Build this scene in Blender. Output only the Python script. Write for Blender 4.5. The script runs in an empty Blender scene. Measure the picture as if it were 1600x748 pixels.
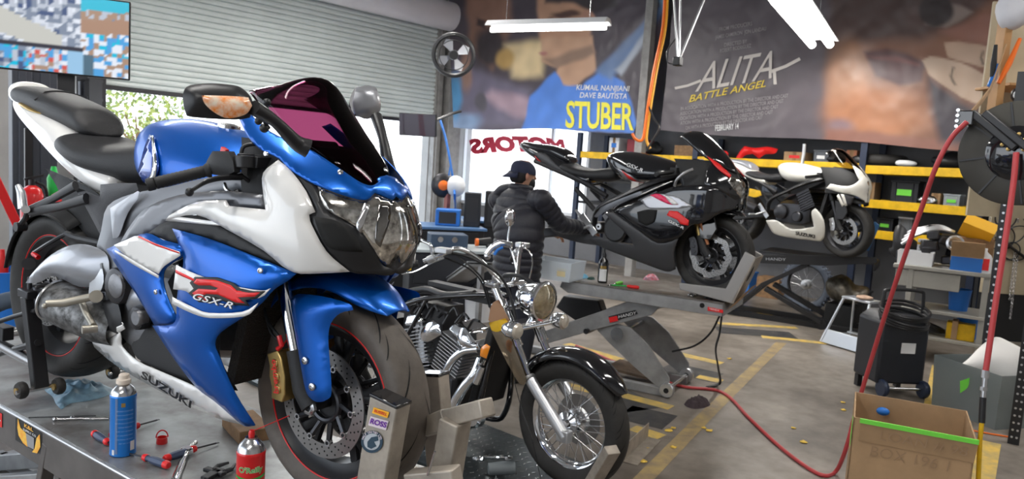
import bpy, math, random
from math import sin, cos, pi, radians, sqrt, atan2, exp, hypot
from mathutils import Vector as V, Matrix, noise
from mathutils.bvhtree import BVHTree
from mathutils.geometry import delaunay_2d_cdt

SC = bpy.context.scene
COL = SC.collection
random.seed(7)

# ---------------------------------------------------------------- camera, world, light
FPX = 1160.0
CAM = V((0, 0, 1.68))
_az, _pt, _ro = radians(41.7), radians(-5.95), 0.065
FW = V((cos(_az) * cos(_pt), sin(_az) * cos(_pt), sin(_pt)))
_R = V((sin(_az), -cos(_az), 0)); _U = _R.cross(FW)
RT = _R * cos(_ro) + _U * sin(_ro); UP = -_R * sin(_ro) + _U * cos(_ro)
cd = bpy.data.cameras.new('camera'); cam = bpy.data.objects.new('camera', cd); COL.objects.link(cam)
cam.matrix_world = Matrix(((RT.x, UP.x, -FW.x, CAM.x), (RT.y, UP.y, -FW.y, CAM.y), (RT.z, UP.z, -FW.z, CAM.z), (0, 0, 0, 1)))
cd.sensor_width = 36; cd.lens = FPX / 1600 * 36
cd.dof.use_dof = True; cd.dof.focus_distance = 2.3; cd.dof.aperture_fstop = 5.6
cd.clip_start = .05; cd.clip_end = 200
SC.camera = cam
SC.view_settings.view_transform = 'Standard'; SC.view_settings.look = 'None'
SC.view_settings.gamma = 1; SC.view_settings.use_curve_mapping = False
SC.view_settings.exposure = 0.0

w = bpy.data.worlds.new('world'); SC.world = w; w.use_nodes = True
nt = w.node_tree; bg = nt.nodes['Background']
tc = nt.nodes.new('ShaderNodeTexCoord'); sx = nt.nodes.new('ShaderNodeSeparateXYZ'); rp = nt.nodes.new('ShaderNodeValToRGB')
nt.links.new(tc.outputs['Generated'], sx.inputs[0]); nt.links.new(sx.outputs['Z'], rp.inputs[0]); nt.links.new(rp.outputs[0], bg.inputs[0])
rp.color_ramp.elements[0].position = 0.0; rp.color_ramp.elements[0].color = (.93, .96, 1, 1)
rp.color_ramp.elements[1].position = .7; rp.color_ramp.elements[1].color = (.55, .75, 1, 1)
bg.inputs[1].default_value = 3.2

def area(name, loc, rot, sx_, sy_, power, col=(1, 1, 1)):
    l = bpy.data.lights.new(name, 'AREA'); l.shape = 'RECTANGLE'; l.size = sx_; l.size_y = sy_; l.energy = power; l.color = col
    o = bpy.data.objects.new(name, l); COL.objects.link(o); o.location = loc; o.rotation_euler = rot
    return o
sl = bpy.data.lights.new('sun', 'SUN'); sl.energy = 4; sl.angle = .02; sl.color = (1, .95, .88)
so = bpy.data.objects.new('sun', sl); COL.objects.link(so); so.rotation_euler = (radians(-38), radians(12), 0)
so.location = (3, 20, 12)

# ---------------------------------------------------------------- materials
def mat(name, col, rough=.5, metal=0., coat=0., em=0., bump=0., bscale=40., var=0., vscale=6., col2=None, alpha=1., trans=0., ior=1.45, aniso=0., emcol=None, sheen=0., flake=0.):
    m = bpy.data.materials.new(name); m.use_nodes = True
    nt = m.node_tree; b = nt.nodes['Principled BSDF']
    c4 = (*col, 1)
    b.inputs['Base Color'].default_value = c4; b.inputs['Roughness'].default_value = rough; b.inputs['Metallic'].default_value = metal
    b.inputs['Coat Weight'].default_value = coat; b.inputs['Coat Roughness'].default_value = .03
    b.inputs['IOR'].default_value = ior; b.inputs['Transmission Weight'].default_value = trans; b.inputs['Alpha'].default_value = alpha
    b.inputs['Sheen Weight'].default_value = sheen
    if em: b.inputs['Emission Color'].default_value = (*(emcol or col), 1); b.inputs['Emission Strength'].default_value = em
    if var or bump or flake:
        tc = nt.nodes.new('ShaderNodeTexCoord')
    if var:
        n = nt.nodes.new('ShaderNodeTexNoise'); n.inputs['Scale'].default_value = vscale; n.inputs['Detail'].default_value = 6; n.inputs['Roughness'].default_value = .6
        nt.links.new(tc.outputs['Object'], n.inputs['Vector'])
        r = nt.nodes.new('ShaderNodeValToRGB'); r.color_ramp.elements[0].position = .35; r.color_ramp.elements[1].position = .65
        d = col2 or tuple(max(0, x * (1 - var)) for x in col)
        r.color_ramp.elements[0].color = (*d, 1); r.color_ramp.elements[1].color = c4
        nt.links.new(n.outputs['Fac'], r.inputs[0]); nt.links.new(r.outputs[0], b.inputs['Base Color'])
    if bump:
        n = nt.nodes.new('ShaderNodeTexNoise'); n.inputs['Scale'].default_value = bscale; n.inputs['Detail'].default_value = 4
        nt.links.new(tc.outputs['Object'], n.inputs['Vector'])
        k = nt.nodes.new('ShaderNodeBump'); k.inputs['Strength'].default_value = bump; k.inputs['Distance'].default_value = .01
        nt.links.new(n.outputs['Fac'], k.inputs['Height']); nt.links.new(k.outputs[0], b.inputs['Normal'])
    return m

def vcmat(name, rough=.4, em=0., coat=0., bump=0.):
    m = mat(name, (1, 1, 1), rough, coat=coat); nt = m.node_tree; b = nt.nodes['Principled BSDF']
    a = nt.nodes.new('ShaderNodeVertexColor'); a.layer_name = 'Col'
    if em:
        b.inputs['Base Color'].default_value = (0, 0, 0, 1); nt.links.new(a.outputs[0], b.inputs['Emission Color']); b.inputs['Emission Strength'].default_value = em
    else: nt.links.new(a.outputs[0], b.inputs['Base Color'])
    return m

K = {}
K['blue'] = mat('blue_metallic_paint', (.0, .10, .47), .3, .55, .22)
K['bluedk'] = mat('deep_blue_paint', (.01, .06, .33), .3, .3, 1.)
K['white'] = mat('pearl_white_paint', (.78, .77, .75), .25, .0, 1.)
K['silver'] = mat('silver_paint', (.36, .37, .40), .36, .6, .4)
K['frameg'] = mat('dark_silver_frame', (.17, .175, .19), .4, .6, .2)
K['greym'] = mat('grey_cast_metal', (.22, .22, .23), .42, .8, 0, bump=.1, bscale=90)
K['black'] = mat('gloss_black', (.008, .008, .01), .12, 0, 1.)
K['satin'] = mat('satin_black', (.018, .018, .02), .38)
K['matte'] = mat('matte_black_plastic', (.016, .016, .017), .6, bump=.1, bscale=300)
K['dkmetal'] = mat('dark_metal', (.06, .06, .065), .35, .8)
K['rubber'] = mat('tyre_rubber', (.028, .026, .024), .62, bump=.08, bscale=60, var=.3, vscale=20)
K['rubberb'] = mat('worn_brown_rubber', (.14, .118, .10), .6, bump=.1, bscale=60, var=.35, vscale=12)
K['groove'] = mat('tread_groove', (.008, .008, .008), .8)
K['seat'] = mat('seat_vinyl', (.02, .02, .022), .45, bump=.25, bscale=400)
K['chrome'] = mat('chrome', (.85, .86, .88), .07, 1.)
K['steel'] = mat('brushed_steel', (.55, .55, .56), .25, 1.)
K['alu'] = mat('aluminium', (.62, .63, .65), .35, .9)
K['gold'] = mat('gold_anodised', (.55, .38, .14), .32, .9)
K['red'] = mat('red_paint', (.62, .01, .012), .3, coat=.4)
K['redmk'] = mat('red_graphic', (.75, .02, .02), .35)
K['orange'] = mat('orange_plastic', (.9, .18, .02), .4)
K['amber'] = mat('amber_lens', (.85, .25, .03), .12, coat=1, var=.8, vscale=45, col2=(.85, .72, .58))
K['lens'] = mat('clear_lens', (.95, .97, 1), .03, trans=1., ior=1.35)
K['yellow'] = mat('yellow_paint', (.83, .5, .01), .45, var=.25, vscale=9)
def tint(name, col, rough=.03, gl=.08):
    m = bpy.data.materials.new(name); m.use_nodes = True; nt = m.node_tree; nt.nodes.clear()
    o = nt.nodes.new('ShaderNodeOutputMaterial'); mx = nt.nodes.new('ShaderNodeMixShader'); t = nt.nodes.new('ShaderNodeBsdfTransparent'); g = nt.nodes.new('ShaderNodeBsdfGlossy'); fr = nt.nodes.new('ShaderNodeFresnel')
    t.inputs[0].default_value = (*col, 1); g.inputs['Roughness'].default_value = rough; fr.inputs[0].default_value = 1.25
    nt.links.new(fr.outputs[0], mx.inputs[0]); nt.links.new(t.outputs[0], mx.inputs[1]); nt.links.new(g.outputs[0], mx.inputs[2]); nt.links.new(mx.outputs[0], o.inputs[0])
    return m
K['smoke'] = tint('purple_tinted_screen', (.36, .15, .235))
K['text_w'] = mat('white_print', (.8, .8, .8), .5)
K['text_k'] = mat('black_print', (.01, .01, .01), .5)
K['disc'] = mat('brake_disc_steel', (.34, .33, .32), .3, .9)
K['card'] = mat('cardboard', (.44, .28, .15), .8, var=.2, vscale=5)
K['tape'] = mat('green_tape', (.2, .75, .08), .4)
K['green'] = mat('green_plastic', (.02, .5, .08), .4)
K['whitep'] = mat('white_plastic', (.75, .76, .78), .4)
K['clearp'] = mat('translucent_plastic', (.75, .82, .88), .3, alpha=.45)
K['blackbin'] = mat('black_storage_plastic', (.02, .022, .028), .45)
K['liftgrey'] = mat('lift_grey_paint', (.36, .36, .36), .45, .3, var=.3, vscale=7, bump=.05)
K['beige'] = mat('worn_beige_grey_steel', (.43, .38, .32), .42, .35, var=.3, vscale=14, bump=.05)
K['bluep'] = mat('blue_plastic', (.02, .16, .55), .4)
K['skin'] = mat('skin', (.4, .22, .15), .55)
K['wood'] = mat('wood', (.3, .17, .08), .7, var=.4, vscale=14)

# ---------------------------------------------------------------- mesh helpers
def cr(P, k=6, closed=False):
    n = len(P); out = []
    if n < 3 or k < 2: return [V(p) for p in P]
    P = [V(p) for p in P]
    rng = n if closed else n - 1
    for i in range(rng):
        if closed: a, b, c, d = P[(i - 1) % n], P[i], P[(i + 1) % n], P[(i + 2) % n]
        else:
            b, c = P[i], P[i + 1]; a = P[i - 1] if i else b * 2 - c; d = P[i + 2] if i + 2 < n else c * 2 - b
        for j in range(k):
            t = j / k
            out.append(.5 * ((2 * b) + (c - a) * t + (2 * a - 5 * b + 4 * c - d) * t * t + (3 * b - a - 3 * c + d) * t ** 3))
    if not closed: out.append(P[-1].copy())
    return out

def basis(ax):
    z = V(ax).normalized(); t = V((0, 0, 1)) if abs(z.z) < .9 else V((1, 0, 0))
    x = t.cross(z).normalized(); return x, z.cross(x), z

class MB:
    def __init__(s): s.v = []; s.f = []; s.m = []; s.cur = 0
    def mt(s, i): s.cur = i; return s
    def add(s, vs, fs):
        n = len(s.v); s.v += [V(p) for p in vs]
        for f in fs: s.f.append([n + i for i in f]); s.m.append(s.cur)
        return s
    def box(s, c, d, R=None, tap=1.):
        c = V(c); x, y, z = d[0] / 2, d[1] / 2, d[2] / 2
        P = [V((i * x * (tap if k > 0 else 1), j * y * (tap if k > 0 else 1), k * z)) for k in (-1, 1) for i, j in ((-1, -1), (1, -1), (1, 1), (-1, 1))]
        if R is not None: P = [R @ p for p in P]
        return s.add([c + p for p in P], [(3, 2, 1, 0), (4, 5, 6, 7), (0, 1, 5, 4), (1, 2, 6, 5), (2, 3, 7, 6), (3, 0, 4, 7)])
    def beam(s, a, b, w, h, up=(0, 0, 1)):
        a, b = V(a), V(b); z = (b - a); L = z.length; z.normalize(); u = V(up)
        x = u.cross(z)
        if x.length < 1e-4: x = V((1, 0, 0)).cross(z)
        x.normalize(); y = z.cross(x)
        P = [p + x * i * w / 2 + y * j * h / 2 for p in (a, b) for i, j in ((-1, -1), (1, -1), (1, 1), (-1, 1))]
        return s.add(P, [(3, 2, 1, 0), (4, 5, 6, 7), (0, 1, 5, 4), (1, 2, 6, 5), (2, 3, 7, 6), (3, 0, 4, 7)])
    def tube(s, path, r, n=10, closed=False, k=0, flat=1.):
        P = cr(path, k, closed) if k else [V(p) for p in path]
        N = len(P)
        if isinstance(r, (int, float)): rr = [r] * N
        else: rr = [r[0] + (r[-1] - r[0]) * i / (N - 1) for i in range(N)] if len(r) != N else r
        if not isinstance(r, (int, float)) and len(r) > 2 and len(r) != N:
            rr = []
            for i in range(N):
                t = i / (N - 1) * (len(r) - 1); j = min(int(t), len(r) - 2); rr.append(r[j] + (r[j + 1] - r[j]) * (t - j))
        T = []
        for i in range(N):
            a = P[i - 1] if (i or closed) else P[0]; b = P[(i + 1) % N] if (i < N - 1 or closed) else P[-1]
            d = b - a; T.append(d.normalized() if d.length > 1e-9 else V((0, 0, 1)))
        x, y, z = basis(T[0]); vs = []
        for i in range(N):
            x = (x - T[i] * x.dot(T[i])); x.normalize(); y = T[i].cross(x)
            for j in range(n):
                a = 2 * pi * j / n; vs.append(P[i] + x * cos(a) * rr[i] + y * sin(a) * rr[i] * flat)
        fs = [(i * n + j, i * n + (j + 1) % n, ((i + 1) % N) * n + (j + 1) % n, ((i + 1) % N) * n + j) for i in range(N if closed else N - 1) for j in range(n)]
        if not closed: fs += [tuple(reversed(range(n))), tuple(range((N - 1) * n, N * n))]
        return s.add(vs, fs)
    def cyl(s, a, b, r, r2=None, n=20): return s.tube([a, b], (r, r if r2 is None else r2), n)
    def lathe(s, prof, o=(0, 0, 0), ax=(0, 0, 1), n=32, closed=False, xf=None):
        o = V(o); x, y, z = basis(ax); vs = []; m = len(prof)
        for j in range(n):
            a = 2 * pi * j / n; d = x * cos(a) + y * sin(a)
            for r, h in prof: vs.append(o + d * r + z * h)
        fs = []
        for j in range(n):
            k = (j + 1) % n
            for i in range(m if closed else m - 1):
                i2 = (i + 1) % m; fs.append((j * m + i, k * m + i, k * m + i2, j * m + i2))
        return s.add(vs, fs)
    def sph(s, c, r, n=16, R=None):
        if isinstance(r, (int, float)): r = (r, r, r)
        c = V(c); vs = []; fs = []; m = n // 2
        for i in range(m + 1):
            for j in range(n):
                p = V((r[0] * sin(pi * i / m) * cos(2 * pi * j / n), r[1] * sin(pi * i / m) * sin(2 * pi * j / n), r[2] * cos(pi * i / m)))
                if R is not None: p = R @ p
                vs.append(c + p)
        for i in range(m):
            for j in range(n): fs.append((i * n + j, (i + 1) * n + j, (i + 1) * n + (j + 1) % n, i * n + (j + 1) % n))
        return s.add(vs, fs)
    def torus(s, c, ax, R, r, n=40, m=10, arc=None):
        x, y, z = basis(ax); c = V(c)
        if arc is None: return s.tube([c + (x * cos(2 * pi * i / n) + y * sin(2 * pi * i / n)) * R for i in range(n)], r, m, True)
        return s.tube([c + (x * cos(arc[0] + (arc[1] - arc[0]) * i / n) + y * sin(arc[0] + (arc[1] - arc[0]) * i / n)) * R for i in range(n + 1)], r, m)
    def prism(s, poly, off):
        n = len(poly); off = V(off); P = [V(p) for p in poly]
        return s.add(P + [p + off for p in P], [tuple(reversed(range(n))), tuple(range(n, 2 * n))] + [(i, (i + 1) % n, n + (i + 1) % n, n + i) for i in range(n)])
    def grid(s, rows, cu=False, cv=False, caps=False):
        m, n = len(rows), len(rows[0]); vs = [p for r in rows for p in r]
        fs = [(i * n + j, i * n + (j + 1) % n, ((i + 1) % m) * n + (j + 1) % n, ((i + 1) % m) * n + j) for i in range(m if cv else m - 1) for j in range(n if cu else n - 1)]
        if caps: fs += [tuple(reversed(range(n))), tuple(range((m - 1) * n, m * n))]
        return s.add(vs, fs)
    def loft(s, rings, k=4, caps=True):
        n = len(rings[0]); cols = [cr([r[j] for r in rings], k) for j in range(n)]
        return s.grid([[cols[j][i] for j in range(n)] for i in range(len(cols[0]))], cu=True, caps=caps)
    def build(s, name, mats, parent=None, bevel=0, solid=0, sub=0, ang=38, flat=False, M=None):
        me = bpy.data.meshes.new(name)
        me.from_pydata([tuple(p) for p in s.v], [], s.f)
        if not isinstance(mats, (list, tuple)): mats = [mats]
        for m in mats: me.materials.append(K[m] if isinstance(m, str) else m)
        for p, i in zip(me.polygons, s.m): p.material_index = i; p.use_smooth = not flat
        me.update()
        if not flat: me.set_sharp_from_angle(angle=radians(ang))
        o = bpy.data.objects.new(name, me); COL.objects.link(o)
        if parent is not None: o.parent = parent
        if M is not None: o.matrix_world = M
        if solid: md = o.modifiers.new('thickness', 'SOLIDIFY'); md.thickness = solid; md.offset = -1
        if bevel: md = o.modifiers.new('edge', 'BEVEL'); md.width = bevel; md.segments = 2; md.limit_method = 'ANGLE'; md.angle_limit = radians(40)
        if sub: md = o.modifiers.new('smooth', 'SUBSURF'); md.levels = sub; md.render_levels = sub
        return o

def tag(o, label=None, cat=None, group=None, kind=None):
    if label: o['label'] = label
    if cat: o['category'] = cat
    if group: o['group'] = group
    if kind: o['kind'] = kind
    return o
def thing(name, label, cat, M=None, group=None):
    o = bpy.data.objects.new(name, None); COL.objects.link(o); o.empty_display_size = .1
    if M is not None: o.matrix_world = M if isinstance(M, Matrix) else Matrix.Translation(M)
    return tag(o, label, cat, group)
def frame(x, y, z, yaw, pitch=0., roll=0.):
    return Matrix.Translation((x, y, z)) @ Matrix.Rotation(yaw, 4, 'Z') @ Matrix.Rotation(pitch, 4, 'Y') @ Matrix.Rotation(roll, 4, 'X')
def pray(px, py): return FW * FPX + RT * (px - 800) + UP * (374 - py)
def at(px, py, d): return CAM + pray(px, py) * (d / FPX)          # point at depth d (metres) seen at a photo pixel
def atz(px, py, z=0.): r = pray(px, py); return CAM + r * ((z - CAM.z) / r.z)
def atx(px, py, x): r = pray(px, py); return CAM + r * ((x - CAM.x) / r.x)
def aty(px, py, y): r = pray(px, py); return CAM + r * ((y - CAM.y) / r.y)
class Fr:                                                             # a local frame with tracing helpers
    def __init__(s, M): s.M = M; s.I = M.inverted(); s.o = s.I @ CAM; s.R3 = s.I.to_3x3()
    def d(s, px, py): return (s.R3 @ pray(px, py)).normalized()
    def y(s, px, py, lat): d = s.d(px, py); return s.o + d * ((lat - s.o.y) / d.y)
    def z(s, px, py, h): d = s.d(px, py); return s.o + d * ((h - s.o.z) / d.z)
    def x(s, px, py, h): d = s.d(px, py); return s.o + d * ((h - s.o.x) / d.x)
def copy_tree(o, parent=None):
    c = o.copy(); COL.objects.link(c)
    if parent is not None: c.parent = parent
    for ch in list(o.children): copy_tree(ch, c)
    return c

def roundpoly(P, k, corner=52):
    n = len(P); out = []; sh = []
    for i in range(n):
        a, b, c = V(P[i - 1]), V(P[i]), V(P[(i + 1) % n]); sh.append((b - a).angle(c - b, 0) > radians(corner))
    for i in range(n):
        b, c = V(P[i]), V(P[(i + 1) % n]); a = V(P[i - 1]) if not sh[i] else b * 2 - c; d = V(P[(i + 2) % n]) if not sh[(i + 1) % n] else c * 2 - b
        for j in range(k):
            t = j / k; out.append(.5 * ((2 * b) + (c - a) * t + (2 * a - 5 * b + 4 * c - d) * t * t + (3 * b - a - 3 * c + d) * t ** 3))
    return out
def inside(p, P):
    r = False; n = len(P)
    for i in range(n):
        a, b = P[i], P[i - 1]
        if (a.y > p.y) != (b.y > p.y) and p.x < (b.x - a.x) * (p.y - a.y) / (b.y - a.y) + a.x: r = not r
    return r
def segd(p, P):
    m = 1e9; n = len(P)
    for i in range(n):
        a, b = P[i - 1], P[i]; ab = b - a; t = max(0, min(1, (p - a).dot(ab) / max(ab.length_squared, 1e-9))); m = min(m, (a + ab * t - p).length)
    return m
def fillpoly(P, step):
    """triangulate a 2D outline with interior points"""
    E = [(i, (i + 1) % len(P)) for i in range(len(P))]
    xs = [p.x for p in P]; ys = [p.y for p in P]; pts = list(P); D = [0.] * len(P)
    y = min(ys) + step * .5; row = 0
    while y < max(ys):
        x = min(xs) + (step * .5 if row % 2 else 0)
        while x < max(xs):
            p = V((x, y))
            if inside(p, P):
                d = segd(p, P)
                if d > step * .45: pts.append(p); D.append(d)
            x += step
        y += step * .87; row += 1
    r = delaunay_2d_cdt(pts, E, [], 1, 1e-5)
    ov, of, oi = r[0], r[2], r[3]
    dd = [max([D[i] for i in idx] or [0]) for idx in oi]
    return ov, of, dd
def panel(name, fr, bvh, outline, m, parent, off=.004, puff=0., pr=12., step=9., thick=.003, k=3, mirror=True, corner=52, wiggle=None, pname=None):
    """a panel whose outline was measured on the photograph, laid on the body surface of the thing"""
    P = [V((p[0], p[1])) for p in outline]
    if k > 1: P = roundpoly(P, k, corner)
    ov, of, dd = fillpoly(P, step)
    hits = []
    for p in ov:
        d = fr.d(p.x, p.y); h, nn, i, dist = bvh.ray_cast(fr.o, d)
        hits.append((h, nn, dist, d))
    ds = sorted(h[2] for h in hits if h[0] is not None)
    if not ds: print('PANEL MISS', name); return None
    med = ds[len(ds) // 2]; vs = []; miss = 0
    for (h, nn, dist, d), e in zip(hits, dd):
        if h is None or dist > med + .35:
            h, nn, i, dist = bvh.find_nearest(fr.o + d * med); miss += 1
        if nn.dot(d) > 0: nn = -nn
        sm = V(nn)
        for dx in (V((.012, 0, 0)), V((0, 0, .012)), V((-.012, 0, 0)), V((0, 0, -.012)), V((0, .012, 0)), V((0, -.012, 0))):
            n2 = bvh.find_nearest(h + dx)[1]
            sm += n2 if n2.dot(nn) > 0 else -n2
        sm.normalize()
        o = off + puff * (1 - exp(-e / pr))
        vs.append(h + sm * o)
    if miss: print('panel', name, 'miss', miss, '/', len(vs))
    a = MB(); 
    fs = []
    for f in of:
        n_ = (vs[f[1]] - vs[f[0]]).cross(vs[f[2]] - vs[f[0]])
        c = (vs[f[0]] + vs[f[1]] + vs[f[2]]) / 3
        fs.append(tuple(f) if n_.dot(c - fr.o) < 0 else tuple(reversed(f)))
    a.add(vs, fs); o = a.build(name, m, parent, solid=thick, ang=60)
    if mirror:
        b = MB(); b.add([V((p.x, -p.y, p.z)) for p in vs], [tuple(reversed(f)) for f in fs]); b.build(name, m, parent, solid=thick, ang=60)
    return o
def bvh_rows(rows, both=True):
    a = MB(); a.grid(rows)
    return BVHTree.FromPolygons([tuple(p) for p in a.v], a.f)
def text_mesh(s, size=1., bold=0., shear=0., spacing=1.):
    c = bpy.data.curves.new('lettering', 'FONT'); c.body = s; c.size = size; c.shear = shear; c.offset = bold; c.space_character = spacing; c.align_x = 'CENTER'; c.align_y = 'CENTER'; c.resolution_u = 3
    o = bpy.data.objects.new('lettering', c); COL.objects.link(o)
    dg = bpy.context.evaluated_depsgraph_get(); dg.update()
    me = bpy.data.meshes.new_from_object(o.evaluated_get(dg))
    vs = [v.co.copy() for v in me.vertices]; fs = [tuple(p.vertices) for p in me.polygons]
    bpy.data.objects.remove(o); bpy.data.curves.remove(c); bpy.data.meshes.remove(me)
    return vs, fs
def text_on(name, s, size, m, parent, fn, bold=0., shear=0., spacing=1., sx=1., kind=None):
    """letters laid on a surface: fn(u, v) gives the surface point"""
    vs, fs = text_mesh(s, size, bold, shear, spacing)
    a = MB(); a.add([fn(v.x * sx, v.y) for v in vs], fs)
    return a.build(name, m, parent, flat=True)

# ---------------------------------------------------------------- the building
XB, YD = 10.9, 11.2
def floor_material():
    m = bpy.data.materials.new('worn_concrete'); m.use_nodes = True; nt = m.node_tree; b = nt.nodes['Principled BSDF']
    tc = nt.nodes.new('ShaderNodeTexCoord')
    n1 = nt.nodes.new('ShaderNodeTexNoise'); n1.inputs['Scale'].default_value = .8; n1.inputs['Detail'].default_value = 9; n1.inputs['Roughness'].default_value = .65
    n2 = nt.nodes.new('ShaderNodeTexNoise'); n2.inputs['Scale'].default_value = 7; n2.inputs['Detail'].default_value = 8
    for n in (n1, n2): nt.links.new(tc.outputs['Object'], n.inputs['Vector'])
    r1 = nt.nodes.new('ShaderNodeValToRGB'); e = r1.color_ramp.elements; e[0].position = .36; e[0].color = (.12, .10, .082, 1); e[1].position = .62; e[1].color = (.285, .25, .215, 1)
    r2 = nt.nodes.new('ShaderNodeValToRGB'); e = r2.color_ramp.elements; e[0].position = .3; e[0].color = (.62, .6, .58, 1); e[1].position = .6; e[1].color = (1, 1, 1, 1)
    mx = nt.nodes.new('ShaderNodeMix'); mx.data_type = 'RGBA'; mx.blend_type = 'MULTIPLY'; mx.inputs[0].default_value = .8
    nt.links.new(n1.outputs['Fac'], r1.inputs[0]); nt.links.new(n2.outputs['Fac'], r2.inputs[0]); nt.links.new(r1.outputs[0], mx.inputs[6]); nt.links.new(r2.outputs[0], mx.inputs[7]); nt.links.new(mx.outputs[2], b.inputs['Base Color'])
    rr = nt.nodes.new('ShaderNodeMapRange'); rr.inputs[3].default_value = .35; rr.inputs[4].default_value = .62; nt.links.new(n1.outputs['Fac'], rr.inputs[0]); nt.links.new(rr.outputs[0], b.inputs['Roughness'])
    bp = nt.nodes.new('ShaderNodeBump'); bp.inputs['Strength'].default_value = .12; bp.inputs['Distance'].default_value = .01; nt.links.new(n2.outputs['Fac'], bp.inputs['Height']); nt.links.new(bp.outputs[0], b.inputs['Normal'])
    return m
K['floor'] = floor_material()
K['wallp'] = mat('painted_block_wall', (.42, .41, .40), .7, var=.2, vscale=1.5, bump=.1, bscale=30)
K['wallb'] = mat('grey_back_wall', (.20, .20, .21), .7, var=.25, vscale=1.2)
K['ceil'] = mat('roof_deck', (.30, .29, .28), .8)
K['shutter'] = mat('roller_slats', (.76, .82, .81), .5, 0, var=.12, vscale=1.3)
K['drum'] = mat('roller_hood', (.82, .80, .86), .45, 0, var=.1, vscale=1)
K['col'] = mat('column_grey_paint', (.33, .32, .31), .6, var=.3, vscale=6)
K['line'] = mat('worn_yellow_floor_paint', (.72, .48, .09), .55, var=.5, vscale=9, col2=(.42, .32, .14))
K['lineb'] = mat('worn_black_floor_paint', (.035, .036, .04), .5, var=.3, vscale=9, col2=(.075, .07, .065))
K['pave'] = mat('sunlit_pavement', (.62, .6, .57), .8)
K['pane'] = mat('window_glass', (.95, .97, 1), .02, alpha=.08)

def st(name, mb, m, **k): o = mb.build(name, m, **k); o['kind'] = 'structure'; return o
st('floor', MB().box((2.95, 4.1, -.05), (16.1, 14.4, .1)), 'floor')
st('ground_outside', MB().box((2, 31, -.13), (60, 39.6, .06)).box((24, 4, -.13), (26, 14, .06)).box((-22, 4, -.13), (34, 14, .06)), 'pave')
st('ceiling', MB().box((2.95, 4.1, 5.35), (16.1, 14.4, .1)), 'ceil')
# back wall with a wide window on the left
b = MB()
b.box((XB + .1, 2.7, 2.65), (.2, 10.5, 5.3)); b.box((XB + .1, 9.62, .38), (.2, 3.34, .76)); b.box((XB + .1, 9.62, 3.9), (.2, 3.34, 2.8))
st('wall_back', b, 'wallb')
w_ = st('window_1', MB().box((XB + .02, 9.62, 2.46), (.08, 3.3, .07)).box((XB + .02, 9.62, .79), (.1, 3.3, .06)).box((XB + .02, 8.0, 1.62), (.08, .06, 1.7)).box((XB + .02, 11.22, 1.62), (.08, .06, 1.7)).box((XB + .02, 8.86, 1.62), (.06, .05, 1.7)), 'whitep')
MB().box((XB + .03, 9.6, 1.62), (.01, 3.2, 1.62)).build('pane', 'pane', w_)
# door wall (left in the photograph) with two bays
b = MB()
b.box((10.5, YD + .1, 2.65), (1.2, .2, 5.3)); b.box((6.8, YD + .1, 4.95), (6.2, .2, .7)); b.box((3.0, YD + .1, 2.65), (1.4, .2, 5.3)); b.box((-1.2, YD + .1, 4.8), (7.0, .2, 1.0)); b.box((-4.85, YD + .1, 2.65), (.3, .2, 5.3))
st('wall_left', b, 'wallp')
b = MB(); b.box((3, -3.1, 2.65), (16.2, .2, 5.3)); st('wall_right', b, 'wallp')
b = MB(); b.box((-5.1, -1.5, 2.65), (.2, 3.0, 5.3)); b.box((-5.1, 10.2, 2.65), (.2, 2.2, 5.3)); b.box((-5.1, 4.5, 4.7), (.2, 9.4, 1.3)); st('wall_front', b, 'wallp')
# corner column and bay columns
st('trim_1', MB().box((10.25, 11.0, 2.65), (.22, .26, 5.3)).box((10.25, 10.86, 2.65), (.34, .02, 5.3)).box((9.98, 11.08, 2.2), (.10, .16, 4.4)), 'col', bevel=.006)
st('trim_2', MB().box((3.68, 11.02, 2.65), (.3, .3, 5.3)), K['dkmetal'], bevel=.006)
st('trim_3', MB().box((9.86, 6.27, 2.65), (.13, .13, 5.3)).box((9.86, 6.27, 4.9), (.3, .3, .1)), 'col', bevel=.004)
# roller door, half open
n = int((4.35 - 2.36) / .085)
prof = []
for i in range(n + 1):
    z = 2.36 + i * .085
    prof += [(11.13, z), (11.095, z + .012), (11.085, z + .04), (11.095, z + .07), (11.12, z + .078)]
b = MB(); b.grid([[V((x, y, z)) for y, z in prof] for x in (3.85, 9.9)])
door = st('door_1', b, 'shutter', ang=20)
MB().box((6.87, 11.1, 2.335), (6.1, .07, .06)).build('bottom_bar', 'dkmetal', door, bevel=.005)
MB().lathe([(0, 0), (.26, 0), (.27, .01), (.27, 6.35), (.26, 6.36), (0, 6.36)], (3.78, 10.82, 4.37), (1, 0, 0), 40).build('roller_hood', 'drum', door)
for x in (3.83, 9.93): MB().box((x, 11.1, 2.2), (.07, .12, 4.4)).build('guide_rail', 'col', door)

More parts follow.
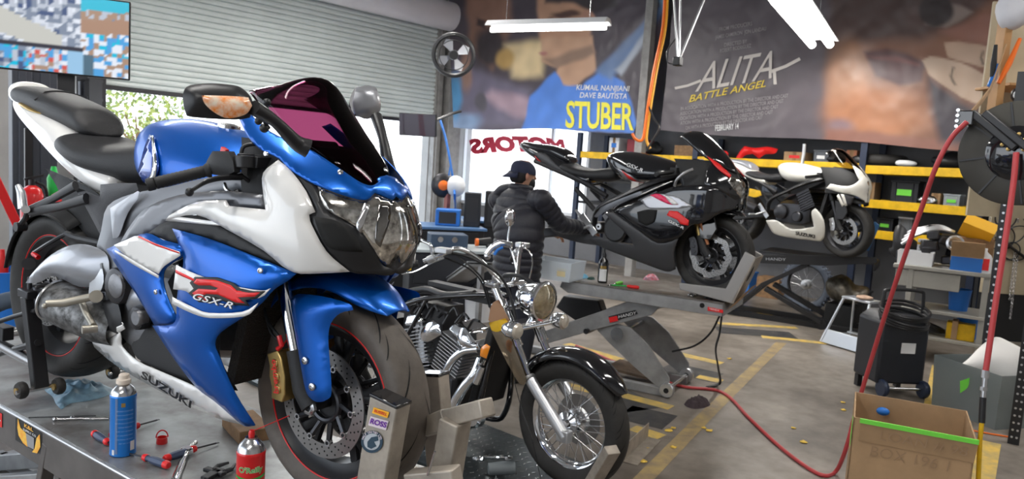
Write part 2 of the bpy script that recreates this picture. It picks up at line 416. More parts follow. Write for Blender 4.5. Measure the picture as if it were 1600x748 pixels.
# painted floor markings
def strip(name, pts, w, m, z=.002):
    b = MB(); P = [V(p) for p in pts]; L = []; R_ = []
    for i, p in enumerate(P):
        d = (P[min(i + 1, len(P) - 1)] - P[max(i - 1, 0)]); d.z = 0; d.normalize(); nrm = V((-d.y, d.x, 0)) * w / 2
        L.append(V((p.x, p.y, z)) + nrm); R_.append(V((p.x, p.y, z)) - nrm)
    b.grid([L, R_]); return st(name, b, m)
k = 4
def fl(px, py): return atz(px, py, 0)
strip('trim_%d' % k, [fl(1002, 752), fl(1100, 652), fl(1221, 535)], .10, mat('faded_floor_line', (.40, .29, .12), .6, var=.5, vscale=7, col2=(.22, .17, .12))); k += 1
for a, c in (((972, 617), (1049, 637)), ((988, 668), (1034, 683)), ((885, 537), (970, 562)), ((1049, 550), (1128, 568)), ((1090, 588), (1128, 596)), ((1122, 505), (1245, 512)), ((1190, 526), (1290, 536)), ((1100, 487), (1260, 493)), ((880, 600), (930, 612))):
    p, q = fl(*a), fl(*c); strip('trim_%d' % k, [p, q], .12, 'line'); k += 1
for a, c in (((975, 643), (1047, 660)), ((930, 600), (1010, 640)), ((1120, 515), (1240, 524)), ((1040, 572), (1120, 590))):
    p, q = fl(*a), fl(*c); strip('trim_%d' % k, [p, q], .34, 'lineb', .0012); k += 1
strip('trim_%d' % k, [fl(1472, 573), fl(1462, 640)], .17, 'line'); k += 1
strip('trim_%d' % k, [fl(1545, 690), fl(1530, 760)], .14, 'line'); k += 1

# ---------------------------------------------------------------- ceiling lights
K['tube'] = mat('lit_tube', (1, 1, 1), .5, em=11, emcol=(1, .98, .94))
def fixture(a, b_, label, tubes=2, power=90):
    a, b_ = V(a), V(b_); d = (b_ - a); L = d.length; x = d.normalized(); y = V((0, 0, 1)).cross(x).normalized(); z = x.cross(y)
    c = (a + b_) / 2; M = Matrix(((x.x, y.x, z.x, c.x), (x.y, y.y, z.y, c.y), (x.z, y.z, z.z, c.z), (0, 0, 0, 1)))
    t = thing('ceiling_light', label, 'ceiling light', M, 'fluorescent strip lights hanging from the roof')
    MB().prism([V((-L / 2, y * (1.6 if tubes > 1 else 1), z + .02)) for y, z in ((-.12, .05), (-.06, .11), (.06, .11), (.12, .05), (.12, .035), (.04, .06), (-.04, .06), (-.12, .035))], (L, 0, 0)).build('reflector', 'whitep', t)
    for s in ((-.10, .10) if tubes == 2 else (0,)):
        MB().cyl((-L / 2 + .03, s, .02), (L / 2 - .03, s, .02), .032 if tubes < 2 else .045, n=12).build('tube', 'tube', t)
    for e in (-1, 1):
        zt = 5.3 - c.z; MB().tube([(e * L * .35, 0, .1), (e * L * .35, 0, .2), M.inverted() @ (M @ V((e * L * .35, 0, 0)) + V((0, 0, 5.28 - (M @ V((e * L * .35, 0, 0))).z)))], .004, 6).build('hanger', 'steel', t)
    l = bpy.data.lights.new('lamp', 'AREA'); l.shape = 'RECTANGLE'; l.size = L; l.size_y = .2; l.energy = power; l.color = (1, .97, .92)
    o = bpy.data.objects.new('lamp', l); COL.objects.link(o); o.parent = t; o.location = (0, 0, -.01)
    return t
fixture(atz(764, 49, 3.35), atz(950, 45, 3.35), 'single lit strip light hanging in front of the blue shirt banner', 1, 60)
fixture(atz(1227, 2, 3.3), atz(1283, 73, 3.3), 'bright twin tube strip light hanging in front of the large face banner', 2, 110)
for i, (x, y) in enumerate([(3.2, .2), (.2, 2.6), (2.4, 7.2), (-1.8, -.4), (6.2, 8.0), (7.2, -.8)]):  # extra fixtures out of view, added to brighten the room and roller door
    fixture((x - 1.2, y, 4.2), (x + 1.2, y, 4.2), ['added fill strip light over the near aisle outside the view', 'added fill strip light above the blue motorcycle outside the view', 'added fill strip light near the left bay outside the view', 'added fill strip light behind the viewer outside the view', 'strip light added outside the view to brighten the roller door', 'added fill strip light over the tool board outside the view'][i], 2, 190 if i == 4 else 70)

# ---------------------------------------------------------------- banners
XN = 9.97
def to_px(p):
    d = p - CAM; z = d.dot(FW); return V((800 + FPX * d.dot(RT) / z, 374 - FPX * d.dot(UP) / z))
def fold(y, z, s):
    return .018 * noise.noise(V((y * 1.3, z * .9, s))) + .012 * noise.noise(V((y * 3 + z * 3.2, z * .7 - y * .3, s + 5))) + .006 * noise.noise(V((y * 9, z * 7, s)))
def bsurf(px, py, s, off=0.):
    p = atx(px, py, XN); return V((XN + fold(p.y, p.z, s) - off, p.y, p.z))
def paint(o, fn):
    me = o.data; ca = me.color_attributes.new('Col', 'FLOAT_COLOR', 'POINT')
    for i, v in enumerate(me.vertices): c = fn(v.co); ca.data[i].color = (*c, 1)
def blend(layers, base, q, nz=0.):
    c = V(base)
    for poly, col, soft in layers:
        if len(poly) == 4 and not isinstance(poly[0], tuple):
            cx, cy, rx, ry = poly; d = (1 - hypot((q.x - cx) / rx, (q.y - cy) / ry)) * min(rx, ry)
        else:
            P = [V(p) for p in poly]; d = segd(q, P) * (1 if inside(q, P) else -1)
        t = max(0, min(1, .5 + d / soft)); c = c.lerp(V(col), t * t * (3 - 2 * t))
    return c
K['banner'] = vcmat('banner_vinyl', .38); K['screen'] = vcmat('screen_picture', .2, em=.95)
def banner(quad, s, nu, nv, label, layers, base):
    # quad: top-left, top-right, bottom-right, bottom-left on the photograph
    t = thing('wall_banner', label, 'banner', None)
    rows = []
    A, B, C_, D = [V(p) for p in quad]
    for j in range(nv + 1):
        v = j / nv; rows.append([bsurf(*(A.lerp(B, u / nu)).lerp(D.lerp(C_, u / nu) + V((0, 4 * sin(u / nu * 9) * .6)), v), s) for u in range(nu + 1)])
    o = MB().grid(rows).build('vinyl_sheet', 'banner', t, ang=180)
    def fn(co):
        q = to_px(co); q = q + V((4 * noise.noise(V((co.y * 3, co.z * 3, s))), 4 * noise.noise(V((co.y * 3, co.z * 3, s + 9)))))
        c = blend(layers, base, q); k = 1 + .18 * noise.noise(V((co.y * 4, co.z * 4, 3)))
        return (c.x * k, c.y * k, c.z * k)
    paint(o, fn)
    return t
L1 = [([(722, -40), (790, -40), (800, 40), (770, 110), (735, 70)], (.27, .15, .11), 16), ((766, 72, 24, 30), (.05, .04, .045), 14), ([(745, 30), (760, 32), (758, 44), (744, 42)], (.06, .04, .04), 6),
      ([(790, 70), (850, 60), (848, 120), (800, 120)], (.72, .56, .33), 18), ((790, 92, 14, 16), (.5, .32, .12), 10),
      ([(708, 90), (770, 120), (830, 140), (815, 200), (708, 198)], (.17, .15, .21), 20), ((724, 190, 26, 14), (.24, .33, .5), 12), ((728, 110, 9, 30), (.33, .2, .16), 8), ([(758, 150), (770, 140), (850, 160), (830, 190), (780, 170)], (.42, .3, .36), 16), ((712, 150, 9, 35), (.1, .3, .55), 8), ((752, 160, 9, 16), (.12, .11, .13), 5),
      ([(836, -40), (905, -40), (925, 20), (920, 70), (880, 80), (845, 62), (840, 30)], (.52, .30, .2), 8), ([(850, -40), (960, -40), (965, 12), (930, 18), (880, 2), (850, 8)], (.055, .045, .05), 8), ((885, 22, 22, 6), (.11, .06, .05), 5), ((918, 28, 12, 12), (.5, .27, .2), 5), ((862, 30, 8, 4), (.1, .06, .05), 3),
      ([(846, 60), (925, 55), (932, 110), (900, 135), (866, 132), (872, 104), (845, 98)], (.55, .34, .23), 6), ([(850, 92), (925, 70), (930, 84), (870, 106)], (.3, .2, .15), 9), ((848, 82, 6, 3), (.45, .2, .18), 3),
      ([(812, 205), (828, 150), (868, 112), (880, 132), (912, 134), (938, 110), (975, 128), (1000, 206)], (.10, .24, .68), 5),
      ([(930, 112), (1030, 10), (1060, -20), (1010, 60), (955, 125)], (.14, .22, .4), 10), ([(1010, -30), (1060, -30), (1040, 20)], (.2, .4, .6), 14), ([(960, 110), (1010, 50), (1013, 60), (970, 118)], (.4, .44, .52), 8)]
t1 = banner([(700, -30), (1052, -30), (990, 207), (708, 199)], 1., 150, 84, 'banner with a blue shirted figure and a yellow block title above the window', L1, (.085, .07, .085))
def px_fn(cx, cy, ux, uy, vx, vy, s, off=.012): return lambda u, v: bsurf(cx + u * ux + v * vx, cy + u * uy + v * vy, s, off)
text_on('title_lettering', 'STUBER', 1, mat('banner_yellow', (.85, .78, .08), .5), t1, px_fn(937, 183, 37, 1.5, 2, -58, 1.), .02, 0, .95, .86)
text_on('name_lettering', 'KUMAIL NANJIANI', 1, 'text_w', t1, px_fn(942, 138, 10.2, .3, 0, -12, 1.), .01, .2)
text_on('name_lettering', 'DAVE BAUTISTA', 1, 'text_w', t1, px_fn(943, 150, 10.2, .3, 0, -12, 1.), .01, .2)
L2 = [([(1290, 230), (1292, 120), (1310, 40), (1340, 20), (1600, -30), (1600, 240)], (.20, .095, .06), 26), ([(1300, -60), (1620, -60), (1500, 40), (1440, 62), (1330, 70), (1290, 120)], (.075, .045, .04), 26),
      ((1325, 125, 32, 58), (.40, .22, .14), 30), ((1370, 180, 78, 42), (.36, .155, .075), 34), ((1312, 198, 22, 12), (.2, .13, .14), 14), ([(1352, 82), (1385, 76), (1420, 84), (1446, 96), (1440, 128), (1405, 134), (1368, 118)], (.085, .038, .04), 9), ([(1356, 88), (1400, 86), (1438, 98), (1436, 102), (1395, 94)], (.16, .06, .055), 6),
      ([(1290, 205), (1330, 200), (1440, 218), (1530, 215), (1560, 240), (1290, 240)], (.24, .11, .08), 12), ([(1450, 120), (1500, 160), (1560, 180), (1560, 240), (1470, 220), (1455, 170)], (.045, .035, .045), 20),
      ([(1476, 68), (1500, 64), (1560, 76), (1570, 108), (1530, 104), (1480, 88)], (.42, .29, .21), 4), ([(1440, 92), (1452, 86), (1500, 96), (1560, 128), (1560, 172), (1500, 152), (1450, 116)], (.46, .33, .24), 4), ([(1488, 104), (1492, 104), (1488, 116), (1494, 132), (1490, 132), (1484, 118)], (.14, .10, .07), 3), ([(1534, 80), (1538, 80), (1534, 90), (1538, 102), (1534, 102), (1530, 90)], (.14, .10, .07), 3),
      ([(1470, 50), (1540, 20), (1580, 30), (1590, 75), (1500, 62)], (.26, .12, .09), 18), ([(1450, 0), (1500, 8), (1520, 18), (1478, 44), (1445, 38)], (.22, .17, .15), 8), ((1462, 16, 26, 26), (.03, .02, .02), 8)]
t2 = banner([(1056, -30), (1600, -60), (1562, 238), (1032, 203)], 2., 190, 90, 'wide dark banner with a close up face and a slanted white title', L2, (.105, .088, .10))
def P2(cx, cy, ux, uy, vx, vy): return px_fn(cx, cy, ux, uy, vx, vy, 2.)
K['tw2'] = mat('banner_silver_print', (.62, .57, .53), .5); K['ty2'] = mat('banner_gold_print', (.75, .55, .06), .5); K['tg2'] = mat('banner_grey_print', (.32, .29, .30), .5)
text_on('title_lettering', 'ALITA', 1, 'tw2', t2, P2(1153, 113, 50, -9, 22, -66), .0, 0, .92, .95)
def stroke(pts, w, m, par, s):
    P = [V(p) for p in pts]; Lr = []; Rr = []
    for i, p in enumerate(P):
        d = (P[min(i + 1, len(P) - 1)] - P[max(i - 1, 0)]).normalized(); n_ = V((-d.y, d.x)) * w / 2; Lr.append(bsurf(*(p + n_), s, .014)); Rr.append(bsurf(*(p - n_), s, .014))
    return MB().grid([Lr, Rr]).build('title_stroke', m, par)
stroke([(1055, 138), (1075, 134), (1096, 126)], 4, 'tw2', t2, 2.); stroke([(1205, 112), (1228, 104), (1251, 92)], 5, 'tw2', t2, 2.); stroke([(1210, 108), (1212, 132)], 5, 'tw2', t2, 2.)
text_on('subtitle_lettering', 'BATTLE ANGEL', 1, 'ty2', t2, P2(1137, 143, 17.5, -3.6, 3, -16), .012, .15)
for (cx, cy, u, s_) in ((1150, 42, 8.4, 'FROM PRODUCERS'), (1158, 52, 7.6, 'JAMES CAMERON  JON LANDAU'), (1150, 68, 8, 'DIRECTED BY'), (1150, 76, 7, 'ROBERT RODRIGUEZ')):
    text_on('credit_lettering', s_, 1, 'tg2', t2, P2(cx, cy, u * .72, -u * .13, 0, -8.5), .01)
for j in range(5): text_on('credit_lettering', "IN ASSOCIATION WITH A PRODUCTION BY THE DIRECTOR AND CAST"[j * 3:], 1, 'tg2', t2, P2(1148 - j * 4, 160 + j * 8, 5.2 if j < 4 else 4.6, -.65, 0, -8), .008)
text_on('date_lettering', 'FEBRUARY 14', 1, 'text_w', t2, P2(1136, 199, 6.2, -.6, 0, -13), .012)

# ---------------------------------------------------------------- sport bike building blocks (x forward, y left, z up, rear axle above the origin)
def solid(name, fr, outline, m, parent, p0, nrm=(0, -1, 0), front=.01, back=.01, pr=8., step=8., k=3, corner=52, mirror=False, depth=None):
    """closed rounded solid whose outline was measured on the photograph and lies in a plane of the thing"""
    P = [V((p[0], p[1])) for p in outline]
    if k > 1: P = roundpoly(P, k, corner)
    ov, of, dd = fillpoly(P, step); n_ = V(nrm).normalized(); p0 = V(p0)
    if n_.dot(fr.o - p0) < 0: n_ = -n_
    base = []
    for p in ov: d = fr.d(p.x, p.y); base.append(fr.o + d * ((p0 - fr.o).dot(n_) / d.dot(n_)))
    N = len(base); g = [1 - exp(-e / pr) for e in dd]
    vf = [b + n_ * front * q for b, q in zip(base, g)]
    if depth:                                    # straight sides, rounded front and back
        vb = [b - n_ * (depth + back * q) for b, q in zip(base, g)]
    else: vb = [b - n_ * back * q for b, q in zip(base, g)]
    nb = len(P); a = MB(); fs = []
    for f in of:
        c = (base[f[1]] - base[f[0]]).cross(base[f[2]] - base[f[0]])
        f = tuple(f) if c.dot(n_) > 0 else tuple(reversed(f)); fs.append(f)
    fb = [tuple(reversed([i + N for i in f])) for f in fs]
    edges = {}
    for f in fs:
        for i in range(len(f)): edges[(f[i], f[(i + 1) % len(f)])] = 1
    rim = [(a_, a_ + N, b_ + N, b_) for (a_, b_) in edges if (b_, a_) not in edges]
    rim = [tuple(reversed(r)) for r in rim]
    if not depth and abs(front) < 1e9:
        pass
    a.add(vf + vb, fs + fb + [tuple(reversed(r)) for r in rim]) if not depth else a.add(vf + vb, fs + fb + [tuple(reversed(r)) for r in rim])
    o = a.build(name, m, parent, ang=50)
    if mirror:
        b = MB(); b.add([V((p.x, -p.y, p.z)) for p in vf + vb], [tuple(reversed(f)) for f in a.f]); b.build(name, m, parent, ang=50)
    return o
def sidefield(fn, x0, x1, z0, z1, nx=40, nz=30):
    return bvh_rows([[V((x0 + (x1 - x0) * i / nx, -fn(x0 + (x1 - x0) * i / nx, z0 + (z1 - z0) * j / nz), z0 + (z1 - z0) * j / nz)) for i in range(nx + 1)] for j in range(nz + 1)])
def lerp_table(T, z):
    z = max(T[0][0], min(T[-1][0], z)); i = 0
    while i < len(T) - 2 and z > T[i + 1][0]: i += 1
    a, b = T[i], T[i + 1]; h = b[0] - a[0]; t = (z - a[0]) / h; out = []
    for j in range(1, len(a)):
        m0 = (b[j] - T[i - 1][j]) / (b[0] - T[i - 1][0]) if i else (b[j] - a[j]) / h
        m1 = (T[i + 2][j] - a[j]) / (T[i + 2][0] - a[0]) if i + 2 < len(T) else (b[j] - a[j]) / h
        out.append((2 * t ** 3 - 3 * t * t + 1) * a[j] + (t ** 3 - 2 * t * t + t) * h * m0 + (3 * t * t - 2 * t ** 3) * b[j] + (t ** 3 - t * t) * h * m1)
    return out
def nose_rows(T, z0, z1, nz=90, sgn=-1, inset=0., xend=None):
    rows = []
    for j in range(nz + 1):
        z = z0 + (z1 - z0) * j / nz; xt, L, W, xe, We = lerp_table(T, z); xt -= inset; W -= inset; We -= inset
        if xend is not None: xe = xend
        r = []
        for i in range(33): a = pi / 2 * i / 32; r.append(V((xt - L * (1 - cos(a)), sgn * W * sin(a) ** .9, z)))
        for i in range(1, 13): t = i / 12; r.append(V((xt - L + (xe - xt + L) * t, sgn * (W + (We - W) * t * t), z)))
        rows.append(r)
    return rows
def ring(x, zt, zb, w, skew=0., n=20, e=2.5, flat=0., ytop=1.):
    P = []
    for i in range(n):
        a = 2 * pi * i / n; c, s_ = cos(a), sin(a)
        y = w * (abs(c) ** (2 / e)) * (1 if c > 0 else -1); h = (abs(s_) ** (2 / e)) * (1 if s_ > 0 else -1)
        z = (zt + zb) / 2 + (zt - zb) / 2 * h; u = (z - zb) / max(zt - zb, 1e-6); y *= 1 + (ytop - 1) * u
        P.append(V((x + skew * (1 - u), y, z)))
    return P
def tyre_prof(R, W, rr):
    return [(rr - .008, -W * .72), (rr, -W * .80), (rr + (R - rr) * .3, -W * .97), (rr + (R - rr) * .58, -W), (rr + (R - rr) * .78, -W * .86), (rr + (R - rr) * .92, -W * .55), (R, 0), (rr + (R - rr) * .92, W * .55), (rr + (R - rr) * .78, W * .86), (rr + (R - rr) * .58, W), (rr + (R - rr) * .3, W * .97), (rr, W * .80), (rr - .008, W * .72)]
def tyre(parent, c, R, W, rr, m='rubber', grooves=0, n=64, knob=0, gk=1.):
    P = cr([V((r, h, 0)) for r, h in tyre_prof(R, W, rr)], 3); pr = [(p.x, p.y) for p in P]
    a = MB(); a.lathe(pr, c, (0, 1, 0), n)
    x, y, z = basis((0, 1, 0))
    def sp(th, s):  # s in -1..1 over the crown
        t = (s + 1) / 2 * 18 + 9; i = min(int(t), len(pr) - 2); u = t - i; r = pr[i][0] + (pr[i + 1][0] - pr[i][0]) * u; h = pr[i][1] + (pr[i + 1][1] - pr[i][1]) * u
        return V(c) + (x * cos(th) + y * sin(th)) * r + z * h, (x * cos(th) + y * sin(th)) * .8 + z * (.5 * s)
    a.mt(1)
    for g in range(grooves):
        th0 = 2 * pi * g / grooves
        for sg in (-1, 1):
            for (s0, s1, dt, w_, off) in ((.12, .82, .34 * gk, .010, 0), (.38, .92, .22 * gk, .008, pi / grooves)):
                L, R_ = [], []
                for i in range(11):
                    t = i / 10; s = s0 + (s1 - s0) * t ** 1.3; th = th0 + off + dt * t * (1 - .25 * t) + (pi / grooves if sg > 0 else 0)
                    wd = w_ * sin(pi * (.08 + .84 * t)); p, nn = sp(th, sg * s); q, _ = sp(th + wd / R, sg * s); L.append(p + nn * .0012); R_.append(q + nn * .0012)
                a.grid([L, R_] if sg > 0 else [R_, L])
    if knob:
        a.mt(0)
        for g in range(knob):
            th = 2 * pi * g / knob
            for s in ((-.8, -.3, .3, .8) if g % 2 else (-.55, 0, .55)):
                p, nn = sp(th, s); d = (p - V(c)); d.normalize(); t_ = V((0, 1, 0)).cross(d); Rm = Matrix((t_, V((0, 1, 0)), d)).transposed(); a.box(p + d * .004, (.02, .022, .022), Rm)
    return a.build('tyre', [m, 'groove'], parent, ang=30)
def cast_wheel(root, c, R, W, rr, nm, spokes=5, rimm='satin', stripe='redmk', tm='rubber', grooves=14, disc=.155, dy=.06, wave=0, lip=None, gk=1.):
    c = V(c); a = MB(); w = W * .80
    a.lathe([(rr + .004, -w), (rr + .006, -w + .006), (rr - .012, -w + .014), (rr - .03, -w * .5), (rr - .032, w * .5), (rr - .012, w - .014), (rr + .006, w - .006), (rr + .004, w), (rr - .006, w), (rr - .02, w - .016), (rr - .042, w * .5), (rr - .04, -w * .5), (rr - .02, -w + .016), (rr - .006, -w)], c, (0, 1, 0), 64, closed=True)
    a.cyl(c + V((0, -w * .95, 0)), c + V((0, w * .95, 0)), .045, n=24); a.cyl(c + V((0, -.03, 0)), c + V((0, .03, 0)), .062, n=24)
    for s in range(spokes):
        th = 2 * pi * s / spokes + .3
        for q in (-.16, .16):
            d0 = V((cos(th), 0, sin(th))); d1 = V((cos(th + q), 0, sin(th + q))); a.tube([c + d0 * .05, c + (d0 * .7 + d1 * .3) * (rr * .5), c + d1 * (rr - .03)], (.017, .012, .013), 8, flat=1.4)
    wh = a.build(nm, rimm, root)
    if stripe:
        b = MB()
        for s in (-1, 1): b.torus(c + V((0, s * (w + .001), 0)), (0, 1, 0), rr + .0005, .0022, 64, 6)
        b.build('rim_stripe', stripe, wh)
    tyre(wh, c, R, W, rr, tm, grooves, gk=gk)
    if disc:
        for s in ((-1, 1) if dy > 0 else (-1,)):
            yy = abs(dy) * s; b = MB(); ri, ro = disc * .74, disc; n = 72; rings = []
            for r, h in ((ri, -.0025), (ro, -.0025), (ro, .0025), (ri, .0025)):
                rings.append([c + V((cos(2 * pi * i / n) * (r + (wave * .006 * cos(2 * pi * i / n * 8) if wave else 0)), yy + h, sin(2 * pi * i / n) * (r + (wave * .006 * cos(2 * pi * i / n * 8) if wave else 0)))) for i in range(n)])
            b.grid(rings + [rings[0]], cu=True); b.mt(1)
            for i in range(30):
                for j in range(3):
                    th = 2 * pi * (i + j * .33) / 30; r = ri + (ro - ri) * (.25 + .26 * j); p = c + V((cos(th) * r, yy, sin(th) * r)); b.cyl(p + V((0, -.0032, 0)), p + V((0, .0032, 0)), .0027, n=8)
            b.mt(2)
            for i in range(10):
                th = 2 * pi * i / 10; p = c + V((cos(th), 0, sin(th))) * (ri - .004) + V((0, yy, 0)); b.cyl(p + V((0, -.007, 0)), p + V((0, .007, 0)), .0095, n=14); b.mt(1); b.cyl(p + V((0, -.0078, 0)), p + V((0, .0078, 0)), .005, n=10); b.mt(3)
                th2 = th + .18; b.tube([p, c + V((cos(th2) * .05, yy * .8, sin(th2) * .05))], (.008, .009), 6); b.mt(2)
            b.mt(3); b.torus(c + V((0, yy * .85, 0)), (0, 1, 0), .052, .009, 30, 8)
            b.build('brake_disc', ['disc', 'groove', 'steel', 'dkmetal'], wh)
    b = MB(); b.cyl(c + V((0, -.118, 0)), c + V((0, .118, 0)), .016, n=16); b.mt(1)
    for s in (-1, 1): b.lathe([(0, 0), (.021, 0), (.024, .003), (.024, .012), (.017, .015), (.012, .015), (.011, .005), (0, .005)], c + V((0, s * .107, 0)), (0, s, 0), 6 if s < 0 else 20)
    b.build('axle', ['dkmetal', 'steel'], wh)
    return wh
def fork(root, ax, top, hw=.1, lower='chrome', upper='satin', rl=.021, ru=.028, split=.5, cl=.12):
    ax, top = V(ax), V(top); d = top - ax
    for s in (-1, 1):
        off = V((0, s * hw, 0)); a = MB(); p = lambda t: ax + d * t + off + V((-.02 * (1 - t), 0, 0))
        a.cyl(p(0.03), p(split), rl, n=20); f_ = a.build('fork_leg', lower, root)
        b = MB(); b.cyl(p(split), p(1), ru, n=20); b.lathe([(ru, 0), (ru + .004, .004), (ru + .004, .02), (ru, .024)], p(split), d, 20); b.build('fork_tube', upper, f_)
        b = MB(); b.tube([ax + off, p(.06), p(cl * 1.4)], (.030, .031, .027), 16); b.build('axle_clamp', 'matte', f_)
    for t in (.74, .98):
        a = MB(); a.prism([ax + d * t + V(q) for q in ((.03, -hw - .035, -.012), (-.03, -hw - .03, -.012), (-.055, 0, -.012), (-.03, hw + .03, -.012), (.03, hw + .035, -.012), (.045, 0, -.012))], (0, 0, .03)); a.build('triple_clamp', 'dkmetal', root, bevel=.005)
def caliper(root, c, rot, m='gold', text=None, side=-1, mirror=True):
    for s in ((side, -side) if mirror else (side,)):
        R = Matrix.Rotation(rot, 3, 'Y'); c_ = V((c[0], s * abs(c[1]), c[2])); a = MB()
        out = [(-.030, -.062), (.012, -.072), (.026, -.05), (.032, 0), (.026, .05), (.012, .072), (-.030, .062), (-.024, .03), (-.030, 0), (-.024, -.03)]
        for y0, y1 in ((-.014, .03),): a.prism([c_ + R @ V((x, s * y0, z)) for x, z in out], (0, s * (y1 - y0), 0))
        for z in (-.036, 0, .036): a.cyl(c_ + R @ V((0, s * .028, z)), c_ + R @ V((0, s * .034, z)), .013, n=16)
        cal = a.build('brake_caliper', m, root, bevel=.006)
        b = MB(); b.cyl(c_ + R @ V((-.034, 0, -.055)), c_ + R @ V((-.034, 0, .055)), .006, n=8); b.build('bolt', 'steel', cal)
        if text and s == side:
            text_on('lettering', text, .030, 'redmk', cal, lambda u, v: c_ + R @ V((-v * 1.0, s * .0355, u)), .0004, .1)
def lathe_loft(mb, pts, **k): mb.tube(pts, **k)
def chain_dots(*a): pass
def engine(root, c=(.78, 0, .42), m='greym', lite='silver'):
    c = V(c); a = MB()
    a.loft([[c + V((x, y * s_, z * h)) for y, z in ((-.14, -.12), (-.15, -.02), (-.14, .1), (0, .14), (.14, .1), (.15, -.02), (.14, -.12), (0, -.15))] for x, s_, h in ((-.26, .6, .6), (-.2, .95, .95), (0, 1, 1), (.14, .9, .95), (.2, .7, .7))], 2)
    e = a.build('engine', m, root)
    b = MB(); R = Matrix.Rotation(radians(-28), 3, 'Y')
    b.box(c + V((.16, 0, .16)), (.17, .32, .22), R)
    for i in range(7): b.box(c + V((.16, 0, .16)) + R @ V((0, 0, -.09 + i * .028)), (.2, .34, .006), R)
    b.build('cylinder_block', 'dkmetal', e, bevel=.004)
    return e

# ---------------------------------------------------------------- blue and white sport bike on the near lift
M1 = frame(.97581, 3.10604, .7607, radians(-79.79), .0545)
def blue_bike():
    r = thing('sport_motorcycle', 'blue and white sport motorcycle standing on the nearest lift table', 'motorcycle', M1); f = Fr(M1)
    T = [(.05, 1.45, .3, .07, .3, .05), (.18, 1.5, .35, .15, .35, .11), (.3, 1.56, .36, .20, .4, .15), (.45, 1.6, .38, .235, .4, .19), (.6, 1.60, .36, .24, .45, .2), (.70, 1.56, .32, .235, .5, .21), (.78, 1.575, .34, .23, .6, .2), (.88, 1.545, .36, .215, .7, .18), (.95, 1.49, .34, .19, .9, .17), (1.02, 1.40, .3, .16, 1.0, .15), (1.12, 1.25, .25, .12, 1.0, .1)]
    S = bvh_rows(nose_rows(T, .05, 1.12)); a = MB(); a.grid(nose_rows(T, .05, 1.12)); a.grid(nose_rows(T, .05, 1.12, sgn=1)); S2 = BVHTree.FromPolygons([tuple(p) for p in a.v], a.f)
    # ---- wheels, fork, swingarm
    cast_wheel(r, (1.405, 0, .30), .30, .062, .222, 'front_wheel', tm='rubberb', grooves=10, dy=.066, gk=1.5)
    cast_wheel(r, (0, 0, .315), .318, .096, .226, 'rear_wheel', disc=.11, dy=-.10, grooves=12)
    fork(r, (1.405, 0, .30), (1.13, 0, .93), .105, 'chrome', 'satin', split=.52, cl=.16)
    caliper(r, (1.29, .105, .36), radians(-14), 'gold', 'brembo')
    a = MB()
    for s in (-1, 1): a.beam((0, s * .14, .315), (.46, s * .12, .40), .035, .075); a.beam((0, s * .14, .315), (.05, s * .14, .32), .045, .10)
    a.beam((.42, -.13, .40), (.42, .13, .40), .09, .09); a.build('swingarm', 'dkmetal', r, bevel=.01)
    # ---- engine and frame
    e = engine(r, (.80, 0, .44)); 
    lat = -.17
    def disc_at(px, py, rr_, l0, m, nm='engine_cover', dp=.03, par=e):
        p = f.y(px, py, l0); b = MB(); b.lathe([(0, 0), (rr_ * .8, 0), (rr_ * .95, -.004), (rr_, -.012), (rr_ * 1.02, -dp)], p, (0, -1, 0), 30); return b.build(nm, m, par)
    solid('engine_case', f, [(168, 420), (200, 400), (240, 430), (250, 500), (240, 540), (215, 545), (190, 525), (180, 490), (165, 470)], 'greym', e, (0, -.15, 0), front=.02, back=.05, step=10)
    disc_at(177, 447, .058, -.215, 'dkmetal'); disc_at(178, 447, .04, -.222, 'greym'); disc_at(210, 497, .038, -.205, 'dkmetal'); disc_at(211, 497, .026, -.212, 'greym')
    solid('engine_cover', f, [(190, 455), (215, 440), (235, 460), (228, 480), (200, 485)], 'silver', e, (0, -.18, 0), front=.02, back=.03)
    solid('sprocket_cover', f, [(160, 470), (182, 465), (190, 500), (184, 522), (168, 515)], 'satin', e, (0, -.19, 0), front=.012, back=.02)
    solid('frame_beam', f, [(168, 322), (205, 303), (262, 292), (310, 280), (380, 268), (408, 275), (405, 300), (330, 315), (262, 340), (222, 362), (192, 392), (190, 440), (196, 480), (178, 470), (160, 430), (150, 395), (158, 360)], 'frameg', r, (0, lat, 0), front=.018, back=.02, mirror=True, pr=20)
    solid('frame_beam', f, [(172, 325), (215, 298), (222, 302), (200, 332), (186, 368), (176, 372)], 'silver', r, (0, lat - .022, 0), front=.012, back=.004, mirror=True)
    # ---- tank
    a = MB(); a.loft([ring(.452, .95, .88, .04, .08), ring(.465, .985, .82, .115, .08, ytop=.6), ring(.53, 1.012, .79, .155, .07, ytop=.58), ring(.66, 1.03, .785, .182, .05, ytop=.58), ring(.80, 1.025, .79, .185, .03, ytop=.6), ring(.94, 1.005, .80, .18, 0, ytop=.6), ring(1.05, .975, .82, .15, 0, ytop=.6), ring(1.12, .93, .85, .09)], 4)
    tk = a.build('fuel_tank', 'blue', r, sub=1)
    tb = BVHTree.FromPolygons([tuple(p) for p in a.v], a.f)
    a = MB(); a.lathe([(0, .004), (.020, .006), (.034, .002), (.036, -.012)], (.85, 0, 1.022), (.07, 0, 1), 28); a.build('fuel_cap', 'steel', tk)
    K['clearfilm'] = mat('glossy_pad', (.03, .09, .42), .12, .2, 1.)
    panel('tank_pad', f, tb, [(236, 212), (242, 214), (247, 240), (250, 262), (244, 280), (236, 296), (224, 306), (214, 298), (212, 284), (222, 255), (228, 232)], 'clearfilm', tk, off=.006, mirror=False, step=6)
    panel('chrome_pad', f, tb, [(240, 215), (244, 218), (249, 262), (243, 284), (232, 304), (222, 305), (230, 282), (241, 270), (243, 245)], 'chrome', tk, off=.010, mirror=False, step=5)
    for pl in ([(300, 178), (300, 178)],): pass
